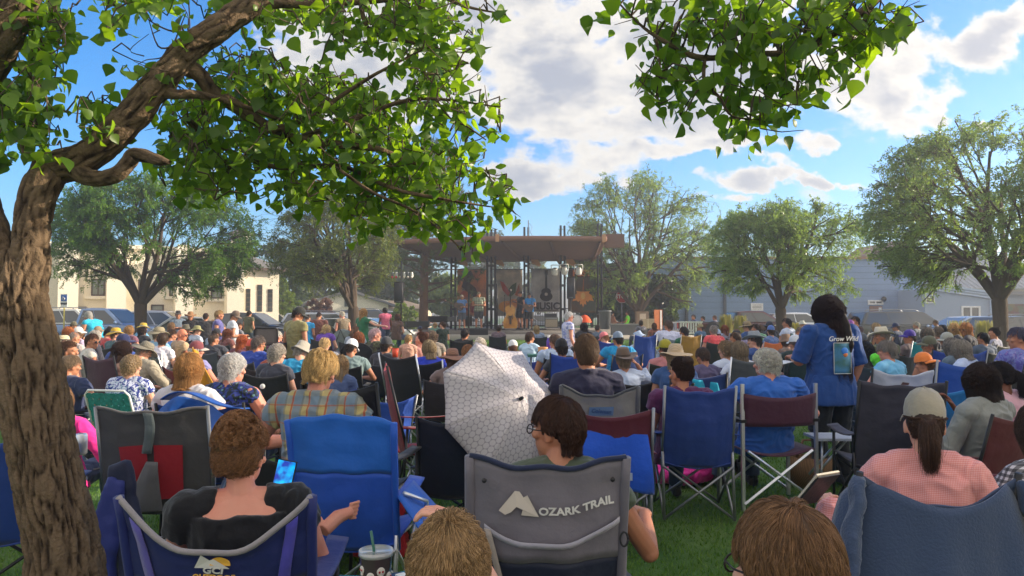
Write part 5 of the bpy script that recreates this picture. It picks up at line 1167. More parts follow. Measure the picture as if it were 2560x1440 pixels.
def body_mesh(pose,build,head,fine=False,shorts=False,handscale=1.0):
    key=('b',pose,build,head,fine)
    if key in _pc: return _pc[key]
    J=pose_joints(pose,build,head); mb=MB(); torso(mb,J,0,build,bottom=-.03)
    HM=J['HM']; nk=HM@Vector((0,-.022,-.05)); mb.tube([J['nb']+Vector((0,0,-.05)),J['nb'],lerp(J['nb'],nk,.6),nk],[.056,.056,.052,.052],14)
    head_prims(mb,HM,fine)
    for n in 'RL':
        arm(mb,J,n,0,0,2,build); d=J['hdir'+n]; d=d if d.length>0 else Vector((0,1,0)); s=1 if n=='R' else -1
        hand(mb,J['wr'+n],d,Vector((s*.25,-.15,1)) if not J['stand'] or abs(d.z)<.8 else Vector((s,0,0)),-s if not J['stand'] else -s,.5,1.0)
        k=1.15 if build=='heavy' else 1.0
        mb.tube([J['hip'+n],lerp(J['hip'+n],J['kn'+n],.5),J['kn'+n]],[.085*k,.072*k,.055],12); mb.ell(J['kn'+n],(.056,)*3)
        mb.tube([J['kn'+n],lerp(J['kn'+n],J['an'+n],.3),lerp(J['kn'+n],J['an'+n],.7),J['an'+n]],[.052,.054,.040,.034],12)
        if pose=='cross4' and n=='L':
            for t in range(5): mb.tube([J['to'+n]+Vector((-.01,0,.034-.017*t)),J['to'+n]+Vector((.042-.004*t,.02,.042-.020*t))],[.0095,.0085-.0005*t],8)
        f=J['to'+n]-J['an'+n]; mb.tube([J['an'+n]+Vector((0,-.03,-.03)),J['an'+n]+f*.5,J['to'+n]],[.036,.036,.026],10)
    me=remesh(mb,.0048 if fine else .0078,2,name='body'); _pc[key]=me; return me
def shirt_mesh(pose,build,sleeve,fine=False,seed=0,neck='crew'):
    key=('s',pose,build,sleeve,fine,seed,neck)
    if key in _pc: return _pc[key]
    J=pose_joints(pose,build); mb=MB(); torso(mb,J,.016,build,bottom=-.10,top=-1 if neck=='scoop' else 1)
    P3=J['nb']; 
    for n in 'RL':
        t={'none':-1,'short':.62,'mid':1.0,'long':1.95}[sleeve]
        if t>=0: arm(mb,J,n,.017,0,t,build)
    if neck=='scoop': pass
    elif neck=='collar': mb.tube([P3+Vector((0,-.0,-.05)),P3+Vector((0,-.004,.035))],[.078,.066],14)
    else: mb.tube([P3+Vector((0,0,-.05)),P3+Vector((0,0,.0))],[.082,.068],14)
    me=remesh(mb,.0065 if fine else .010,3,disp=.012,dscale=9,seed=seed,name='shirt'); _pc[key]=me; return me
def pants_mesh(pose,build,kind='long'):
    key=('p',pose,build,kind)
    if key in _pc: return _pc[key]
    J=pose_joints(pose,build); mb=MB(); o=.014; W=J['W']
    up=(J['wai']-J['pel']).normalized(); tri_rings(mb,[(J['pel']-up*.07,.145*W+o,.110+o),(J['pel'],.158*W+o*.3,.110+o*.3),(J['pel']+up*.05,.145*W,.105)])
    for n in 'RL':
        k=1.15 if build=='heavy' else 1.0; mb.ell(J['hip'+n],(.098*k,)*3)
        if kind=='skirt': mb.tube([J['hip'+n],lerp(J['hip'+n],J['kn'+n],.9)],[.12,.13],12); continue
        mb.tube([J['hip'+n],lerp(J['hip'+n],J['kn'+n],.5),lerp(J['hip'+n],J['kn'+n],.97)],[.095*k+o,.085*k+o,.075+o],12); 
        if kind=='long': mb.ell(J['kn'+n],(.075,)*3); mb.tube([J['kn'+n],lerp(J['kn'+n],J['an'+n],.95)],[.074,.062],12)
    me=remesh(mb,.011,2,disp=.007,dscale=9,name='trousers'); _pc[key]=me; return me
def shoe_mesh(pose,build,n):
    key=('sh',pose,build,n)
    if key in _pc: return _pc[key]
    J=pose_joints(pose,build); a,t=J['an'+n],J['to'+n]; mb=MB(); f=(t-a); mb.tube([a+Vector((0,-.045,-.045)),a+Vector((0,0,-.03)),a+f*.6,t+f*.12],[.042,.046,.044,.032],10); mb.ell(a+Vector((0,-.01,-.02)),(.045,.05,.05))
    me=remesh(mb,.008,2,name='shoe'); _pc[key]=me; return me
# ---- hair
def hair_color(h,var=.5):
    c=S(h); k=('hair',c)
    if k in _mc: return _mc[k]
    m=bpy.data.materials.new('hair'); m.use_nodes=True; nt=m.node_tree; N=nt.nodes; L=nt.links; b=N['Principled BSDF']; b.inputs['Roughness'].default_value=.55; b.inputs['Specular IOR Level'].default_value=.3
    hi=N.new('ShaderNodeHairInfo'); mx=N.new('ShaderNodeMixRGB'); L.new(hi.outputs['Random'],mx.inputs[0]); mx.inputs[1].default_value=(*[x*(1-var) for x in c],1); mx.inputs[2].default_value=(*[min(1,x*(1+var*1.6)) for x in c],1)
    tc=N.new('ShaderNodeTexCoord'); nz=N.new('ShaderNodeTexNoise'); nz.inputs['Scale'].default_value=30; mp=N.new('ShaderNodeMapping'); mp.inputs['Scale'].default_value=(1,1,.25); L.new(tc.outputs['Object'],mp.inputs[0]); L.new(mp.outputs[0],nz.inputs['Vector'])
    m2=N.new('ShaderNodeMixRGB'); m2.blend_type='MULTIPLY'; m2.inputs[0].default_value=1; mr=N.new('ShaderNodeMapRange'); mr.inputs[3].default_value=.6; mr.inputs[4].default_value=1.4; L.new(nz.outputs['Fac'],mr.inputs[0]); L.new(mx.outputs[0],m2.inputs[1]); L.new(mr.outputs[0],m2.inputs[2]); L.new(m2.outputs[0],b.inputs['Base Color'])
    _mc[k]=m; return m
def strands(style,n,seed=0,length=1.0,curlr=.0):
    g=np.random.default_rng(seed+17); R0=np.array([.077,.096,.108]); C0=np.array([0,-.008,.012])
    v=g.normal(size=(n*4,3)); v/=np.linalg.norm(v,axis=1,keepdims=True)
    x,y,z=v[:,0],v[:,1],v[:,2]
    keep=(z>-.62)&~((y>.30)&(z<.48))&~((y>-.05)&(z<-.10))&~((y>.1)&(z<.2))
    if style in('short','thin','buzz','bun','pony','messy','updo'): keep&=~((np.abs(x)>.55)&(z<.12)&(y>-.42))
    v=v[keep][:n]; n=len(v); p=C0+v*R0
    K={'short':6,'buzz':4,'bob':12,'long':16,'curly':9,'bun':9,'pony':12,'thin':6,'messy':8,'wavy':16,'updo':11}[style]
    T={'short':.055,'buzz':.018,'bob':.235,'long':.48,'curly':.075,'bun':.16,'pony':.16,'thin':.07,'messy':.075,'wavy':.42,'updo':.10}[style]*length
    step=T/(K-1)*(.75+.5*g.random((n,1))); out=[p]; q=p.copy(); vol={'bob':.014,'long':.011,'wavy':.013,'curly':.013,'short':.011,'buzz':.006,'thin':.010,'messy':.016,'bun':.016,'pony':.013,'updo':.010}[style]*(.35+g.random((n,1)))
    crown=np.array([0,-.045,.125]); part=g.normal(size=(n,1))*.1
    gather=np.array([0,-.105,.035]) if style=='pony' else np.array([0,-.075,.085])
    ph=g.random((n,1))*6.28; fr=40+40*g.random((n,1))
    if style=='updo':
        up=p[:,2]>.0; p[up]=C0+np.array([0,-.03,.045])+v[up]*R0*np.array([1.12,.98,1.0]); q=p.copy(); out=[p]
    # bunch id: clumping of nearby roots
    cl=np.round(v*7+g.normal(size=(n,3))*.15); hsh=np.sin(cl@np.array([12.9,78.2,37.7]))*43758.5; hsh=(hsh-np.floor(hsh)); clv=np.stack([np.cos(hsh*40),np.sin(hsh*40),np.cos(hsh*17)],1)
    for k in range(1,K):
        rel=(q-C0)/R0; rn=np.linalg.norm(rel,axis=1,keepdims=True); nrm=(rel/R0); nrm/=np.linalg.norm(nrm,axis=1,keepdims=True)
        if style in('bun','pony'):
            d=gather-q; dist=np.linalg.norm(d,axis=1,keepdims=True); d=d/np.maximum(dist,1e-4)
        else:
            d=np.zeros_like(q); d[:,2]=-1; fromc=q-crown; fromc[:,2]=0; fl=np.linalg.norm(fromc,axis=1,keepdims=True)
            d+=fromc/np.maximum(fl,.02)*np.clip(1.2-1.2*np.abs(q[:,2:3]-.12)/.12,0,1)*1.4
            if style in('short','thin','messy','buzz'): d[:,1]-=.25
        low=np.clip((.03-q[:,2:3])/.06,0,1)
        if style in('bob','long','wavy'): d[:,:2]-=((q-C0)[:,:2]/np.maximum(fl,.03))*low*(.5 if style=='bob' else .35)*np.clip((fl-(.094 if style=='bob' else .088))/.012,-.25,1)
        if style=='updo': d=np.where(q[:,2:3]<.05,np.array([[0,-.5,1.0]]),d*.2)
        d+=clv*(.28 if style in('messy','curly','short') else .14*(1-.7*low))+g.normal(size=(n,3))*(.35 if style in('messy','curly','updo') else .07)
        if style in('curly','updo'): d+=clv*.7+g.normal(size=(n,3))*.7
        # keep outside the skull
        tang=d-nrm*np.sum(d*nrm,axis=1,keepdims=True); target=1+vol/.09*min(1,k/3)
        skull=(q[:,2:3]>-.055)|(rn<target)
        d=np.where(skull,tang+nrm*np.clip((target-rn)*10,-1.6,3),d)
        d/=np.linalg.norm(d,axis=1,keepdims=True)+1e-6
        if style in('bun','pony'): stp=np.minimum(step,dist)
        else: stp=step
        q=q+d*stp
        if style=='wavy': q=q+np.cos(ph+k*1.1)*np.array([[.005,.004,0]])
        if style in('short','thin','messy'): q[:,2:3]=np.maximum(q[:,2:3],-.082-.012*g.random((n,1))+.078*np.clip((np.abs(q[:,:1])-.045)/.025,0,1)*np.clip((q[:,1:2]+.055)/.04,0,1))
        if style in('bob',) : 
            lim=-.125+part*.04; q[:,2:3]=np.maximum(q[:,2:3],lim-.01*g.random((n,1)))
        out.append(q.copy())
    A=np.stack(out,1)
    if n>5000:
        gi=g.choice(n,n//26,replace=False); G=A[gi]; best=np.empty(n,int)
        for i0 in range(0,n,4000): best[i0:i0+4000]=np.argmin(((A[i0:i0+4000,None,0]-G[None,:,0])**2).sum(2),1)
        t=np.linspace(0,1,K)[None,:,None]; w=.80*t**.55*(.6+.4*g.random((n,1,1))); off=(A[:,:1]-G[best][:,:1]); A=A*(1-w)+(G[best]+off*.35)*w; ph=ph[gi][best]+.4*g.random((n,1))
    if style in('curly','updo') or curlr:
        t=np.arange(K)[None,:,None]; r=.006 if not curlr else curlr
        A=A+np.concatenate([np.cos(ph[:,None]+t*1.7),np.sin(ph[:,None]+t*1.7),np.sin(ph[:,None]*2+t*1.4)],2)*r*np.minimum(1,t/2)
    return A
def under_hat(A):
    C0=np.array([0,-.008,.012]); R0=np.array([.077,.096,.108]); rel=(A-C0)/R0; rn=np.linalg.norm(rel,axis=2,keepdims=True); k=np.clip((A[:,:,2:3]-.0)/.04,0,1); lim=1.0+(1-k)*3; return C0+rel/np.maximum(rn,1e-6)*np.minimum(rn,lim)*R0
def strand_obj(A,rad,m,parent,name='hair_strands'):
    n,K,_=A.shape; key=('st',id(A))
    cu=bpy.data.hair_curves.new(name); cu.add_curves([K]*n)
    cu.position_data.foreach_set('vector',A.astype(np.float32).reshape(-1))
    a=cu.attributes.get('radius') or cu.attributes.new('radius','FLOAT','POINT')
    r=np.tile(np.linspace(1,.45,K),n).astype(np.float32)*rad; a.data.foreach_set('value',r)
    return cu
def hair_shell(style,seed=0,fine=False):
    key=('hs',style,seed)
    if key in _pc: return _pc[key]
    mb=MB()
    mb.ell((0,-.026,.024),(.0815,.092,.103),0,20,14)
    if style in('bob',): mb.ell((0,-.040,-.030),(.082,.062,.095)); mb.ell((.058,-.015,-.04),(.024,.042,.075)); mb.ell((-.058,-.015,-.04),(.024,.042,.075))
    if style in('long','wavy'): 
        w=.074 if style=='long' else .09
        mb.tube([(0,-.04,.0),(0,-.075,-.12),(0,-.095,-.26*(1 if style=='long' else 1.05)),(0,-.10,-.33)],[.085,w,w*.95,w*.6],14,flat=.45); mb.ell((.066,-.01,-.05),(.02,.04,.09)); mb.ell((-.066,-.01,-.05),(.02,.04,.09))
    if style=='curly': mb.ell((0,-.028,.022),(.096,.104,.112))
    if style=='updo': mb.ell((0,-.045,.06),(.082,.088,.085))
    if style=='bun': mb.ell((0,-.085,.095),(.042,.040,.040)); mb.ell((.012,-.09,.12),(.022,.022,.02))
    if style=='pony': mb.tube([(0,-.105,.035),(0,-.14,.02),(.005,-.15,-.04),(.008,-.14,-.10),(.01,-.13,-.145)],[.020,.024,.025,.018,.005],10)
    if style in('thin','buzz'):
        mb=MB(); mb.ell((0,-.018,.016),(.0765,.090,.103),0,20,14)
    me=remesh(mb,.007,2,disp=.0025 if style not in('curly','updo') else .010,dscale=26 if style not in('curly','updo') else 40,seed=seed,name='hair',fold=None if style in('curly','messy','updo') else (30,30,9)); _pc[key]=me; return me
def add_hair(T,M,style,col,n=700,rad=.0014,seed=0,length=1.0,curlr=0,hatted=False):
    m=hair_color(col)
    if style=='bald': return None
    h=mkobj('hair',hair_shell('pony' if (hatted and style=='pony') else ('thin' if hatted and style in('short','curly','messy') else style),seed%3),[m],T,objmats=True); h.matrix_local=M@Matrix.Scale(.94 if hatted else .945,4)
    key=('sc',style,n,seed%3,rad,length,curlr,hatted)
    if key not in _pc:
        A=strands(style,n,seed%3,length,curlr)
        if style=='pony':
            g=np.random.default_rng(3); k=max(60,n//3); base=np.array([0,-.115,.035])+g.normal(size=(k,3))*.010; t=np.linspace(0,1,12)[None,:,None]; spread=g.normal(size=(k,1,3))*.024
            path=np.stack([0*t[0,:,0],-.05*np.sin(t[0,:,0]*2.6),-.18*t[0,:,0]**1.3],1)[None]; A2=base[:,None,:]+path*(.75+.35*g.random((k,1,1)))+spread*np.sin(t*2.4)*.55
            A2=A2[:,:A.shape[1]] if A.shape[1]<=12 else A2; A=np.concatenate([A,A2[:,:A.shape[1]]])
        if style=='bun':
            g=np.random.default_rng(5); k=max(60,n//3); t=np.linspace(0,1,A.shape[1])[None,:]; ax=g.normal(size=(k,3)); ax/=np.linalg.norm(ax,axis=1,keepdims=True); b=np.cross(ax,g.normal(size=(k,3))); b/=np.linalg.norm(b,axis=1,keepdims=True); c=np.cross(ax,b); ang=t*4+g.random((k,1))*6; rr=.044+.006*g.random((k,1,1))
            A2=np.array([0,-.088,.100])+(b[:,None,:]*np.cos(ang)[:,:,None]+c[:,None,:]*np.sin(ang)[:,:,None])*rr; A=np.concatenate([A,A2])
        if hatted: A=under_hat(A)
        cu=strand_obj(A,rad,m,T); cu.materials.append(None); _pc[key]=cu
    cu=_pc[key]
    o=bpy.data.objects.new('hair_strands',cu); COL.objects.link(o); o.material_slots[0].link='OBJECT'; o.material_slots[0].material=m; o.parent=h; o.scale=(1/.945,)*3
    return h
# ---- hats, in head space (z=0 at ear level)
def hat(T,M,kind,col,band=None,M2=None):
    key=('hat',kind); made=_pc.get(key)
    if not made:
        mb=MB(); parts=[]
        if kind=='cap' or kind=='capback':
            mb.lathe([(.002,.150),(.03,.148),(.058,.132),(.080,.10),(.088,.065),(.088,.035)],(0,-.006,0),28,fn=lambda p,an,i:(p.x*.95,p.y*1.14,p.z+.002*math.cos(an*6)-.004*max(0,-math.sin(an))*(i==5))); mb.ell((0,-.006,.151),(.008,.008,.005))
            crown=mb.mesh('cap_crown'); b=MB()
            def bill(u,v):
                a=(u-.5)*math.pi*.86; r=.088+ .072*v*math.cos(a)**.6; return (math.sin(a)*(.084+.012*v),.006+math.cos(a)*(.092+.078*v) -.0,.040-.022*v*v+.012*math.cos(a)*1-.016*(u-.5)**2*4)
            b.grid(bill,14,5,thick=.004); parts=[('cap_crown',crown,0),('bill',b.mesh('bill'),1)]
        elif kind in('straw','floppy'):
            br=.19 if kind=='straw' else .175
            mb.lathe([(.002,.155),(.05,.152),(.075,.13),(.085,.09),(.090,.055)],(0,-.006,0),28,fn=lambda p,an,i:(p.x*.96,p.y*1.12,p.z)); crown=mb.mesh('hat_crown'); b=MB()
            b.lathe([(.088,.058),(.12,.050),(.155,.040),(br,.028),(br,.024),(.155,.036),(.088,.052)],(0,-.006,0),36,fn=lambda p,an,i:(p.x*.98,p.y*1.08,p.z+(.014 if kind=='straw' else .030)*math.sin(an*2+.6)*(i in(2,3,4,5))+.006*math.sin(an*5)*(i in(3,4)))); 
            d=MB(); d.lathe([(.0915,.056),(.0905,.080)],(0,-.006,0),28,fn=lambda p,an,i:(p.x*.975,p.y*1.14,p.z)); parts=[('hat_crown',crown,0),('brim',b.mesh('brim'),0),('hat_band',d.mesh('hat_band'),1)]
        elif kind in('cowboy','fedora'):
            br=.165 if kind=='cowboy' else .145; up=.055 if kind=='cowboy' else .018
            mb.lathe([(.002,.150),(.035,.150),(.062,.155),(.073,.140),(.084,.09),(.089,.052)],(0,-.006,0),28,fn=lambda p,an,i:(p.x*.93,p.y*1.14,p.z-(.022*abs(math.sin(an)) if i<2 else 0)+(.0 if i<2 else 0)-.012*(i==3)*abs(math.cos(an)))); crown=mb.mesh('hat_crown'); b=MB()
            b.lathe([(.088,.056),(.12,.050),(.145,.050),(br,.052),(br,.048),(.145,.045),(.088,.050)],(0,-.006,0),36,fn=lambda p,an,i:(p.x*(1.0),p.y*1.12,p.z+(up*max(0,abs(math.cos(an))-.3) - .012*abs(math.sin(an)))*(0,.35,.7,1,1,.7,0)[i]))
            d=MB(); d.lathe([(.0912,.054),(.0895,.078)],(0,-.006,0),28,fn=lambda p,an,i:(p.x*.95,p.y*1.155,p.z)); parts=[('hat_crown',crown,0),('brim',b.mesh('brim'),0),('hat_band',d.mesh('hat_band'),1)]
        elif kind=='bucket':
            mb.lathe([(.002,.142),(.055,.141),(.074,.132),(.086,.06),(.115,.018),(.135,.0),(.134,-.003),(.112,.013),(.084,.055)],(0,-.006,0),28,fn=lambda p,an,i:(p.x*.97,p.y*1.1,p.z+.006*math.sin(an*3)*(i>3))); parts=[('hat_crown',mb.mesh('hat_crown'),0)]
        elif kind=='visor':
            mb.lathe([(.086,.030),(.088,.070),(.084,.072),(.083,.030)],(0,-.006,0),24,fn=lambda p,an,i:(p.x*.97,p.y*1.15,p.z)); b=MB()
            b.grid(lambda u,v:(math.sin((u-.5)*2.7)*(.084+.03*v),.0+math.cos((u-.5)*2.7)*(.092+.08*v),.040-.02*v*v),14,4,thick=.004); parts=[('hat_band',mb.mesh('hat_band'),0),('bill',b.mesh('bill'),1)]
        _pc[key]=parts; made=parts
    m0=M_straw(col) if kind in('straw','floppy') else cloth(col); m1=cloth(band or col)
    H=None
    for i,(nm,me,mi) in enumerate(made):
        if i==0: H=mkobj('hat' if kind not in('cap','visor','capback') else 'cap',me,[m1 if mi else m0],T,objmats=True); H.matrix_local=M@Matrix.Rotation(R(180),4,'Z') if kind=='capback' else M
        else: mkobj(nm,me,[m1 if mi else m0],H,objmats=True)
    return H
def M_straw(h):
    def f(N,L,tc,co,b):
        w=N.new('ShaderNodeTexWave'); w.bands_direction='Z'; w.wave_type='RINGS'; w.rings_direction='Z'; w.inputs['Scale'].default_value=45; w.inputs['Distortion'].default_value=1.5; L.new(tc.outputs['Object'],w.inputs['Vector']); m=N.new('ShaderNodeMixRGB'); m.blend_type='MULTIPLY'; m.inputs[0].default_value=.35; L.new(co,m.inputs[1]); L.new(w.outputs['Color'],m.inputs[2]); return m.outputs[0]
    return mat('straw',S(h),.8,.12,12,fn=f)
def skin(h):
    def f(N,L,tc,co,b):
        b.inputs['Subsurface Weight'].default_value=.0
        n=N.new('ShaderNodeTexNoise'); n.inputs['Scale'].default_value=9; n.inputs['Detail'].default_value=4; L.new(tc.outputs['Object'],n.inputs['Vector']); m=N.new('ShaderNodeMixRGB'); m.blend_type='MULTIPLY'; mr=N.new('ShaderNodeMapRange'); mr.inputs[1].default_value=.45; mr.inputs[2].default_value=.7; mr.inputs[4].default_value=.5; L.new(n.outputs['Fac'],mr.inputs[0]); L.new(mr.outputs[0],m.inputs[0]); L.new(co,m.inputs[1]); m.inputs[2].default_value=(1,.72,.66,1); return m.outputs[0]
    return mat('skin',S(h),.52,.05,20,.15,160,fn=f,spec=.4,bdist=.003)
SK={'fair':'dba48a','pink':'d6937b','tan':'b97f60','dark':'7c4c36','red':'d18466'}
def glasses(T,M,col=(.03,.02,.02),dark=False,name='glasses'):
    mb=MB()
    for s in (-1,1):
        pts=[(s*.034+.022*math.cos(a),.098,-.002+.017*math.sin(a)) for a in [i*math.pi/6 for i in range(13)]]; mb.tube(pts,.0024,5,cap=False); mb.tube([(s*.056,.094,.004),(s*.080,.05,.004),(s*.083,-.012,.002),(s*.081,-.03,-.012)],.0022,5)
    mb.tube([(-.012,.100,.002),(.012,.100,.002)],.002,5); g=mb.build(name,mat('glasses_frame',col,.3),T); g.matrix_local=M
    for s in (-1,1):
        mb=MB(); mb.ell((s*.034,.097,-.002),(.021,.001,.016)); mb.build('lens',M_GLASS if dark else mat('clear_lens',(.5,.5,.5),.05,spec=1,trans=0),g) if dark else None
    return g
def eyes(T,M):
    for s in (-1,1):
        mb=MB(); mb.ell((s*.031,.0775,-.002),(.010,.008,.0055)); e=mb.build('eye',mat('eye_white',(.75,.72,.68),.2),T); e.matrix_local=M
        mb=MB(); mb.ell((s*.031,.0845,-.002),(.0045,.003,.0045)); mb.build('iris',mat('iris',(.06,.035,.02),.1),e)
    for s in (-1,1): mb=MB(); mb.tube([(s*.016,.090,.020),(s*.032,.090,.026),(s*.048,.080,.020)],.0028,5); e=mb.build('eyebrow',mat('brow_hair',(.10,.07,.05),.8),T); e.matrix_local=M
PCOUNT=0
def person(label,x,y,z0,rz,pose='rest',build='avg',head='fwd',scale=1.0,sk='fair',hair=('short','6b4a30'),shirt=('short','8899aa'),pants=('long','33405a'),hatk=None,near=False,group=None,face=False,glass=None,shirtmat=None,neck='crew',sx=1.0,shoe='3a3a3a',n=None,curlr=0,hlen=1.0,hs=1.0):
    global PCOUNT; PCOUNT+=1
    T=thing('person',label,'person',(x,y,z0),rz,group); T.scale=(scale*sx,scale*sx,scale)
    if not near and not pose.startswith('stand'): rj=random.Random(PCOUNT); T.rotation_euler=(R(rj.uniform(-5,4)),R(rj.uniform(-5,5)),rz+R(rj.uniform(-20,20)))
    J=pose_joints(pose,build,head); skm=skin(SK.get(sk,sk))
    mkobj('body',body_mesh(pose,build,head,near),[skm],T,objmats=True)
    sm=shirtmat or cloth(shirt[1]); mkobj('shirt',shirt_mesh(pose,build,shirt[0],near,PCOUNT%2,neck),[sm],T,objmats=True)
    if pants: mkobj({'long':'trousers','shorts':'shorts','skirt':'skirt'}[pants[0]],pants_mesh(pose,build,pants[0]),[cloth(pants[1])],T,objmats=True)
    if shoe:
        for nn in 'RL': mkobj('shoe',shoe_mesh(pose,build,nn),[cloth(shoe)],T,objmats=True)
    M=J['HM']; d=y
    if hair: add_hair(T,M@Matrix.Scale(hs,4),hair[0],hair[1],n or int((9000 if near else (1700 if d<9 else 750))*(1.6 if hair[0]=='curly' else 1)),(.0006 if near else (.0013 if d<9 else .0019)),PCOUNT,hatted=bool(hatk),curlr=curlr,length=hlen)
    if hatk: hat(T,M,*hatk)
    if face: eyes(T,M)
    if glass: glasses(T,M,dark=(glass=='dark'),name='sunglasses' if glass=='dark' else 'glasses')
    return T
# ------------------------------------------------------------------ chairs
_cc={}
def warp(u,v,sag=.05,seed=0): return sag*math.sin(math.pi*u)*(.45+.55*math.sin(math.pi*min(1,v+.1)))+.007*noise.noise(Vector((u*4+seed,v*9,seed)))+.004*noise.noise(Vector((u*13,v*4,seed+3)))
def chair_parts(kind):
    if kind in _cc: return _cc[kind]
    P_=[]  # (name,mesh,slot,[subs])
    if kind in('quad','high','low'):
        W={'quad':.27,'high':.23,'low':.25}[kind]; top={'quad':.92,'high':1.10,'low':.74}[kind]; sz={'quad':.43,'high':.44,'low':.27}[kind]; dz=0
        def back(u,v):
            z=sz-.04+(top-sz+.04)*v; x=-W+2*W*u; dip=-.05*math.sin(math.pi*u)*v**3
            return (x,-.17-.15*v-warp(u,v,.055),z+dip)
        mb=MB(); mb.grid(back,22,16,thick=.008); P_.append(('back_panel',mb.mesh('back_panel'),0))
        mb=MB(); mb.grid(lambda u,v:(-W+2*W*u,-.20+.47*v,sz-.045*math.sin(math.pi*u)+.02*v),14,10,thick=.008); P_.append(('seat_panel',mb.mesh('seat_panel'),0))
        for s in (-1,1):
            mb=MB(); mb.tube([(s*W,-.155,sz-.05),(s*(W+.002),-.33,top+.01)],.0105,7); P_.append(('back_post',mb.mesh('back_post'),1))
            mb=MB(); mb.tube([(s*.27,-.22,.02),(s*.27,-.175,sz+.20)],.0105,7); P_.append(('leg',mb.mesh('leg'),1))
            mb=MB(); mb.tube([(s*.27,.26,.02),(s*.27,.25,sz+.2)],.0105,7); P_.append(('leg',mb.mesh('leg'),1))
            mb=MB(); mb.tube([(s*.27,-.22,.03),(s*.27,.25,sz-.02)],.009,6); mb.tube([(s*.27,.25,.03),(s*.27,-.20,sz-.03)],.009,6); P_.append(('side_brace',mb.mesh('side_brace'),1))
            mb=MB(); mb.grid(lambda u,v:(s*(.235+.07*u),-.21+.47*v,sz+.215-.012*math.sin(v*math.pi)-.006*u),4,8,thick=.008); P_.append(('armrest',mb.mesh('armrest'),0))
            for a in ((s*.27,-.22,.02),(s*.27,.26,.02)): mb=MB(); mb.box(a,(.035,.035,.03)); P_.append(('foot',mb.mesh('foot',False),2))
        for yy in (-.22,.26):
            mb=MB(); mb.tube([(-.27,yy,.03),(.27,yy*.9,sz-.03)],.009,6); mb.tube([(.27,yy,.03),(-.27,yy*.9,sz-.03)],.009,6); P_.append(('cross_brace',mb.mesh('cross_brace'),1))
    elif kind=='director':
        W=.28; top=.86
        mb=MB(); mb.grid(lambda u,v:(-W+2*W*u,-.20-.05*math.sin(math.pi*u)-.02*v,.62+(top-.62)*v-.03*math.sin(math.pi*u)*(v)),16,8,thick=.008); P_.append(('back_panel',mb.mesh('back_panel'),0))
        mb=MB(); mb.grid(lambda u,v:((-W+2*W*u)*(1-.0),-.20+.42*v,.45-.05*math.sin(math.pi*u)),12,8,thick=.008); P_.append(('seat_panel',mb.mesh('seat_panel'),0))
        for s in (-1,1):
            mb=MB(); mb.box((s*.285,-.2,.47),(.024,.022,.92)); P_.append(('back_post',mb.mesh('back_post',False),1))
            mb=MB(); mb.box((s*.285,.22,.33),(.024,.022,.64)); P_.append(('leg',mb.mesh('leg',False),1))
            mb=MB(); mb.box((s*.285,.01,.66),(.045,.46,.022)); P_.append(('armrest',mb.mesh('armrest',False),2))
        for yy in (-.215,.235):
            mb=MB()
            for s in (-1,1): mb.tube([(s*.28,yy,.06),(-s*.25,yy+.0,.44)],.012,4)
            P_.append(('cross_brace',mb.mesh('cross_brace',False),1))
    elif kind=='lawn':
        W=.26; top=.88
        def bk(u,v): return (-W+2*W*u,-.20-.16*v,.42+(top-.42)*v)
        mb=MB(); n=7
        for i in range(n):
            u0=(i+.08)/n; u1=(i+.92)/n; mb.grid(lambda u,v:Vector(bk(u0+(u1-u0)*u,v))+Vector((0,-.006+.005*math.cos(i*math.pi+v*22),0)),2,12,thick=.003)
        for j in range(7):
            v0=(j+.1)/7; v1=(j+.88)/7; mb.grid(lambda u,v:Vector(bk(u,v0+(v1-v0)*v))+Vector((0,-.006-.005*math.cos(j*math.pi+u*22),0)),14,2,thick=.003,m=1)
        P_.append(('back_webbing',mb.mesh('back_webbing',False),0))
        mb=MB()
        for j in range(6): mb.grid(lambda u,v:(-W+2*W*u,-.2+.07*j+.06*v,.42-.02*math.sin(math.pi*u)),6,2,thick=.003)
        P_.append(('seat_webbing',mb.mesh('seat_webbing',False),0))
        mb=MB(); mb.tube([(-W-.01,-.19,.40),(-W-.01,-.36,top-.02),(-W+.04,-.375,top+.03),(W-.04,-.375,top+.03),(W+.01,-.36,top-.02),(W+.01,-.19,.40)],.0125,8); P_.append(('back_frame',mb.mesh('back_frame'),1))
        for s in (-1,1):
            mb=MB(); mb.tube([(s*.27,-.30,.02),(s*.27,.22,.62),(s*.27,-.22,.64)],.0115,7); P_.append(('side_frame',mb.mesh('side_frame'),1))
            mb=MB(); mb.tube([(s*.27,.28,.02),(s*.27,-.20,.42)],.0115,7); P_.append(('leg',mb.mesh('leg'),1))
            mb=MB(); mb.box((s*.27,0,.655),(.05,.40,.02)); P_.append(('armrest',mb.mesh('armrest',False),2))
    elif kind=='round':
        # padded chair with rounded sling back
        W=.25; top=1.0
        def bk(u,v):
            a=abs(2*u-1); zt=top-.10*a**3.5; return ((-W+2*W*u)*(1-.06*(1-v)),-.17-.17*v-.035*math.sin(math.pi*u),.40+(zt-.40)*v)
        mb=MB(); mb.grid(bk,20,14,thick=.018); P_.append(('back_panel',mb.mesh('back_panel'),0))
        mb=MB(); pts=[bk(0,v/8) for v in range(9)]+[bk(u/12,1) for u in range(1,12)]+[bk(1,1-v/8) for v in range(9)]; mb.tube(pts,.0125,7); P_.append(('back_frame',mb.mesh('back_frame'),1))
        mb=MB(); mb.grid(lambda u,v:(-W+2*W*u,-.2+.46*v,.42-.03*math.sin(math.pi*u)),12,8,thick=.015); P_.append(('seat_panel',mb.mesh('seat_panel'),0))
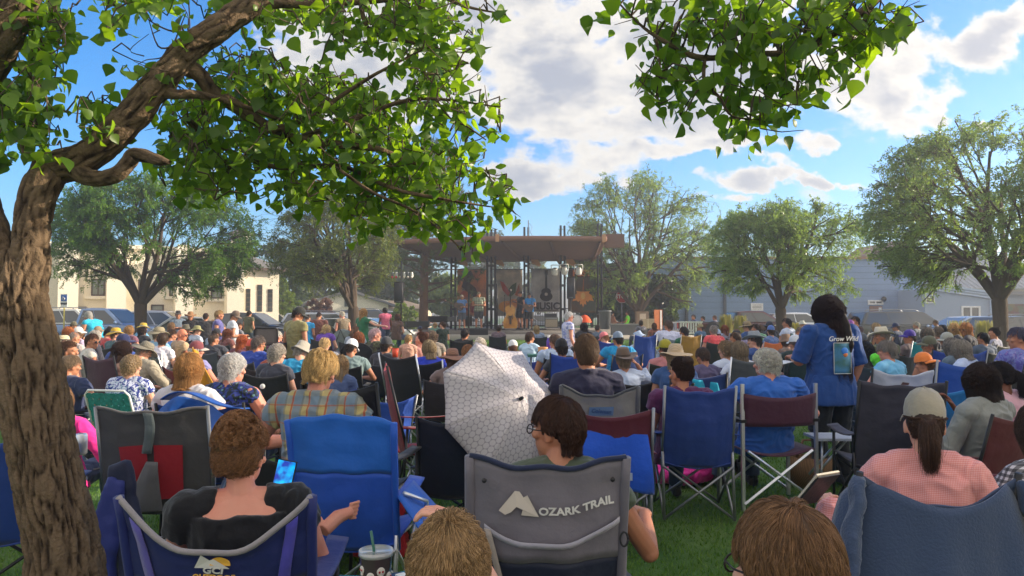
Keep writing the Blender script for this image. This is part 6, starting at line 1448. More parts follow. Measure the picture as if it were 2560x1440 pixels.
        for s in (-1,1):
            mb=MB(); mb.tube([(s*.27,-.28,.02),(s*.27,.2,.42)],.012,7); P_.append(('leg',mb.mesh('leg'),1))
            mb=MB(); mb.tube([(s*.27,.26,.02),(s*.27,-.18,.44),(s*.265,-.24,.62)],.012,7); P_.append(('leg',mb.mesh('leg'),1))
            mb=MB(); mb.tube([(s*.275,-.24,.63),(s*.28,.0,.65),(s*.275,.18,.62)],.018,7); P_.append(('armrest',mb.mesh('armrest'),2))
    _cc[kind]=P_; return P_
def chair(label,kind,col,x,y,z,rz,frame='steel',accent=None,scale=1.0,group='camp chairs in the crowd',sz=1.0,simple=False):
    T=thing('camp_chair' if kind!='lawn' else 'lawn_chair',label,'chair',(x,y,z),rz,group); T.scale=(scale,scale,scale*sz)
    fm={'steel':M_METAL,'alu':M_ALU,'black':M_BLK,'white':M_WHITE}[frame]
    def web(h):
        def f(N,L,tc,co,b):
            w=N.new('ShaderNodeTexChecker'); w.inputs['Scale'].default_value=28; L.new(tc.outputs['Object'],w.inputs['Vector']); m=N.new('ShaderNodeMixRGB'); m.blend_type='MULTIPLY'; m.inputs[0].default_value=.3; L.new(co,m.inputs[1]); L.new(w.outputs['Color'],m.inputs[2]); return m.outputs[0]
        return mat('chair_webbing',S(h),.7,.1,10,fn=f)
    m0=web(col) if kind=='lawn' else nylon(col); acc=web(accent) if (kind=='lawn' and accent) else (nylon(accent) if accent else M_BLKP)
    for nm,me,sl in chair_parts(kind):
        if kind=='lawn' and sl==0 and nm=='back_webbing': mkobj(nm,me,[m0,acc],T,objmats=True)
        else: mkobj(nm,me,[(m0,fm,M_BLKP)[sl]],T,objmats=True)
    return T
# ------------------------------------------------------------------ crowd
STG=(0.3,34.0)
def fabric_fn(kind):
    def f(N,L,tc,co,b):
        def mixer(a,fac,col,t='MIX'):
            m=N.new('ShaderNodeMixRGB'); m.blend_type=t; L.new(fac,m.inputs[0]) if not isinstance(fac,float) else None
            if isinstance(fac,float): m.inputs[0].default_value=fac
            L.new(a,m.inputs[1]); m.inputs[2].default_value=(*col,1); return m.outputs[0]
        def stripes(axis,freq,width,off=0):
            s=N.new('ShaderNodeSeparateXYZ'); L.new(tc.outputs['Object'],s.inputs[0])
            a=N.new('ShaderNodeMath'); a.operation='MULTIPLY_ADD'; L.new(s.outputs[axis],a.inputs[0]); a.inputs[1].default_value=freq; a.inputs[2].default_value=50+off
            fr=N.new('ShaderNodeMath'); fr.operation='FRACT'; L.new(a.outputs[0],fr.inputs[0]); c=N.new('ShaderNodeMath'); c.operation='LESS_THAN'; L.new(fr.outputs[0],c.inputs[0]); c.inputs[1].default_value=width; return c.outputs[0]
        def half(o,k=.5):
            m=N.new('ShaderNodeMath'); m.operation='MULTIPLY'; L.new(o,m.inputs[0]); m.inputs[1].default_value=k; return m.outputs[0]
        if kind=='plaid':
            c=mixer(co,half(stripes(0,10,.45),.8),S('6f87a0')); c=mixer(c,half(stripes(2,10,.45,.2),.6),S('7089a0')); c=mixer(c,half(stripes(0,10,.10,.12),.8),S('b04a3a')); c=mixer(c,half(stripes(2,10,.08,.3),.6),S('b0583f')); c=mixer(c,half(stripes(0,10,.12,.55),.45),S('3d5570')); return c
        if kind=='checked':
            c=mixer(co,half(stripes(0,13,.5),.55),S('2f3a33')); return mixer(c,half(stripes(2,13,.5),.55),S('2f3a33'))
        if kind=='gingham':
            c=mixer(co,half(stripes(0,150,.5),.45),S('d8604f')); return mixer(c,half(stripes(2,150,.5),.45),S('d8604f'))
        if kind=='gingham_bw':
            c=mixer(co,half(stripes(1,42,.5),.75),S('14131a')); return mixer(c,half(stripes(2,42,.5),.75),S('14131a'))
        v=N.new('ShaderNodeTexVoronoi'); v.inputs['Scale'].default_value={'tiedye':9,'floral':28,'leafy':22,'camo':16}[kind]; L.new(tc.outputs['Object'],v.inputs['Vector']) 
        nz=N.new('ShaderNodeTexNoise'); nz.inputs['Scale'].default_value={'tiedye':7,'floral':16,'leafy':18,'camo':12}[kind]; nz.inputs['Distortion'].default_value=2; L.new(tc.outputs['Object'],nz.inputs['Vector'])
        r=N.new('ShaderNodeMapRange'); r.inputs[1].default_value=.48; r.inputs[2].default_value=.54; L.new(nz.outputs['Fac'],r.inputs[0])
        cols={'tiedye':('8a93c8','c9c6dd'),'floral':('5a55a8','b58fb8'),'leafy':('2f3f8f','7fb0b8'),'camo':('4c5236','8a8460')}[kind]
        c=mixer(co,r.outputs[0],S(cols[0])); r2=N.new('ShaderNodeMapRange'); r2.inputs[1].default_value=.25; r2.inputs[2].default_value=.2; L.new(v.outputs['Distance'],r2.inputs[0]); return mixer(c,half(r2.outputs[0],.6),S(cols[1]))
    return f
def patt(kind,base): return mat('patterned_'+kind,S(base),.85,.06,8,.4,14,sheen=.2,fn=fabric_fn(kind),bdist=.015)
GP='people seated in the audience'; GS='people standing on the lawn'
def face_yaw(x,y,extra=0): return math.atan2(-(STG[0]-x),STG[1]-y)+R(extra)
def seat(px,py,who,d=None,pose='lap',build='avg',head='fwd',sk='fair',hair=('short','6b4a30'),shirt=('short','8899aa'),hatk=None,ch=('quad','20242c'),yaw=0,near=False,frame='black',acc=None,more='',chs=1.0,glass=None,smat=None,face=False,neck='crew',pants=('long','33405a'),n=None,sx=1.0,chz=1.0,curlr=0,hlen=1.0,chlabel=None,ground=False,shoe='3a3a3a',hs=1.0):
    top=1.283+(.035 if hatk else 0)
    if hair is None or hair[0] in('bald','thin'): top-=.012
    if head in('down','dleft','dright'): top-=.01
    if d is None: d=F*(1.5-.955*top)/(py-HOR)
    if not near and not ground: d*=1.08
    zt=CH-(py-HOR)*d/F; gx=(px-1280)/F*d; g=gz(gx,d); s=(zt-g)/top
    if s>1.10: s=1.10
    if s<.80 and not ground: s=.80
    if ground: s=ground; g=zt-top*s
    yw=face_yaw(gx,d,yaw); off=Vector((0,-.105*s)); off=Vector((off.x*math.cos(yw)-off.y*math.sin(yw),off.x*math.sin(yw)+off.y*math.cos(yw)))
    x,y=gx-off.x,d-off.y
    if not ground: g=gz(x,y)
    lb=who[0].upper()+who[1:] if False else who
    if head=='fwd' and not near: head=random.Random(int(px*7+py)).choice(['fwd','hleft','hright','left' if px>1300 else 'right','fwd','dleft' if px>1300 else 'dright'])
    T=person(lb+(' '+more if more else ''),x,y,g,yw,pose,build,head,s,sk,hair,shirt,pants,hatk,near,GP,face,glass,smat,neck,sx,shoe,n,curlr,hlen,hs)
    C=None; CO=(.105 if build=='heavy' else .07)*s
    if ch: 
        C=chair(chlabel or f'{colname(ch[1])} {CHN[ch[0]]} holding the {who.split(" person ")[0]}'[:110] if chlabel else chair_label(ch,who),ch[0],ch[1],x+math.sin(yw)*CO,y-math.cos(yw)*CO,g,yw,frame,acc,s*chs,sz=chz)
    return T,C
CHN={'quad':'folding camp chair','high':'high-backed camp chair','low':'low beach chair','director':'director chair','lawn':'webbed lawn chair','round':'padded round-topped chair'}
def colname(h):
    r,g,b=[int(h[i:i+2],16) for i in (0,2,4)]; mx=max(r,g,b); mn=min(r,g,b)
    if mx-mn<28: return 'black' if mx<60 else ('dark grey' if mx<105 else ('grey' if mx<180 else 'pale'))
    if r==mx: return 'maroon' if (g<60 and r<140 and b>28) else ('red' if g<90 else ('orange' if g<140 and r>190 else 'tan'))
    if b==mx: 
        if r>g+15: return 'purple'
        return 'navy' if b<125 else ('turquoise' if g>120 else 'blue')
    return 'teal' if b>r+20 else 'green'
def chair_label(ch,who):
    w=who.split(); return f"{colname(ch[1])} {CHN[ch[0]]} under {' '.join(w[:9])}"
H=lambda s,c:(s,c)
# --- left block
seat(150,886,'man with grey-brown hair beside the near tree trunk',6.6,'wide','heavy','hright','tan',H('short','7d6a55'),('short','2a3558'),ch=('lawn','2f9a8c'),frame='white',acc='3a6a60',yaw=-15)
seat(191,851,'woman with messy brown bun and bare arms',8.3,'rest','avg','right','tan',H('bun','5c4130'),('none','5a3a34'),ch=('quad','7c1d20'),yaw=-12,frame='black')
seat(222,833,'man in tank top and sunglasses leaning his elbow',9.9,'wide','slim','right','tan',H('short','4c3426'),('none','c9c3b8'),glass='dark',ch=('quad','2c4a38'),yaw=-25)
seat(163,836,'woman under very wide cream hat tipped backwards',10.4,'lap','avg','right','fair',H('bob','7a5c40'),('short','c6b9a6'),('straw','e4d3ac','3a3430'),ch=('quad','3a3d44'))
seat(168,815,'strawberry blonde woman in sunglasses near the tree trunk',14.5,'lap','slim','right','tan',H('long','a8683c'),('short','6c5568'),glass='dark')
seat(198,814,'woman in white cap and pale lilac shirt',15,'lap','avg','hright','fair',H('bob','8a6a4a'),('short','b9a9c4'),('cap','e6e2dc'),face=True)
seat(190,828,'man with grey crew cut behind the cream hat',12,'lap','avg','hright','tan',H('buzz','8c8078'),('short','b8adaa'))
seat(229,824,'woman with silver bob in dark jacket',12.8,'lap','avg','right','fair',H('bob','b9b2a8'),('long','3b3b46'))
seat(272,815,'man in black brimmed hat and coral red shirt',14,'lap','heavy','dright','tan',H('short','33261e'),('short','b8403f'),('fedora','1d1a1a'),face=True)
seat(293,817,'person in grey brimmed hat with yellow crown',13.4,'lap','avg','fwd','fair',H('short','8a6a4a'),('short','4a6a70'),('floppy','d8b040','8f8a80'))
seat(303,831,'white-haired man in navy cap and blue shirt',9.9,'wide','avg','right','pink',H('short','d8d4cc'),('short','36509a'),('cap','222b55'),yaw=-10)
seat(297,850,'woman with long dark brown hair and bare shoulders',7.9,'rest','avg','fwd','tan',H('wavy','35221a'),('none','8a6a5c'),ch=('high','4a2c3c'),frame='black',yaw=-6)
seat(345,851,'person in grey bucket hat and long beige shirt',8.6,'wide','heavy','dright','fair',H('short','8c8478'),('long','aaa08c'),('floppy','8d8778','6f695c'),ch=('quad','8c8a86'),yaw=-18)
seat(350,806,'person in yellow sun hat and light blue shirt',18,'lap','avg','right','fair',H('short','a08a68'),('short','6fa8cc'),('floppy','d9b64a','8fa0a8'))
seat(368,815,'person with dark brown bob behind the tan visor hat',17,'lap','avg','fwd','fair',H('bob','2a1c18'),('short','2c2c34'))
seat(396,815,'woman in wide tan hat and pale blue blouse',12.2,'phone','avg','hright','fair',H('short','8c7a60'),('short','7fa8c4'),('floppy','a3997e','6d6552'))
seat(393,830,'boy with short brown hair and white shirt',10.8,'lap','slim','fwd','fair',H('short','4d3a2b'),('short','d9d7e0'),ch=('director','1c1c20'),frame='white',yaw=-6)
seat(447,822,'bald man with reddened scalp and tan shirt',12.4,'lap','heavy','right','red',H('bald','000000'),('short','b99c78'),glass='dark',ch=('round','7c7a72'),yaw=-20)
seat(489,847,'man in faded maroon cap with white hair',8.9,'wide','heavy','hright','pink',H('short','cfcac2'),('short','8a86b4'),('cap','7c3f46','b0a8a0'),ch=('quad','7a2420'),frame='black',yaw=-22)
seat(327,883,'woman with curly ash-blonde hair and blue patterned blouse',6.6,'rest','avg','hright','fair',H('curly','9a8262'),('short','b9c6e0'),smat=patt('leafy','cfd6ea'),ch=('lawn','2f8f88'),frame='white',acc='2f8f88',n=3200,curlr=.004,yaw=-4)
seat(633,838,'man with thinning grey hair, glasses and royal blue shirt',9.3,'lap','heavy','hright','tan',H('short','6a5f58'),('short','2444a0'),glass='y',ch=('quad','22252c'),yaw=-10)
seat(655,842,'child in bright coral cap turning right',10.2,'lap','kid','right','fair',H('short','8a5a30'),('short','8a3a2c'),('cap','e0563e'))
seat(673,858,'auburn-haired child in rust shirt',9.2,'lap','kid','fwd','tan',H('short','8a3d22'),('short','9c4a34'),ch=('quad','241c1c'))
seat(690,857,'woman with frizzy grey hair above the black logo chair',7.6,'lap','avg','fwd','fair',H('curly','a8a096'),('short','3a3c48'),ch=('quad','17181c'),frame='black',chz=1.02,n=3200,curlr=.005)
seat(731,846,'man in grey sun hat and turquoise shirt',8.2,'lap','heavy','fwd','fair',H('short','9a948a'),('short','1f8fc0'),('bucket','a39d90'),ch=('quad','1a1b20'),frame='black')
seat(757,823,'bearded man in black cap and slate shirt',11.5,'wide','avg','right','tan',H('short','2c2420'),('short','3d4f66'),('cap','2b2523'),ch=('high','6c1f38'),frame='black',yaw=-35)
seat(866,841,'man in white cap and grey-green shirt',8.9,'wide','avg','fwd','tan',H('short','2a211c'),('short','6f8486'),('cap','e2e4e6'),ch=('quad','15161a'),frame='black',yaw=6)
seat(818,810,'woman with ash-blonde hair and purple shirt',16.5,'lap','avg','fwd','fair',H('bob','b39a70'),('short','6a42a8'),ch=('quad','22222a'))
seat(813,843,'blonde woman mostly hidden by her round-topped chair',10.2,'lap','avg','down','fair',H('messy','c4a878'),('short','8a8a90'),ch=('round','2b3038'),frame='alu',chz=1.08)
seat(907,828,'woman with auburn bob and pale shoulders',10.6,'lap','avg','hleft','fair',H('bob','7e4a2a'),('none','b08a78'),ch=('round','262a33'),frame='black',chz=1.1)
seat(940,821,'older man with pinkish grey hair and patterned dark jacket',11.8,'wide','avg','right','pink',H('messy','b49aa0'),('long','2f2a2c'),smat=patt('camo','2a2626'),glass='y',yaw=-15)
seat(858,888,'girl with long light brown hair by the plaid man',6.9,'lap','kid','hleft','fair',H('long','9a7f5c'),('short','4a5a80'),ch=('quad','24418c'),n=2600)
seat(1121,867,'person in wide dusty brown hat',7.6,'wide','avg','fwd','tan',H('short','6a4c3a'),('short','7c6a66'),('straw','9c7460','6c4c3c'),ch=('quad','2a2226'),frame='black')
seat(1065,848,'woman with thick grey-blonde bob and blue top',8.6,'lap','avg','fwd','fair',H('bob','8f7d60'),('none','2038b8'),ch=('quad','14151a'),frame='alu',chz=1.1)
seat(1015,835,'blonde toddler leaning on the woman beside',11.2,'lap','kid','fwd','fair',H('short','a8895c'),('short','c89a86'),ch=None,ground=.62)
seat(1033,831,'woman with brown bun and bare pink shoulders',10.6,'lap','slim','left','pink',H('bun','5a3c30'),('none','c08a80'),ch=('low','2a2c34'))
seat(1057,831,'woman with long silver-grey hair',11.2,'lap','avg','fwd','fair',H('long','a09a90'),('short','6a6a74'),ch=('low','33343c'))
seat(1081,825,'woman with long brown-grey hair beside the uniformed boy',12.4,'lap','avg','hright','fair',H('long','6d5c4e'),('short','8a8178'),ch=('low','2a2a30'))
seat(1051,814,'toddler in navy cap and pink shirt',18,'lap','kid','left','fair',H('short','5a4030'),('short','d08a90'),('cap','1e2c4a'),ch=None,ground=.6)
seat(1158,819,'man with dark hair in black tank top',13.6,'lap','avg','fwd','tan',H('short','241a18'),('none','17171b'),ch=('high','15161a'),chz=.95)
seat(1181,860,'woman with streaked short brown hair',8.4,'lap','avg','hleft','tan',H('short','8a5f3c'),('short','2c2a30'),ch=('quad','1b1c22'),n=2400)
seat(1217,842,'woman with long white-blonde hair and pink top',10.8,'lap','slim','hright','fair',H('long','c4bcb0'),('short','c07a98'),ch=('low','33323a'),n=1500)
seat(1232,868,'person with dark hair bent over behind the umbrella',7.6,'lap','avg','down','tan',H('wavy','2a1f20'),('short','33262c'),ch=('low','1b1c22'),n=2200)
seat(1278,847,'girl in white trucker cap with long brown ponytail',10.4,'lap','slim','fwd','tan',H('pony','6d452c'),('none','2a2026'),('cap','dcdcdc','dcdcdc'),smat=patt('floral','241d22'),ch=('low','22242a'),hlen=1)
seat(1327,829,'boy with brown hair and pale blue tank top',12.6,'wide','kid','hright','tan',H('short','4a3428'),('none','b4cfe4'),ch=('low','24379c'))
seat(1279,884,'woman with straight grey hair behind the umbrella',6.4,'lap','avg','fwd','fair',H('long','8d8f94'),('short','5c5a66'),ch=('quad','701e30'),yaw=-14,n=2600)
seat(1391,834,'man with brown-grey hair and white shirt',10,'lap','heavy','hleft','tan',H('short','6a5546'),('short','a9bbd6'),ch=('quad','24262c'),frame='black',yaw=10)
seat(1414,841,'bearded man in black cap, high blue chair behind',8.7,'wide','avg','fwd','tan',H('short','2a201c'),('short','3c3f46'),('cap','211f20'),ch=('high','2144a4'),frame='black')
seat(1463,807,'woman with dark curly hair near the white drum',18,'lap','avg','fwd','tan',H('wavy','2e2220'),('short','2c2c34'))
seat(1516,826,'child in salmon pink cap',13.4,'lap','kid','fwd','fair',H('short','8a6040'),('short','d0d0d8'),('cap','e07a80'),ch=('high','20409c'),chz=1.0)
seat(1549,826,'man in blue-grey cap and bright turquoise shirt',11,'wide','heavy','hleft','tan',H('short','2a2422'),('short','168fc6'),('cap','7d8ea2'),ch=('quad','203c78'),yaw=12)
seat(1603,822,'person in pale blue bucket hat',13,'lap','avg','fwd','fair',H('short','7a6a58'),('short','aebfd6'),('bucket','a9bcd6'),ch=('high','1f459c'),frame='steel',chz=1.1)
seat(1598,802,'man with curly brown hair beside the planter wall',23,'lap','avg','fwd','tan',H('curly','4a3a2c'),('short','6a6a72'))
seat(1566,862,'man in weathered brown leather hat with arm raised',7.2,'armup','avg','fwd','tan',H('short','8a7a68'),('long','b9c8e2'),('cowboy','6c5a4c','4c3e34'),ch=('quad','16161c'),frame='black',yaw=8)
seat(1666,800,'broad man in white t-shirt leaning left',15.5,'restwide','heavy','hleft','tan',H('short','5a4638'),('short','c6cbe2'),ch=('quad','8a9aa6'),yaw=8)
seat(1657,842,'man in mustard camouflage cap and pink shirt',8.8,'lap','avg','fwd','tan',H('short','33291f'),('short','b87878'),('cap','a39a2c'),ch=('quad','23281f'),frame='steel',chz=1.05)
seat(1690,857,'woman in big floppy beige sun hat',6.9,'lap','avg','fwd','fair',H('bob','a08a6c'),('short','35568a'),('straw','cdb695','bfa888'),ch=('low','22262c'))
seat(1714,815,'person with dark hair and green shirt in gold chair',14.6,'lap','avg','hleft','tan',H('short','231b1a'),('short','1c5a3c'),ch=('high','a3792c'),frame='steel')
seat(1778,812,'grey-haired man in bright coral shirt',14.8,'lap','heavy','hright','pink',H('short','8e857e'),('short','e2545a'),ch=('quad','1c1e24'),frame='black')
seat(1794,821,'child in pale blue cap behind the coral shirt',15,'lap','kid','right','fair',H('short','4a3428'),('short','44506a'),('cap','a5bbd8'))
seat(1754,867,'boy with brown hair bowed low in mauve shirt',7.8,'lap','kid','down','tan',H('short','4a3a30'),('short','5a5272'),ch=('low','22303c'))
seat(1810,847,'woman with wavy ash-blonde hair and white sleeves',8.2,'wide','avg','hleft','fair',H('curly','8a7356'),('short','c9d4e8'),ch=('quad','1b2346'),frame='steel',chz=1.05,n=2400,curlr=.003)
seat(1851,852,'woman with thick short taupe hair in grey chair',7.6,'wide','avg','fwd','fair',H('bob','80705a'),('short','c9cfdc'),ch=('high','4e5356'),frame='alu',hlen=.8,n=2600)
seat(1835,829,'boy with tousled brown hair looking left',12,'lap','kid','left','tan',H('short','4d3a2c'),('short','2a3448'))
seat(1870,801,'woman in straw hat with white flower and blue shirt',17,'lap','avg','hleft','fair',H('short','6a5a4a'),('short','2c4c80'),('straw','9b8a6c','6a5c48'))
seat(1896,809,'person with cropped dark hair in green shirt',16,'lap','avg','fwd','tan',H('short','3a2e28'),('short','6a9c7a'))
seat(1884,826,'person in wide light grey hat',9.7,'lap','avg','fwd','fair',H('short','4a4440'),('short','36508a'),('cowboy','8f959c','6a6e74'),ch=('quad','30353c'),frame='steel')
seat(1915,810,'child in blue cap in orange chair',15.4,'lap','kid','hright','fair',H('short','3a2a22'),('short','5a74a8'),('cap','4c6cae'),ch=('quad','d8713c'),frame='steel')
seat(1930,801,'man in dark cap with long brown hair',18.5,'lap','avg','fwd','tan',H('long','3a2a22'),('short','3a3c48'),('cap','2a3040'))
seat(1963,793,'man with dark hair and white shirt in green chair',18,'lap','avg','hleft','tan',H('short','2a2220'),('short','b9c4dc'),ch=('quad','1f6a5c'),yaw=18,ground=1.05)
seat(1989,834,'person in clean white cap above dark green chair',9.8,'lap','avg','hleft','fair',H('short','5c5048'),('short','2c3c3c'),('cap','cfd4da'),ch=('quad','20383c'),frame='black',chz=1.03)
seat(1968,832,'woman in brown felt hat next to the white cap',10.9,'lap','avg','right','fair',H('short','5a4638'),('short','6a5a54'),('bucket','7a6250'))
seat(2005,817,'grey-haired man left of the standing woman',12.8,'lap','avg','left','tan',H('short','6c6660'),('short','5a6474'))
# --- right block
seat(2122,797,'person in purple and pink striped cap',17.5,'lap','slim','hleft','fair',H('short','3a2c28'),('long','2a2a38'),('cap','8a4fa0'))
seat(2141,790,'man with dark hair leaning forward in maroon shirt',19.5,'lap','avg','left','tan',H('short','241c1c'),('long','3c1c24'),yaw=25,ground=1.1)
seat(2134,831,'woman in tan brimmed hat facing left',10.8,'lap','avg','left','fair',H('bob','4a3a30'),('short','7c8698'),('floppy','8a735c'))
seat(2157,828,'man in dark grey cap beside the white cowboy hat',10.8,'lap','avg','fwd','tan',H('short','5c5450'),('short','4e5c80'),('cap','565b62'))
seat(2158,849,'woman with long straight black hair in grey chair',8.3,'lap','avg','fwd','tan',H('long','1f1a1c'),('short','2c2c34'),ch=('quad','4a5260'),frame='black',chz=1.05)
seat(2218,815,'man in white cowboy hat with hand at his chin',10.2,'phone','heavy','left','tan',H('short','8c8278'),('short','3c4434'),('cowboy','cfc7b2','4a3a30'),smat=patt('camo','5c6044'),yaw=18)
seat(2222,851,'woman with tousled grey hair and light blue shirt',7.6,'wide','avg','hleft','pink',H('messy','7c7670'),('short','6fb4dc'),ch=None,n=2600,yaw=12)
seat(2273,821,'man in purple cap in teal chair',11.6,'lap','avg','left','tan',H('short','4a4440'),('short','6a5a58'),('cap','43318f'),ch=('high','1f8a9c'),frame='steel')
seat(2322,877,'boy in orange cap worn backwards and white shirt',6.9,'lap','kid','fwd','tan',H('short','5a3c28'),('short','d8dcec'),('capback','e8823c'),ch=('quad','1f86bc'),frame='steel',yaw=8)
seat(2311,817,'woman with long grey-brown hair right of the purple cap',12.6,'lap','avg','left','fair',H('long','6f665c'),('short','3a3a44'))
seat(2335,815,'person with curly light brown hair',13.6,'lap','avg','fwd','fair',H('curly','7d6c5c'),('short','7a5a4a'))
seat(2361,811,'person with black hair and red vest',14.6,'lap','avg','hleft','dark',H('short','17151a'),('short','c03a34'))
seat(2320,834,'man in olive cap with white earbud in blue chair',9.4,'lap','heavy','left','tan',H('short','6a6258'),('short','4a4a54'),('cap','646450'),ch=('high','203f9c'),frame='black')
seat(2380,828,'person in pale grey cap above the blue chair',10.4,'lap','avg','left','tan',H('short','8c867c'),('short','4c5a5c'),('cap','a5a59c'))
seat(2385,843,'woman with full silver-brown hair in royal blue chair',8.6,'lap','avg','fwd','fair',H('bob','7c756c'),('short','5f7280'),ch=('high','1f44a0'),frame='steel',chz=1.02,n=2400)
seat(2397,807,'blonde woman in sunglasses with sunlit hair',13.4,'lap','slim','left','fair',H('long','b0905c'),('short','24242c'),glass='dark',yaw=20)
seat(2425,805,'woman with sunlit ginger bob and dark scarf',13.2,'lap','slim','left','fair',H('bob','a87444'),('short','2a2830'),glass='dark',yaw=20)
seat(2424,848,'woman with bare shoulder and white-blue top',8.0,'restwide','avg','hleft','pink',H('bob','8f877c'),('none','b9c8e6'),ch=('quad','1f4cae'),frame='steel',yaw=16)
seat(2545,816,'person in purple flowered shirt at the right edge',7.6,'lap','heavy','fwd','tan',H('short','4c4a5c'),('short','6a68b0'),smat=patt('floral','6f78b8'),ch=('quad','4a4c7a'),frame='black')
seat(2447,903,'girl with long dark wavy hair and grey hoodie',4.7,'phone','slim','left','dark',H('long','33251f'),('long','8a8c86'),ch=('quad','5c2226'),frame='black',near=True,yaw=14,n=5200,chz=1.05)
seat(2520,903,'girl with dark ponytail and pink-white top',5.1,'lap','slim','hleft','dark',H('pony','241a18'),('short','d8a8b4'),ch=('quad','5a1e24'),frame='black',n=2600,yaw=14)
# far left seated rows
seat(466,808,'person in dark olive bucket hat by the church side',18,'lap','avg','right','tan',H('short','5a5048'),('short','6a4438'),('bucket','5c5848'))
seat(487,812,'person in pale green straw hat',17,'lap','avg','right','fair',H('short','7a6a50'),('short','b9c4d4'),('floppy','a3a070'))
seat(505,809,'grey-haired man with hand at his ear',18,'phone','avg','right','pink',H('short','8c8480'),('short','8e8f9c'))
seat(531,818,'person in black cap bending over papers',15.5,'lap','avg','down','tan',H('short','2a2422'),('short','8a9aac'),('cap','22242c'))
seat(573,821,'woman with long red-brown hair near the purple dress',14.8,'lap','avg','fwd','fair',H('long','6e3d28'),('short','7a4a44'))
seat(602,837,'girl with bright ginger hair',11.4,'lap','kid','hright','fair',H('long','a3552c'),('short','6c3c48'),ch=('quad','4a2c2c'))
seat(540,833,'man with legs stretched out in dark clothes',12.5,'wide','avg','right','tan',H('short','5c4c40'),('short','3a3c46'),ch=('quad','4a5058'))
seat(423,806,'woman with light brown hair beside the sunlit cap row',19,'lap','avg','right','fair',H('bob','8a6c4c'),('short','5a6a94'))
seat(440,802,'person in denim shirt behind the bald man',22,'lap','avg','right','tan',H('short','5a4a40'),('short','44587c'))
seat(247,812,'person in tan cap under the pickup door',16.5,'lap','avg','fwd','tan',H('short','6a5040'),('short','8a6a50'),('cap','8f7c64'))
seat(330,812,'woman with sandy hair left of the yellow sun hat',16,'lap','avg','right','tan',H('bob','a07c50'),('short','7a5060'))
seat(214,805,'person in grey hat just under the pickup bed',20,'lap','avg','right','tan',H('short','6a6058'),('short','4c5868'),('bucket','6f6b64'))
seat(180,802,'person in olive cap next to the trunk at the back',22,'lap','avg','right','tan',H('short','4c4038'),('short','5c5248'),('cap','6a6450'))
seat(415,823,'man with brown hair raising field glasses',13,'phone','avg','right','tan',H('short','4a3628'),('short','3468a8'))
seat(530,800,'woman with blonde hair in lavender top at the back',23,'lap','avg','right','fair',H('bob','b08c5c'),('short','9a8ab8'))
seat(560,808,'person with curly grey hair at the back left',19,'lap','avg','right','fair',H('curly','8d8880'),('short','5c6c84'))
seat(700,826,'man with white hair in plum shirt behind the standing man',13.5,'lap','avg','right','pink',H('short','c8c4bc'),('short','6a3c5c'))
seat(595,806,'teenager with brown hair in grey shirt',20,'lap','slim','right','tan',H('short','4a3426'),('short','7c7c84'))
seat(985,784,'woman with long brown hair seated past the pink shirt',None if False else 26,'lap','avg','left','fair',H('long','5c3c2a'),('short','6a5048'),ground=1.05,ch=None)
# extra rows right of centre
for a in ((1500,811,19,'man with shaved head behind the salmon cap',H('buzz','4a3c34'),'5c6a7c',None),(1640,806,21,'woman with brown bob left of the broad white t-shirt',H('bob','5a4030'),'8c5c4c',None),(1745,807,20,'person in khaki cap right of the gold chair',H('short','4c4038'),'4a6a8c',('cap','9a8e6c')),(1820,812,17.5,'woman with auburn hair under the flower hat',H('long','7c4428'),'7c7c8c',None),(1850,816,15,'person in dark visor and lilac shirt',H('short','5c4c44'),'8c84a8',('visor','2c3444')),
          (2035,812,15.5,'man with grey beard just left of the standing woman',H('short','8c8880'),'4c4c58',None),(2190,806,18,'woman with light hair behind the cowboy hat',H('bob','a8906c'),'5c4c54',None),(2245,806,19,'person in navy cap further back on the right',H('short','4a3c34'),'2c3c5c',('cap','27345c')),(2290,804,20,'person with white hair in front of the suburban',H('short','c0bab0'),'6c747c',None),(2345,800,23,'person with brown hair by the pale grass clumps',H('short','5c4434'),'6a6a5c',None),(2450,828,12,'man with short black hair near the right trunk',H('short','221c1c'),'4c5a70',None),(2475,818,14,'woman with dark bun left of the right trunk',H('bun','2c2220'),'8a8ca0',None),(2100,818,13.5,'person in beige cap behind the blue shirt shoulder',H('short','5a4a40'),'6a7484',('cap','b0a284')),(2010,800,22,'person in white hat beyond the standing woman',H('short','8c8074'),'8a94a4',('bucket','c4c4bc')),(1345,812,19,'woman with fair hair in front of the stage edge',H('bob','a08860'),'7a8aa4',None),(1245,812,19.5,'man with dark brown hair in front of the floor monitor',H('short','3c2c24'),'6c5c64',None),(1090,808,22,'child with light hair by the stage left tripod',H('short','a88860'),'5c7c6c',None),(960,838,9.6,'man in dark cap right of the pinkish grey hair',H('short','3a302a'),'3c3a40',('cap','33363c')),(888,815,15.5,'woman with brown ponytail beyond the auburn bob',H('pony','5c4030'),'9aa4b4',None)):
    seat(a[0],a[1],a[3],a[2],'lap','avg','fwd' if a[0]<1900 else 'hleft','tan',a[4],('short',a[5]),a[6])
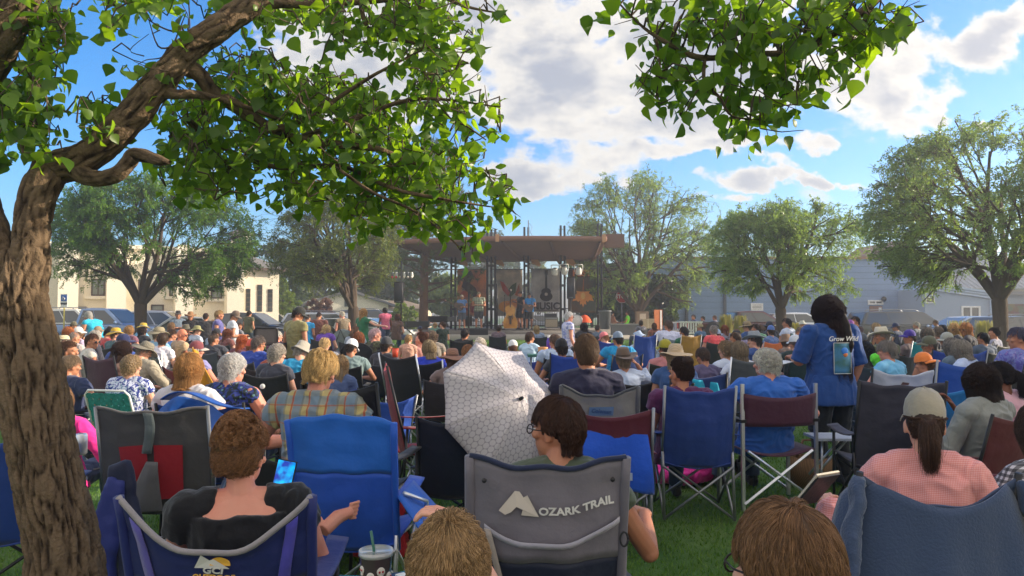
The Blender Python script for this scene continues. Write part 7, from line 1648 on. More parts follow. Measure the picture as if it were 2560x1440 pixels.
# --- standing people
def standp(px,py,who,d,pose='stand',build='avg',head='fwd',face_dir=0,sk='tan',hair=('short','4a3426'),shirt=('short','8899aa'),pants=('long','33405a'),hatk=None,z=None,h=None,group=GS,**k):
    x=(px-1280)/F*d; g=gz(x,d) if z is None else z; zt=CH-(py-HOR)*d/F; top=1.695+(.035 if hatk else 0); s=(zt-g)/top
    if pose=='stand_bend': s=1.0
    return person(who,x,d,g,R(face_dir),pose,build,head,s,sk,hair,shirt,pants,hatk,k.pop('near',False),group,**k)
standp(252,776,'man in turquoise sleeveless shirt and grey cap bending down by the pickup',18,'stand_bend','heavy','fwd',70,'tan',H('short','b0aaa0'),('none','1fa8c8'),hatk=('cap','8c8a84'),face=True)
standp(446,775,'man in black cowboy hat with arms crossed by the church',21,'stand_cross','avg','fwd',205,'tan',H('short','3a2c24'),('short','6c7c8c'),hatk=('cowboy','2a2523'),smat_=None) if False else standp(446,775,'man in black cowboy hat with arms crossed by the church',21,'stand_cross','avg','fwd',205,'tan',H('short','3a2c24'),('short','6c7c8c'),hatk=('cowboy','2a2523'),face=True)
standp(477,777,'woman in tan hat and black tank top facing the camera',20,'stand_hold','avg','fwd',195,'tan',H('short','6a4430'),('none','1c1a1c'),hatk=('floppy','9c7450'),face=True)
standp(515,781,'broad man in charcoal t-shirt seen from behind',19,'stand','heavy','fwd',10,'tan',H('buzz','33241c'),('short','2f2f33'))
standp(547,774,'woman with short tan hair in long purple dress',17,'stand_hold','avg','fwd',-75,'tan',H('short','a88c60'),('none','5c5a94'),('skirt','5c5a94'),face=True)
standp(583,773,'man in white t-shirt and grey cap reaching forward',16.5,'stand_hold','avg','dright',-60,'tan',H('short','5a4a40'),('short','c4cbd4'),('long','7a6a58'),hatk=('cap','6c5c50'),face=True)
standp(623,776,'man in olive shirt walking past the black sedan',24,'stand_walk','avg','fwd',-20,'tan',H('short','33261e'),('short','5c5a40'),('shorts','3c4a5c'))
standp(742,761,'man in khaki t-shirt and black cap standing among the chairs',12,'stand','avg','dright',-28,'tan',H('short','2a211c'),('short','8a8455'),('shorts','4a4c50'),hatk=('cap','2b2c28'),glass='dark',face=True)
standp(768,785,'man in bright blue shirt bending behind the khaki t-shirt',19,'stand_hold','avg','down',-10,'tan',H('buzz','3a2c24'),('short','2f9fd8'))
standp(797,779,'man in rusty brown shirt seen from behind',20,'stand_hold','heavy','down',5,'tan',H('buzz','3a2a22'),('short','6a4038'),('shorts','4a3c34'))
standp(857,776,'older man in grey-brown tank top beside the silver SUV',20.5,'stand_hold','avg','down',40,'pink',H('thin','c0b8a8'),('none','7a6c58'),('shorts','a89a84'))
standp(908,770,'girl in green dress reaching towards the pink shirt',19,'stand_reach','slim','fwd',-35,'fair',H('long','b08a58'),('short','1f6a44'),('skirt','1f6a44'),face=True)
standp(963,768,'child with dark hair in pink t-shirt and jeans walking',25,'stand_walk','kid','fwd',25,'dark',H('short','221a18'),('short','c8607c'),('long','2f3c58'),sx=1.15)
standp(1107,803,'boy in dark green scout shirt near the stage',18.5,'stand_hold','kid','left',15,'fair',H('short','4a3426'),('short','24332a'),('long','2a2c34'))
standp(1421,778,'white-haired woman in tie-dyed t-shirt walking right',15.5,'stand','avg','fwd',-70,'pink',H('curly','cfcac4'),('short','b4b2cc'),('long','3a3c4c'),smat=None,face=True,glass='dark') if False else person('white-haired woman in tie-dyed t-shirt walking right',(1421-1280)/F*15.5,15.5,0,R(-72),'stand_walk','avg','fwd',(CH+7*15.5/F)/1.695,'pink',H('short','d4cfc8'),('short','b4b2cc'),('long','3a3c4c'),None,False,GS,True,'dark',patt('tiedye','c9c9de'))
# musicians
def band(px,py,who,**k): 
    d=35.; x=SX(px,d); zt=CH-(py-HOR)*d/F; s=(zt-STZ)/1.70
    return person(who,x,d,STZ,R(k.pop('fd',180)),k.pop('pose','stand_hold'),k.pop('build','avg'),k.pop('head','fwd'),s,k.pop('sk','tan'),k.pop('hair',H('short','4a3426')),k.pop('shirt'),k.pop('pants',('shorts','3c3f48')),k.pop('hatk',None),False,'musicians on the bandstand',True,k.pop('glass',None),k.pop('smat',None))
m1=band(1155,736,'grey-haired musician in pale blue shirt holding a guitar',shirt=('short','5f86c0'),hair=H('short','b0a8a0'),pants=('shorts','5a5f6a'),glass='y')
band(1197,729,'musician in checked green shirt at a microphone',shirt=('short','b8bfa8'),smat=patt('checked','b4bca4'),build='heavy',hair=H('thin','8a7a68'))
band(1301,728,'bass player in long black dress turned away',shirt=('none','141317'),pants=('skirt','141317'),hair=H('short','1e1817'),fd=130,pose='stand_reach')
band(1323,732,'guitarist in bright blue shirt and dark shorts',shirt=('short','2f86cc'),hair=H('short','4c3c34'),build='heavy',hatk=('cap','3c3434'),pants=('shorts','2c2f36'))
def guitar(x,y,z,rz,label,col):
    T=thing('guitar',label,'guitar',(x,y,z),rz,'guitars held by the musicians'); r=Matrix.Rotation(R(-68),3,'Y')
    mb=MB(); pts=[(-.02,.19),(.10,.17),(.17,.12),(.24,.13),(.33,.10),(.36,0),(.33,-.10),(.24,-.13),(.17,-.12),(.10,-.17),(-.02,-.19),(-.10,-.12),(-.12,0),(-.10,.12)]
    mb.prism(pts,lambda a,b,t:tuple(r@Vector((b,t,a))),.10); mb.build('guitar_body',mat('guitar_wood',col,.25,.15,4,coat=.5),T,False)
    mb=MB(); mb.tube([tuple(r@Vector((0,0,.33))),tuple(r@Vector((0,0,.78)))],.022,6); mb.box(tuple(r@Vector((0,0,.84))),(.08,.02,.14),rot=r); mb.build('neck',mat('guitar_neck',(.12,.06,.03),.5),T); mb=MB(); mb.prism(circ(0,.12,.05,.05,14),lambda a,b,t:tuple(r@Vector((a,-.002-t,b))),.004); mb.build('sound_hole',M_BLK,T,False); return T
guitar(SX(1326,34.7),34.66,STZ+1.02,R(180)*0,'dark wood guitar held by the guitarist in bright blue',(.10,.05,.03))
guitar(SX(1153,34.7),34.66,STZ+1.08,0,'dark guitar held by the grey-haired musician',(.07,.04,.03))
T=thing('music_stand','black angled music stand in front of the grey-haired musician','music stand',(SX(1138,34.4),34.4,STZ)); mb=MB(); mb.cyl((0,0,0),(0,0,1.0),.02); mb.build('pole',M_BLK,T); mb=MB(); mb.box((0,0,1.05),(.6,.35,.02),rot=Matrix.Rotation(R(22),3,'Y')); mb.build('desk',M_BLK,T,False)
# people beyond the stage
for px,py,d,who,hr,sh in ((1560,777,41,'person in neon green shirt seated behind the stop sign',H('short','4a3426'),'7ae02c'),(1540,779,41,'child in tan shirt beside the neon green shirt',H('short','3a2c24'),'a07058'),(1529,776,41.5,'person in dark clothes behind the grey bin',H('long','241c1a'),'33333c')):
    x=SX(px,d); zt=CH-(py-HOR)*d/F; person(who,x,d,gz(x,d),R(-60 if px<1550 else 90),'lap','avg','fwd',(zt-gz(x,d))/1.28,'tan',hr,('short',sh),group='people resting behind the bandstand')
for px,py,d,who,hr,sh in ((1728,786,39,'man in navy shirt sitting behind the white bench',H('short','241e1c'),'23386c'),(1752,790,39.5,'person with black hair between the bench and the pickup',H('short','17151a'),'3c4c7c'),(1780,788,39.5,'person with brown hair behind the pickup bed',H('short','5a4034'),'5c5c74')):
    x=SX(px,d); zt=CH-(py-HOR)*d/F; person(who,x,d,0,R(90),'lap','avg','fwd',1.0 if False else zt/1.28,'tan',hr,('short',sh),group='people sitting near the white railing')
# standing woman in blue
d=6.5; x=(2072-1280)/F*d; s=(CH+43*d/F)/1.70
bw=person('woman with long dark wavy hair standing in a long blue picture t-shirt',x,d,0,R(14),'stand_read','heavy','hleft',s,'tan',H('wavy','2a1a17'),('mid','1d4586'),('long','17181c'),None,True,GS,True,'y',n=12000,sx=1.03,hs=1.22)
# longer t-shirt skirt part and its picture
J=pose_joints('stand','heavy'); mb=MB(); tri_rings(mb,[(Vector((0,0,.74)),.245,.175),(Vector((0,0,.86)),.235,.170),(Vector((0,0,1.0)),.20,.15)]); mkobj('shirt_hem',remesh(mb,.01,2,disp=.01,dscale=7,fold=(14,14,4)),[cloth('1d4586')],bw)
pic=MB()
def onback(u,v,o=0): a=(u-.5)*1.25; return (.005+.185*math.sin(a)*1.0,-.02-.153*math.cos(a)-.003-o,1.02+.27*v)
def pcell(u,v): return 0
pic.grid(lambda u,v:onback(.12+.76*u,v),14,10,thick=.002); p_=pic.build('shirt_picture',mat('print_green',S('3d6a66'),.8,.4,7,col2=S('4a86b8')),bw)
mb=MB(); mb.tube([onback(.12+.76*t,0,.002) for t in [i/12 for i in range(13)]]+[onback(.88,t,.002) for t in [i/6 for i in range(7)]]+[onback(.88-.76*t,1,.002) for t in [i/12 for i in range(13)]]+[onback(.12,1-t,.002) for t in [i/6 for i in range(7)]],.0025,4); mb.build('picture_border',M_WHITE,p_)
mb=MB(); mb.ell(onback(.58,.62,.0),(.022,.006,.022)); mb.build('orange_flower_print',mat('print_orange',S('c0703c'),.8),p_)
mb=MB(); mb.ell(onback(.55,.74,.0),(.035,.006,.03)); mb.build('blue_patch_print',mat('print_blue',S('3c7cd0'),.8),p_)
me=text_mesh('Grow Wild',.062,extr=.0015,shear=.25); o=mkobj('lettering',me,M_WHITE,bw); o.rotation_euler=(math.pi/2,0,0); o.location=(0,-.180,1.325)
T=thing('paper_sheet','white programme sheet in the hand of the woman in blue','paper',(x-.30,d+.10,1.06)); mb=MB(); mb.grid(lambda u,v:(-.11+.2*u,-.1+.26*v,.02*math.sin(u*3)),6,6,thick=.002); mb.build('sheet',M_WHITE,T)
# ------------------------------------------------------------------ near rows
def tubeobj(name,pts,r,m,parent,seg=8): mb=MB(); mb.tube(pts,r,seg); return mb.build(name,m,parent)
def Xd(px,d): return (px-1280)/F*d
def Zd(py,d): return CH-(py-HOR)/F*d
def hero_chair(label,x,y,rz,col,top=1.0,dip=.05,W=.27,trim=None,band=None,frame='steel',scale=1.0,wings=0.0,seatz=.43,rec=.15,sleeve=None):
    """camp chair with its own back panel: col lower cloth, band=(from,colour) upper cloth, trim=colour piping"""
    T=thing('camp_chair',label,'chair',(x,y,0),rz,'camp chairs in the crowd'); T.scale=(scale,)*3
    fm={'steel':M_METAL,'alu':M_ALU,'black':M_BLK}[frame]
    def back(u,v):
        v=max(0,v); z=seatz-.04+(top-seatz+.04)*v; xx=(-W+2*W*u)*(1+wings*v*v); e=1-abs(2*u-1)**2.2
        return (xx,-.17-rec*v-warp(u,v,.06,3)-.012*math.sin(u*21+v*5)*.3*v,z-dip*e*v**2.2+.006*math.sin(u*17)*v)
    mb=MB(); 
    if band:
        v0=band[0]; f=lambda u:v0-(.12 if len(band)>2 else 0)*math.sin(math.pi*u)
        mb.grid(lambda u,v:back(u,v*f(u)),30,16,thick=.008); T_b=mb.build('back_panel',nylon(col),T)
        mb=MB(); mb.grid(lambda u,v:Vector(back(u,f(u)+(1-f(u))*v))+Vector((0,-.003,0)),30,12,thick=.010); mb.build('back_yoke',nylon(band[1]),T)
    else: mb.grid(back,30,24,thick=.008); mb.build('back_panel',nylon(col),T)
    if trim: tubeobj('piping',[Vector(back(i/24,1))+Vector((0,-.003,.002)) for i in range(25)],.0095,cloth(trim),T)
    mb=MB(); mb.grid(lambda u,v:(-W+2*W*u,-.20+.47*v,seatz-.045*math.sin(math.pi*u)+.02*v),14,10,thick=.008); mb.build('seat_panel',nylon(col),T)
    for s in (-1,1):
        wt=W*(1+wings)
        tubeobj('back_post',[(s*W,-.155,seatz-.05),(s*wt,-.17-rec-.002,top+.005)] if not sleeve else [back(0 if s<0 else 1,t/8) for t in range(9)],.0115 if not sleeve else .017,nylon(sleeve) if sleeve else fm,T)
        tubeobj('leg',[(s*W,-.24,.02),(s*W,-.175,seatz+.20)],.0115,fm,T); tubeobj('leg',[(s*W,.27,.02),(s*W,.25,seatz+.2)],.0115,fm,T)
        tubeobj('side_brace',[(s*W,-.24,.03),(s*W,.25,seatz-.02)],.010,fm,T); tubeobj('side_brace',[(s*W,.27,.03),(s*W,-.20,seatz-.03)],.010,fm,T)
        mb=MB(); mb.grid(lambda u,v:(s*(W-.035+.08*u),-.23+.50*v,seatz+.215-.02*math.sin(v*math.pi)-.012*u),5,10,thick=.010); mb.build('armrest',nylon(col),T)
    for yy in (-.24,.27):
        mb=MB(); mb.tube([(-W,yy,.03),(W,yy*.9,seatz-.03)],.010,6); mb.tube([(W,yy,.03),(-W,yy*.9,seatz-.03)],.010,6); mb.build('cross_brace',fm,T)
    return T,back
def decal(T,back,name,poly,m,v0,off=.013,sub=None,bow=0):
    """flat mark in panel metres (a across, b up from v0) laid on the back cloth"""
    mb=MB(); mb.v=[]; pts=[back_at(back,a,b,v0,off) for a,b in poly]; mb.add(pts+[p+Vector((0,.002,0)) for p in pts],[tuple(range(len(poly))),tuple(range(2*len(poly)-1,len(poly)-1,-1))]); return mb.build(name,m,T,False)
def back_at(back,a,b,v0,off):
    v0=max(.03,v0)
    # find u,v for offsets a (m across), b (m up) around (0.5,v0)
    W=(Vector(back(1,v0))-Vector(back(0,v0))).length; u=.5+a/W; e=.02; h=(Vector(back(.5,v0+e))-Vector(back(.5,v0-e))).length/(2*e)
    return Vector(back(min(1,max(0,u)),min(1,max(0,v0+b/h))))+Vector((0,-off,0))
def decal_text(T,back,s,size,m,a0,b0,v0,off=.013,shear=0,sx=1.0,bold=0,rot=0):
    me=text_mesh(s,size,extr=.0005,shear=shear,bold=bold); c,sn=math.cos(rot),math.sin(rot)
    for v in me.vertices:
        a=v.co.x*sx; b=v.co.y; a,b=a*c-b*sn,a*sn+b*c
        p=back_at(back,a0+a,b0+b,v0,off-v.co.z); v.co=p
    me.update(); return mkobj('lettering',me,m,T)
M_INK=mat('white_print',(.72,.70,.66),.7,.05)
def local(T,p): return T.matrix_world.inverted()@p
# ---- woman with curly updo, phone, navy chair with grey piping
hx=Xd(612,2.6)
t1,_=seat(612,1056,'woman with curly light brown updo and black t-shirt looking at a phone',2.6,'cross4','heavy','hright','pink',H('updo','765336'),('short','121216'),ch=None,near=True,yaw=18,n=13000,curlr=.009,hs=1.16,shoe=None,pants=('shorts','22242c'),neck='scoop')
cT,bk=hero_chair('navy camp chair with grey piping and GCI logo at the bottom left',Xd(560,2.35)-.02,2.62,R(4),'1d2a6e',top=.94,dip=.17,W=.275,trim='8a8486',frame='black',band=(.52,'18235e'),wings=.06,sleeve='1a2566')
decal(cT,bk,'sun_mark',[(.022+.030*math.cos(i*math.pi/12),-.004+.030*math.sin(i*math.pi/12)) for i in range(13)],mat('yellow_print',(.8,.45,.06),.7),.84)
decal(cT,bk,'mountain_mark',[(-.055,-.012),(-.030,.034),(-.008,.012),(.004,.018),(.05,-.012)],M_INK,.84,.015)
decal_text(cT,bk,'GCI',.028,M_INK,.0,-.016,.83,.019,.2,1.3,.001); decal_text(cT,bk,'OUTDOOR',.019,mat('yellow_print',(.8,.45,.06),.7),0,-.036,.83,.017,.15,1.35,.0006)
for s in (-1,1): 
    mb=MB(); mb.grid(lambda u,v:back_at(bk,s*(.235-.07*(1-v))+.035*(u-.5),0,.1+.86*v,.012),3,12,thick=.003); mb.build('back_strap',cloth('5a54a0' if s<0 else '4a46a8'),cT)
ph=thing('smartphone','smartphone with glowing blue screen held up by the curly-haired woman','phone',(0,0,0)); ph.matrix_world=Matrix.Translation(P(708,1203,2.87))@Matrix.Rotation(R(-8),4,'Z')@Matrix.Rotation(R(-12),4,'X')@Matrix.Rotation(R(8),4,'Y')
mb=MB(); mb.box((0,0,0),(.078,.008,.160)); b_=mb.build('case',M_BLKP,ph,False)
def scr(N,L,tc,co,b):
    g=N.new('ShaderNodeTexNoise'); g.inputs['Scale'].default_value=22; L.new(tc.outputs['Object'],g.inputs['Vector']); cr=N.new('ShaderNodeValToRGB'); L.new(g.outputs['Fac'],cr.inputs[0]); e=cr.color_ramp.elements; e[0].color=(.005,.02,.25,1); e[0].position=.4; e[1].color=(.0,.35,.75,1); e[1].position=.62; L.new(cr.outputs[0],b.inputs['Emission Color']); b.inputs['Emission Strength'].default_value=.55; return cr.outputs[0]
mb=MB(); mb.box((0,-.0045,0),(.072,.001,.152)); mb.build('screen',mat('phone_screen',(.01,.08,.4),.15,fn=scr,coat=.5),ph,False)
for i in range(4): mb=MB(); mb.box((-.024+.016*i,-.0055,-.03),(.009,.001,.009)); mb.build('app_icon',mat('icon',[(.5,.1,.1),(.1,.5,.4),(.7,.7,.7),(.1,.3,.8)][i],.4,emit=.3),ph,False)
# tumbler on the patterned armrest table
tt=thing('side_table','teal cloth table arm with white geometric print beside the tumbler','table',(Xd(955,2.1),2.12,.0)); zt=.70
def tf(N,L,tc,co,b):
    c=N.new('ShaderNodeTexChecker'); c.inputs['Scale'].default_value=26; mp=N.new('ShaderNodeMapping'); mp.inputs['Rotation'].default_value=(0,0,.7); L.new(tc.outputs['Object'],mp.inputs[0]); L.new(mp.outputs[0],c.inputs[0]); c.inputs[1].default_value=(.02,.26,.34,1); c.inputs[2].default_value=(.03,.07,.16,1); return c.outputs['Color']
mb=MB(); mb.grid(lambda u,v:(-.16+.32*u,-.12+.30*v,zt+.05*u-.02*math.sin(math.pi*u)),10,8,thick=.006); mb.build('cloth_top',mat('teal_print_cloth',(.02,.3,.4),.8,fn=tf),tt)
for a,b in ((.05,.05),(.08,.10),(-.05,.12)): mb=MB(); mb.box((a,b,zt+.035+.15*(a+.16)*.3),(.028,.028,.004),rot=Matrix.Rotation(.7,3,'Z')); mb.build('white_motif',M_WHITE,tt,False)
for sx in (-.15,.15): tubeobj('leg',[(sx,.15,0),(sx,.15,zt)],.01,M_METAL,tt)
for sx in (-.15,.15): tubeobj('leg',[(sx,-.1,0),(sx,-.1,zt)],.01,M_METAL,tt)
mu=thing('tumbler','clear lidded tumbler with white and red skull pattern and green straw','cup',(Xd(941,2.0),2.02,.70))
mb=MB(); mb.lathe([(.001,0),(.033,0),(.034,.01),(.043,.150),(.0435,.155)],(0,0,0),28); mb.build('cup_body',mat('smoky_plastic',(.06,.045,.05),.15,.3,20,coat=.7),mu)
mb=MB(); mb.lathe([(.001,.160),(.040,.160),(.046,.165),(.047,.152),(.044,.150)],(0,0,0),28); mb.build('lid',mat('clear_lid',(.35,.36,.36),.08,spec=.9,coat=.6),mu)
tubeobj('straw',[(0,.0,.02),(-.006,-.0,.165),(-.014,-.002,.215)],.004,mat('green_straw',(.05,.16,.12),.3),mu)
for i,(an,z,k) in enumerate(((-100,.105,1),(-62,.118,1),(-48,.055,1),(-128,.06,1),(-88,.04,.9),(-25,.10,1),(-140,.12,.9))):
    r=.035+.009*z/.15; c=Vector((math.cos(R(an))*r,math.sin(R(an))*r,z)); rot=Matrix.Rotation(R(an+90),3,'Z')
    mb=MB(); mb.ell(c,(.0115*k,.003,.012*k),0,14,8,rot); mb.ell(c+Vector((0,0,-.012*k)),(.007*k,.003,.006*k),0,10,6,rot); sk_=mb.build('skull_print',mat('bone_print',(.62,.58,.52),.5),mu)
    mb=MB()
    for s in (-1,1): mb.ell(c+rot@Vector((s*.0045*k,-.003,0)),(.003*k,.0015,.0032*k),0,8,6,rot)
    mb.build('eye_dots',mat('red_print',(.35,.02,.03),.5),sk_)
# ---- woman in the grey lettered chair
seat(1392,983,'woman with short dark brown hair, glasses and olive t-shirt in profile',2.65,'restwide','avg','left','tan',H('short','3a2419'),('short','4a5440'),ch=None,near=True,yaw=4,glass='y',face=True,n=20000,hlen=1.0)
cT,bk=hero_chair('grey and navy camp chair lettered OZARK TRAIL in the foreground',Xd(1362,2.3),2.66,R(2),'151d33',top=1.055,dip=.035,W=.245,trim='1b2440',frame='steel',band=(.50,'77727a'),wings=.0,sleeve='6c6870')
decal_text(cT,bk,'OZARK TRAIL',.034,M_INK,.088,-.010,.80,.016,.0,1.12,.0012,R(5))
decal(cT,bk,'mountain_mark',[(-.155,-.020),(-.105,.052),(-.090,.050),(-.078,.030),(-.066,.036),(-.030,-.036),(-.085,-.026),(-.080,-.008),(-.100,.002),(-.116,-.016),(-.135,-.028)],mat('tan_print',(.62,.55,.47),.7),.80,.016)
mb=MB(); mb.grid(lambda u,v:back_at(bk,-.20+.43*u,-.005-.055*max(0,math.sin(math.pi*u))**.8+.02*u+.018*v,.66,.018),20,3,thick=.002); mb.build('carry_strap',cloth('a3a0aa'),cT)
mb=MB(); mb.grid(lambda u,v:back_at(bk,-.20+.10*v+.020*u,.0,.66-.6*v,.02),3,14,thick=.002); mb.build('carry_strap',cloth('a59a90'),cT)
mb=MB(); pts=[Vector((.235,-.34,.80))+Vector((.012*math.cos(a),0,.022*math.sin(a))) for a in [i*math.pi/8 for i in range(17)]]; mb.tube(pts,.0035,6); mb.build('carabiner',M_BLK,cT)
for s in (-1,1): mb=MB(); mb.ell((s*.20,-.345,.985),(.008,.006,.008)); mb.build('rivet',M_BLK,cT)
mb=MB(); mb.grid(lambda u,v:(.22+.12*u,-.20+.30*v,.60-.28*v*0-.06*u),6,6,thick=.01); mb.build('cup_holder',nylon('151d33'),cT)
# ---- girl with light brown hair at the bottom centre, boy at the bottom right
seat(1125,1283,'girl with straight light brown hair raising a hand at the bottom centre',1.66,'handup','kid','fwd','fair',H('long','8f7350'),('short','35332f'),ch=('low','2c3450'),near=True,n=30000,hlen=.9,hs=1.12,chs=1.0)
seat(1958,1238,'boy with thick short brown hair and glasses at the bottom right',1.27,'lap','slim','hleft','fair',H('short','6b4e34'),('short','4a4a52'),ch=('low','2a2a30'),near=True,glass='y',n=42000,hlen=1.0)
# ---- woman in pink with tan cap and draped denim
seat(2306,958,'woman in tan cap with ponytail and pink checked shirt',2.85,'restwide','avg','fwd','fair',H('pony','4a3427'),('long','e39a92'),('cap','a39a88'),ch=None,near=True,smat=patt('gingham','f0b8b4'),sx=.92,n=9000,yaw=-24,hlen=1.0)
cT,bk=hero_chair('camp chair hidden under a grey-blue denim drape at the lower right',Xd(2325,2.45),2.72,R(-2),'33405a',top=.985,dip=.10,W=.25,frame='black',wings=.0)
dr=thing('denim_drape','grey-blue denim jacket draped over the chair at the lower right','jacket',(Xd(2325,2.45),2.72,0),R(-2))
def drp(u,v):
    # over the two chair horns and down behind, flaring outwards in folds
    e=1-abs(2*u-1)**2; w=.27+.22*v**.8; a=(-w+2*w*u); zt=.995-.10*max(0,math.sin(math.pi*u))**1.2-(.10*abs(2*u-1)**8); z=zt-.80*v
    fold=.030*math.sin(u*15+.6+v*1.2)*v**.7+.018*math.sin(u*31+2*v)*v
    return (a+.03*math.sin(v*3+u*4)*v,-.345-.055*v-.05*math.sin(math.pi*u)-fold+(.12*abs(2*u-1)**4*(1-v*.3)),z)
mb=MB(); mb.grid(drp,56,36,thick=.006); mb.build('cloth_body',mat('denim_cloth',S('3b4a66'),.9,.2,3,.6,120,sheen=.3,bdist=.006),dr)
for s in (-1,1):
    mb=MB(); mb.tube([(s*.25,-.32,.97),(s*.30,-.36,.80),(s*(.33 if s<0 else .40),-.42,.50),(s*(.30 if s<0 else .36),-.40,.20)],[.035,.045,.042,.035],14,flat=.45); me=remesh(mb,.01,3,disp=.016,dscale=9,fold=(12,12,7)); mkobj('sleeve',me,[mat('denim_cloth',S('3b4a66'),.9,.2,3,.6,120,sheen=.3,bdist=.006)],dr)
T=thing('tablet_case','tablet in cream and black folding case on the knee of the woman in pink','tablet',(Xd(2045,3.0),3.05,.79),R(30)); mb=MB(); T.scale=(.72,)*3; mb.box((0,0,0),(.19,.26,.012),rot=Matrix.Rotation(R(-50),3,'X')); mb.build('case',mat('cream_case',(.6,.55,.44),.6),T,False); mb=MB(); mb.box((.0,-.01,-.010),(.185,.25,.008),rot=Matrix.Rotation(R(-50),3,'X')); mb.build('back_cover',M_BLKP,T,False)
seat(2600,1000,'person in black and white gingham shirt cut off by the right edge',2.9,'restwide','avg','fwd','fair',H('bob','4a3a30'),('mid','d8d8dc'),ch=('quad','3a2c2c'),near=True,smat=patt('gingham_bw','d0ccd0'),yaw=10,n=3000)
# ---- plaid man
seat(798,876,'broad elderly man with thin sandy hair and plaid shirt',4.3,'wide','heavy','down','pink',H('messy','b89a68'),('short','b5a070'),ch=('low','131316'),near=True,smat=patt('plaid','c0ae74'),neck='collar',frame='black',n=9000,yaw=-4,hs=1.1,hlen=.8,chlabel=None)
# ---- navy man and the chairs of that row
seat(1465,832,'man with cropped brown hair and navy polo shirt',5.2,'lap','avg','fwd','tan',H('buzz','5f4a37'),('short','25243f'),ch=None,near=True,neck='collar',n=16000,hlen=1.25,yaw=4,hs=1.06)
cT,bk=hero_chair('blue camp chair with grey yoke and printed badge below the navy polo',Xd(1502,4.9),5.2,R(-2),'1f46b4',top=1.03,dip=.07,W=.25,frame='steel',band=(.60,'84817c',1),trim='4a4c50',sleeve='5c5c60')
decal(cT,bk,'badge',[(-.075,-.028),(.085,-.022),(.09,.035),(-.07,.03)],mat('badge_blue',S('5f7896'),.7),.80,.016)
decal_text(cT,bk,'Coleman',.036,mat('badge_ink',S('33507a'),.7),.006,.004,.80,.018,.25,1.0,.001)
dr=thing('blue_blanket','bright blue fleece blanket hanging over a chair left of the purple shirt','blanket',(Xd(1530,4.5),4.55,0))
def bl(u,v): return (-.22+.44*u+.03*v,-.05*math.sin(u*7+v*2)*v-.10*v*v*0-.04*math.sin(math.pi*v),.79-.03*u-.30*v-(.05*u*v))
mb=MB(); mb.grid(bl,24,18,thick=.012); mb.grid(lambda u,v:(-.22+.44*u,.25*v,.79-.03*u-.02*math.sin(v*3)),20,6,thick=.012); mb.build('blanket_cloth',cloth('1f55c8'),dr); mb=MB(); mb.box((.10,-.055,.52),(.035,.006,.045)); mb.build('care_label',mat('label_grey',(.35,.42,.6),.8),dr,False)
chair('pale frame chair under the bright blue blanket','quad','5a1c2c',Xd(1530,4.5),4.85,0,R(-4),'steel')
t9,_=seat(1700,895,'woman with dark half-up hair and plum shirt',5.6,'phone','heavy','hleft','tan',H('bun','3a2a22'),('short','5a2450'),ch=None,near=True,n=8000,yaw=4)
cT,bk=hero_chair('navy blue camp chair with splayed steel legs below the plum shirt',Xd(1728,5.6),5.60,R(-3),'25408a',top=.985,dip=.04,W=.25,frame='steel')
seat(1913,868,'stout woman with fluffy white hair and blue t-shirt',5.9,'wide','heavy','hleft','pink',H('curly','c9c4b8'),('short','2a62b8'),ch=('director','4a2136'),near=True,frame='alu',n=9000,curlr=.004,sx=1.1,chs=1.08,yaw=4,chlabel=None)
T=thing('chair_side_table','pale grey fold-out side table fixed beside the maroon director chair','side table',(Xd(2085,5.9),5.95,0)); mb=MB(); mb.box((0,0,.52),(.36,.30,.02)); mb.build('table_top',mat('table_grey',(.5,.54,.62),.5),T,False)
for a,b in (((-.16,0,.2),(.12,0,.51)),((-.16,.1,.2),(.12,.1,.51))): tubeobj('strut',[a,b],.010,M_ALU,T)
tubeobj('leg',[(.15,-.1,0),(.13,-.1,.52)],.010,M_ALU,T)
tubeobj('leg',[(-.15,-.1,0),(-.13,-.1,.52)],.010,M_ALU,T)
T=thing('woven_bag','woven tan basket bag on the grass behind the director chair','bag',(Xd(2020,6.5),6.5,0)); mb=MB(); mb.lathe([(.001,0),(.15,0),(.19,.12),(.18,.26),(.17,.26),(.17,.1),(.001,.02)],(0,0,0),20,fn=lambda p,an,i:(p.x*1.1,p.y*.7,p.z)); mb.build('basket',M_straw('8a6a4a'),T); tubeobj('handle',[(-.12,0,.25),(-.06,0,.40),(.06,0,.40),(.12,0,.25)],.012,mat('leather',(.2,.1,.05),.6),T)
T=thing('rolling_walker','black rolling walker with cane hooks behind the plum shirt','walker',(Xd(1800,6.6),6.7,0))
for s in (-1,1):
    tubeobj('side_tube',[(s*.25,-.2,.05),(s*.25,.1,.80),(s*.25,-.12,.88)],.013,M_BLK,T); tubeobj('leg',[(s*.25,.25,.05),(s*.25,.0,.55)],.013,M_BLK,T)
    for yy in (-.2,.25): mb=MB(); mb.lathe([(.05,-.015),(.075,-.012),(.075,.012),(.05,.015)],(s*.25,yy,.075),14,rot=Matrix.Rotation(R(90),3,'Y')); mb.build('wheel',M_RUB,T)
tubeobj('cross_bar',[(-.25,.05,.6),(.25,.05,.6)],.012,M_BLK,T); mb=MB(); mb.box((0,0,.55),(.4,.28,.03)); mb.build('seat',M_BLKP,T,False)
T=thing('pink_cushion','crumpled bright pink cushion under the navy chair','cushion',(Xd(1700,6.4),6.6,0)); mb=MB(); mb.ell((0,0,.10),(.34,.22,.09)); mb.ell((.18,.0,.13),(.16,.16,.08)); mkobj('cushion_cloth',remesh(mb,.015,2,disp=.03,dscale=9),[cloth('e6359c')],T)
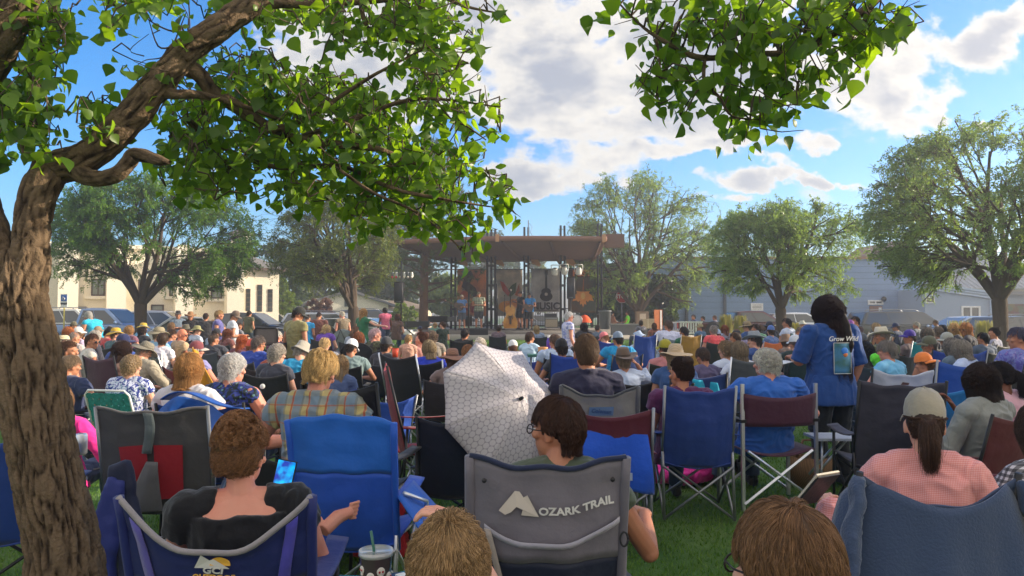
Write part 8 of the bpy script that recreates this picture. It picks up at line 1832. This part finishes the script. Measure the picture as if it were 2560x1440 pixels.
T=thing('turquoise_towel','bright turquoise towel hung on a chair behind the plum shirt','towel',(Xd(1760,7.2),7.25,0)); mb=MB(); mb.grid(lambda u,v:(-.11+.24*u+.02*math.sin(v*5),-.03*math.sin(u*8+v),.87-.04*u-.38*v),14,14,thick=.012); mb.build('towel_cloth',cloth('22a8c8'),T)
chair('dark blue chair carrying the turquoise towel','quad','2a3f78',Xd(1755,7.2),7.58,0,R(-4),'black')
# ---- left row: white shirt, curly white hair
seat(477,879,'woman with smooth golden-brown bob and white blouse',5.2,'wide','avg','fwd','fair',H('bob','a67c4c'),('short','cfcbd0'),ch=None,near=True,n=12000,yaw=-6)
dr=thing('blue_chair_cover','shiny bright blue chair cover slung over the chair below the white blouse','cover',(Xd(480,4.6),4.75,0))
def cv(u,v): 
    k=abs(2*u-1); return (-.30+.62*u+.10*v*(u-.4),-.06*math.sin(u*9+v*3)*(.3+v)-.05*v,.955+.05*math.sin(u*5+1)-.07*k*k-.28*v-.25*max(0,u-.6)*(1+v)-.42*max(0,.25-u)*(1))
mb=MB(); mb.grid(cv,40,24,thick=.01); mb.grid(lambda u,v:(-.26+.52*u,.16*v,.985+.05*math.sin(u*5+1)-.07*abs(2*u-1)**2-.02*v),30,5,thick=.008); mb.build('cover_cloth',mat('shiny_blue_cloth',S('2456a8'),.45,.12,4,.6,10,bdist=.02),dr)
chair('black framed chair under the shiny blue cover','quad','1f3f86',Xd(480,4.7),5.1,0,R(5),'black')
seat(584,881,'woman with curly white hair, strappy top and bare arms',5.6,'restwide','heavy','hright','pink',H('curly','cfcac6'),('none','2c3f42'),smat=patt('leafy','1c2c30'),ch=('quad','141519'),near=True,n=11000,curlr=.006,frame='black',yaw=-10,chz=.98)
T=thing('arm_patch','white round sensor patch on the upper arm of the curly white-haired woman','patch',P(656,966,5.52)); mb=MB(); mb.lathe([(.001,.006),(.016,.005),(.020,0)],(0,0,0),16,rot=Matrix.Rotation(R(80),3,'X')); mb.build('patch_disc',M_WHITE,T)
# ---- grey and red rocking camp chair, blue items at the left
cT,bk=hero_chair('empty grey camp chair with red inner panels left of the curly updo',Xd(362,4.0),4.35,R(6),'4c4a4c',top=.995,dip=.03,W=.29,trim='5c5a5c',frame='steel',seatz=.44)
for s in (-1,1): decal(cT,bk,'red_panel',[(s*.01,-.26),(s*.15,-.25),(s*.165,.05),(s*.02,.06)],nylon('a01f2c'),.58,.026)
mb=MB(); mb.grid(lambda u,v:back_at(bk,-.03+.05*u+.015*math.sin(v*4),0,1.0-.40*v,.022+.02*math.sin(v*3)),4,12,thick=.003); mb.build('carry_strap',cloth('5a6468'),cT)
mb=MB(); mb.grid(lambda u,v:back_at(bk,-.02-.16*v*(1-u)+.06*u,0,.52-.55*v,.03+.05*math.sin(u*3.1)*v),10,14,thick=.004); mb.build('hanging_flap',nylon('6a696c'),cT)
tubeobj('rocker_arm',[(.30,.20,.02+.6),(.30,-.35,.35),(.30,-.55,.12)],.012,M_METAL,cT); mb=MB(); mb.box((.305,.28,.655),(.05,.22,.03)); mb.build('red_grip',nylon('b02030'),cT,False)
dr=thing('blue_bag','dark blue folded chair bag leaning between trunk and grey chair','bag',(Xd(262,3.7),3.75,0),R(-6)); mb=MB(); mb.box((0,0,.42),(.20,.06,.52),rot=Matrix.Rotation(R(12),3,'Y'),taper=.45); mkobj('bag_body',remesh(mb,.015,3,disp=.02,dscale=6),[nylon('24307c')],dr); mb=MB(); mb.box((.10,.03,.42),(.16,.06,.66),rot=Matrix.Rotation(R(-10),3,'Y'),taper=.7); mkobj('side_flap',remesh(mb,.015,3,disp=.02,dscale=6),[nylon('161d3c')],dr)
chair('blue camp chair at the left edge behind the tree trunk','quad','1f3f8c',Xd(10,3.7),3.75,0,R(10),'black',group='camp chairs in the crowd',sz=1.02)
seat(150,960,'person in bright pink sweatshirt behind the tree trunk',4.6,'restwide','avg','fwd','fair',H('bob','7a5c40'),('long','ec2f94'),ch=None,yaw=-10,n=1500)
T=thing('drink_can','silver drink can held beside the pink sleeve','can',P(203,1110,4.3)); mb=MB(); mb.lathe([(.001,-.06),(.026,-.06),(.033,-.052),(.033,.05),(.027,.06),(.001,.058)],(0,0,0),18); mb.build('can_body',M_ALU,T); mb=MB(); mb.lathe([(.001,.061),(.01,.062),(.012,.060)],(0,0,0),10); mb.build('pull_tab',M_METAL,T)
# ---- empty bright blue mesh chair in the middle
cT,bk=hero_chair('empty bright blue mesh camp chair with cup holder at the centre',Xd(865,3.4),3.72,R(-4),'2456c0',top=1.01,dip=-.03,W=.235,frame='alu',band=(.60,'1f66c4'),wings=.06,sleeve='2059c0')
mb=MB(); mb.grid(lambda u,v:(.26+.20*u*1.0,-.26+.34*v-.10*u,.66-.24*u*(1-v*.3)),8,8,thick=.008); mb.build('cup_holder',nylon('2260c0'),cT); tubeobj('arm_tube',[(.27,-.20,.66),(.36,-.10,.60),(.33,.0,.30),(.30,.1,.02)],.011,M_ALU,cT)
T=thing('cooler_box','white and red cooler box standing in front of the blue mesh chair','cooler',(Xd(945,4.6),4.75,0)); mb=MB(); mb.box((0,0,.17),(.34,.26,.34)); mb.build('cooler_body',mat('cooler_red',(.5,.03,.04),.4),T,False); mb=MB(); mb.box((0,0,.385),(.36,.28,.08)); mb.build('lid',M_WHITE,T,False); me=text_mesh('IGLOO' if False else 'ARIA',.05,extr=.001); o=mkobj('lettering',me,M_BLK,T); o.rotation_euler=(math.pi/2,0,0); o.location=(0,-.145,.385)
# ---- black chair beside the plaid man and dark chairs by the umbrella
chair('tall black camp chair right of the plaid man','high','121216',Xd(880,4.3),4.6,0,R(-12),'black',sz=1.0)
chair('blue folded child chair on the grass left of the gap','low','2a55b8',Xd(935,6.9),7.0,0,R(40),'steel')
chair('red folding chair with black frame left of the umbrella','high','7c1418',Xd(1066,5.8),5.9,0,R(-78),'black')
chair('empty navy camp chair beneath the umbrella','high','151b30',Xd(1135,4.9),5.0,0,R(-6),'black',scale=.85,sz=.9)
chair('black camp chair holding an orange cup in the centre gap','quad','15171d',Xd(1028,8.6),8.9,0,R(-30),'alu',sz=1.12)
T=thing('red_cup','bright orange-red cup in the holder of the black centre chair','cup',P(988,880,8.5)); mb=MB(); mb.lathe([(.001,-.06),(.03,-.06),(.042,.04),(.040,.04),(.001,-.03)],(0,0,0),14); mb.build('cup_body',mat('cup_red',(.75,.10,.05),.4),T); mb=MB(); mb.lathe([(.040,.038),(.045,.040),(.040,.044)],(0,0,0),14); mb.build('rim',mat('cup_red2',(.6,.08,.04),.4),T)
T=thing('camp_stool','small round red and white camp stool in the centre gap','stool',(Xd(1025,6.0),6.1,0)); mb=MB(); mb.lathe([(.001,.40),(.12,.405),(.17,.41),(.17,.395),(.001,.385)],(0,0,0),20); mb.build('seat',mat('stool_red',(.6,.08,.06),.6),T)
for k in range(3): a=k*2.09; tubeobj('leg',[(math.cos(a)*.17,math.sin(a)*.17,0),(-math.cos(a)*.12,-math.sin(a)*.12,.39)],.009,M_ALU,T)
T=thing('backpack','dark blue backpack lying on the grass beside the child chair','backpack',(Xd(965,7.6),7.6,0)); mb=MB(); mb.ell((0,0,.17),(.17,.12,.18)); mb.ell((0,-.10,.12),(.11,.05,.10)); mkobj('pack_body',remesh(mb,.014,2,disp=.012,dscale=10),[nylon('181d38')],T); tubeobj('strap',[(-.1,.08,.3),(-.14,.14,.2),(-.1,.1,.05)],.012,M_BLK,T)
# ---- right side empties
cT,bk=hero_chair('tall charcoal camp chair right of the standing woman',Xd(2262,5.2),5.5,R(-6),'3a3846',top=1.03,dip=.03,W=.29,frame='black')
cT,bk=hero_chair('white and black camp chair with small dark emblem beside the light blue shirt',Xd(2262,6.8),7.1,R(-6),'22242c',top=1.0,dip=.06,W=.27,frame='black',band=(.62,'c8ccd4'))
decal(cT,bk,'emblem',[(-.035,-.012),(.03,-.008),(.04,.012),(-.02,.014)],mat('emblem_brown',(.12,.06,.05),.7),.84,.016)
chair('empty bright blue camp chair right of the orange cap','quad','1f7cc0',Xd(2350,5.9),6.2,0,R(-8),'steel')
chair('blue camp chair with pockets further right of the orange cap','high','2450a8',Xd(2405,6.4),6.6,0,R(-8),'steel')
chair('dark maroon chair pouch chair below the grey hoodie girl','low','6a2434',Xd(2465,3.9),4.1,0,R(-10),'black')
for px,d,lb in ((2470,8.2,'black folded stroller-like chair left of the right trunk'),(2515,8.6,'dark grey camp chair at the foot of the right trunk')): chair(lb,'quad','23242c',Xd(px,d),d,0,R(20),'black')
T=thing('lime_towel','lime green towel on a chair arm right of the black hair','towel',(Xd(2192,8.6),8.6,0)); mb=MB(); mb.ell((0,0,.98-.0),(.09,.06,.06)); mb.ell((.03,.0,.93),(.08,.06,.05)); mb.tube([(0,.0,.9),(0,0,.7)],[.05,.02]); mkobj('towel_cloth',remesh(mb,.012,2,disp=.02,dscale=14),[cloth('6ae03c')],T)
T=thing('water_bottle','purple water bottle on a low table behind the umbrella','bottle',(Xd(1372,11),11,0)); mb=MB(); z=Zd(842,11); mb.lathe([(.001,z-.20),(.035,z-.20),(.036,z-.06),(.02,z-.03),(.022,z),(.001,z)],(0,0,0),14); mb.build('bottle_body',mat('purple_bottle',(.16,.08,.5),.3),T); mb=MB(); mb.lathe([(.024,z-.015),(.024,z+.02),(.001,z+.022)],(0,0,0),12); mb.build('bottle_cap',M_WHITE,T)
T=thing('camp_table','low green camp table with snacks behind the umbrella','table',(Xd(1360,11.2),11.1,0)); mb=MB(); mb.box((0,0,Zd(852,11)-.22),(.5,.4,.03)); mb.build('table_top',mat('green_table',(.05,.16,.12),.7),T,False)
for sx in (-.2,.2):
    for sy in (-.15,.15): tubeobj('leg',[(sx,sy,0),(sx,sy,Zd(852,11)-.22)],.01,M_METAL,T)
T=thing('snack_tub','clear tub of orange snacks on the low green table','tub',(Xd(1357,11),10.98,Zd(852,11)-.205)); mb=MB(); mb.lathe([(.001,0),(.06,0),(.075,.10),(.001,.11)],(0,0,0),14); mb.build('tub_body',mat('snack_orange',(.7,.35,.12),.4),T); mb=MB(); mb.lathe([(.078,.10),(.078,.115),(.001,.116)],(0,0,0),14); mb.build('lid',mat('orange_lid',(.8,.35,.15),.4),T)
# ---- mesh crate wagon and bags at mid left
d=11.5; T=thing('folding_wagon','black framed wagon with grey mesh side beside the man in khaki','wagon',(Xd(666,d),d,0)); x0=.18; zt=Zd(820,d); zb=Zd(862,d)
mb=MB(); mb.tube([(-x0,-.0,zb),(-x0,0,zt-.03),(-x0+.03,0,zt),(x0-.03,0,zt),(x0,0,zt-.03),(x0,0,zb)],.012,6); mb.build('frame',M_BLK,T); mb=MB(); mb.grid(lambda u,v:(-x0+2*x0*u,.005,zb+(zt-zb)*v),6,6,thick=.004); mb.build('mesh_side',mat('grey_mesh',(.13,.12,.11),.8,.3,90),T)
mb=MB(); mb.box((0,.25,zb-.0),(2*x0,.5,.03)); mb.build('base',M_BLKP,T,False)
for s in (-1,1):
    for yy in (.05,.45): mb=MB(); mb.lathe([(.06,-.02),(.1,-.02),(.1,.02),(.06,.02)],(s*x0,yy,.1),14,rot=Matrix.Rotation(R(90),3,'Y')); mb.build('wheel',M_RUB,T); tubeobj('leg',[(s*x0,yy,.1),(s*x0,yy,zb)],.01,M_BLK,T)
for px,lb,w in ((858,'grey-green duffel bag on the lawn left of the second locust trunk',.42),(910,'larger olive tent bag on the lawn right of the second locust trunk',.62)):
    d=20; T=thing('duffel_bag',lb,'bag',(Xd(px,d),d,gz(Xd(px,d),d)),0,'bags on the lawn'); mb=MB(); hh=Zd(817 if px>900 else 824,d)-gz(Xd(px,d),d); mb.ell((0,0,hh*.35),(w,.3,hh*.66)); mkobj('bag_body',remesh(mb,.03,2,disp=.04,dscale=4),[nylon('55604c' if px>900 else '5c6660')],T); tubeobj('strap',[(-w*.4,-.2,hh*.6),(0,-.28,hh*1.0),(w*.4,-.2,hh*.6)],.015,M_BLK,T)
T=thing('mustard_jacket','mustard yellow jacket over the chair behind the faded maroon cap','jacket',(Xd(512,8.4),8.35,0)); mb=MB(); mb.grid(lambda u,v:(-.10+.24*u*(.3+v),-.03*math.sin(u*8),1.13-.42*v-.1*u),12,14,thick=.012); mb.build('jacket_cloth',cloth('c98f1c'),T)
lc=chair('plaid webbed lawn chair left of the faded maroon cap','lawn','8c8a7c',Xd(437,10.2),10.2,0,R(-38),'alu',accent='5c6c74',sz=1.1)
# ---- umbrella
def umbrella():
    apex=P(1300,998,4.8); ax=Vector((.55,-.72,.42)).normalized()
    T=thing('patio_umbrella','white parasol with grey hexagon line pattern tilted towards the camera','umbrella',(0,0,0)); Rm=ax.to_track_quat('Z','Y').to_matrix().to_4x4()@Matrix.Rotation(R(10),4,'Z'); T.matrix_world=Matrix.Translation(apex)@Rm
    def hexf(N,L,tc,co,b):
        ds=[]
        for o_ in (0,.5):
            sc=N.new('ShaderNodeVectorMath'); sc.operation='MULTIPLY_ADD'; L.new(tc.outputs['Object'],sc.inputs[0]); sc.inputs[1].default_value=(27,27/1.732,0); sc.inputs[2].default_value=(40+o_,40+o_,0)
            fr=N.new('ShaderNodeVectorMath'); fr.operation='FRACTION'; L.new(sc.outputs[0],fr.inputs[0]); m_=N.new('ShaderNodeVectorMath'); m_.operation='MULTIPLY_ADD'; L.new(fr.outputs[0],m_.inputs[0]); m_.inputs[1].default_value=(1,1.732,0); m_.inputs[2].default_value=(-.5,-.866,0)
            ln=N.new('ShaderNodeVectorMath'); ln.operation='LENGTH'; L.new(m_.outputs[0],ln.inputs[0]); ds.append(ln.outputs['Value'])
        mn=N.new('ShaderNodeMath'); mn.operation='MINIMUM'; L.new(ds[0],mn.inputs[0]); L.new(ds[1],mn.inputs[1])
        r=N.new('ShaderNodeMapRange'); r.inputs[1].default_value=.50; r.inputs[2].default_value=.42; L.new(mn.outputs[0],r.inputs[0]); m=N.new('ShaderNodeMixRGB'); L.new(r.outputs[0],m.inputs[0]); m.inputs[1].default_value=(.44,.40,.45,1); L.new(co,m.inputs[2]); return m.outputs[0]
    um=mat('parasol_cloth',(.72,.68,.70),.5,.05,5,.4,12,trans=.30,fn=hexf,bdist=.01); n=8; Rr=.49
    mb=MB()
    def surf(k,u,v):
        a0=2*math.pi*k/n; a1=2*math.pi*(k+1)/n; r=Rr*v; z=-.02*v-.17*v*v
        p0=Vector((math.cos(a0)*r,math.sin(a0)*r,z)); p1=Vector((math.cos(a1)*r,math.sin(a1)*r,z)); p=p0.lerp(p1,u); sagg=math.sin(math.pi*u)*v
        p.z-=.022*sagg; p*=1-.035*sagg*v; p.z+=.003*noise.noise(Vector((p.x*30,p.y*9,k))); return p
    for k in range(n): mb.grid(lambda u,v,k=k:surf(k,u,v*.98+.02),12,16)
    c=mb.build('canopy',um,T); so_=c.modifiers.new('s','SOLIDIFY'); so_.thickness=.002
    for k in range(n):
        tubeobj('rib',[surf(k,0,t/6)+Vector((0,0,-.004)) for t in range(7)],.003,M_METAL,c)
    tubeobj('shaft',[(0,0,.03),(0,0,-.95)],.007,M_METAL,T); mb=MB(); mb.lathe([(.001,.035),(.010,.03),(.012,.0),(.016,-.002)],(0,0,0),12); mb.build('ferrule',M_BLKP,T); tubeobj('handle',[(0,0,-.90),(0,0,-1.02)],.014,M_BLKP,T)
umbrella()
# ------------------------------------------------------------------ haze
def haze():  # added volume: its scatter stands in for the veiling sun glare
    mb=MB(); mb.box((0,170,11.5),(900,620,26))
    m=bpy.data.materials.new('haze'); m.use_nodes=True; nt=m.node_tree; nt.nodes.clear(); o=nt.nodes.new('ShaderNodeOutputMaterial'); v=nt.nodes.new('ShaderNodeVolumePrincipled'); v.inputs['Color'].default_value=(1,.98,.95,1); v.inputs['Density'].default_value=HAZE; v.inputs['Anisotropy'].default_value=.5; nt.links.new(v.outputs[0],o.inputs['Volume'])
    ob=mb.build('haze',m,None,False); ob.location=(0,0,-0.0); ob['kind']='stuff'; ob['label']='thin added haze over the park standing in for sun glare'; ob['category']='haze'
HAZE=.0038
haze()
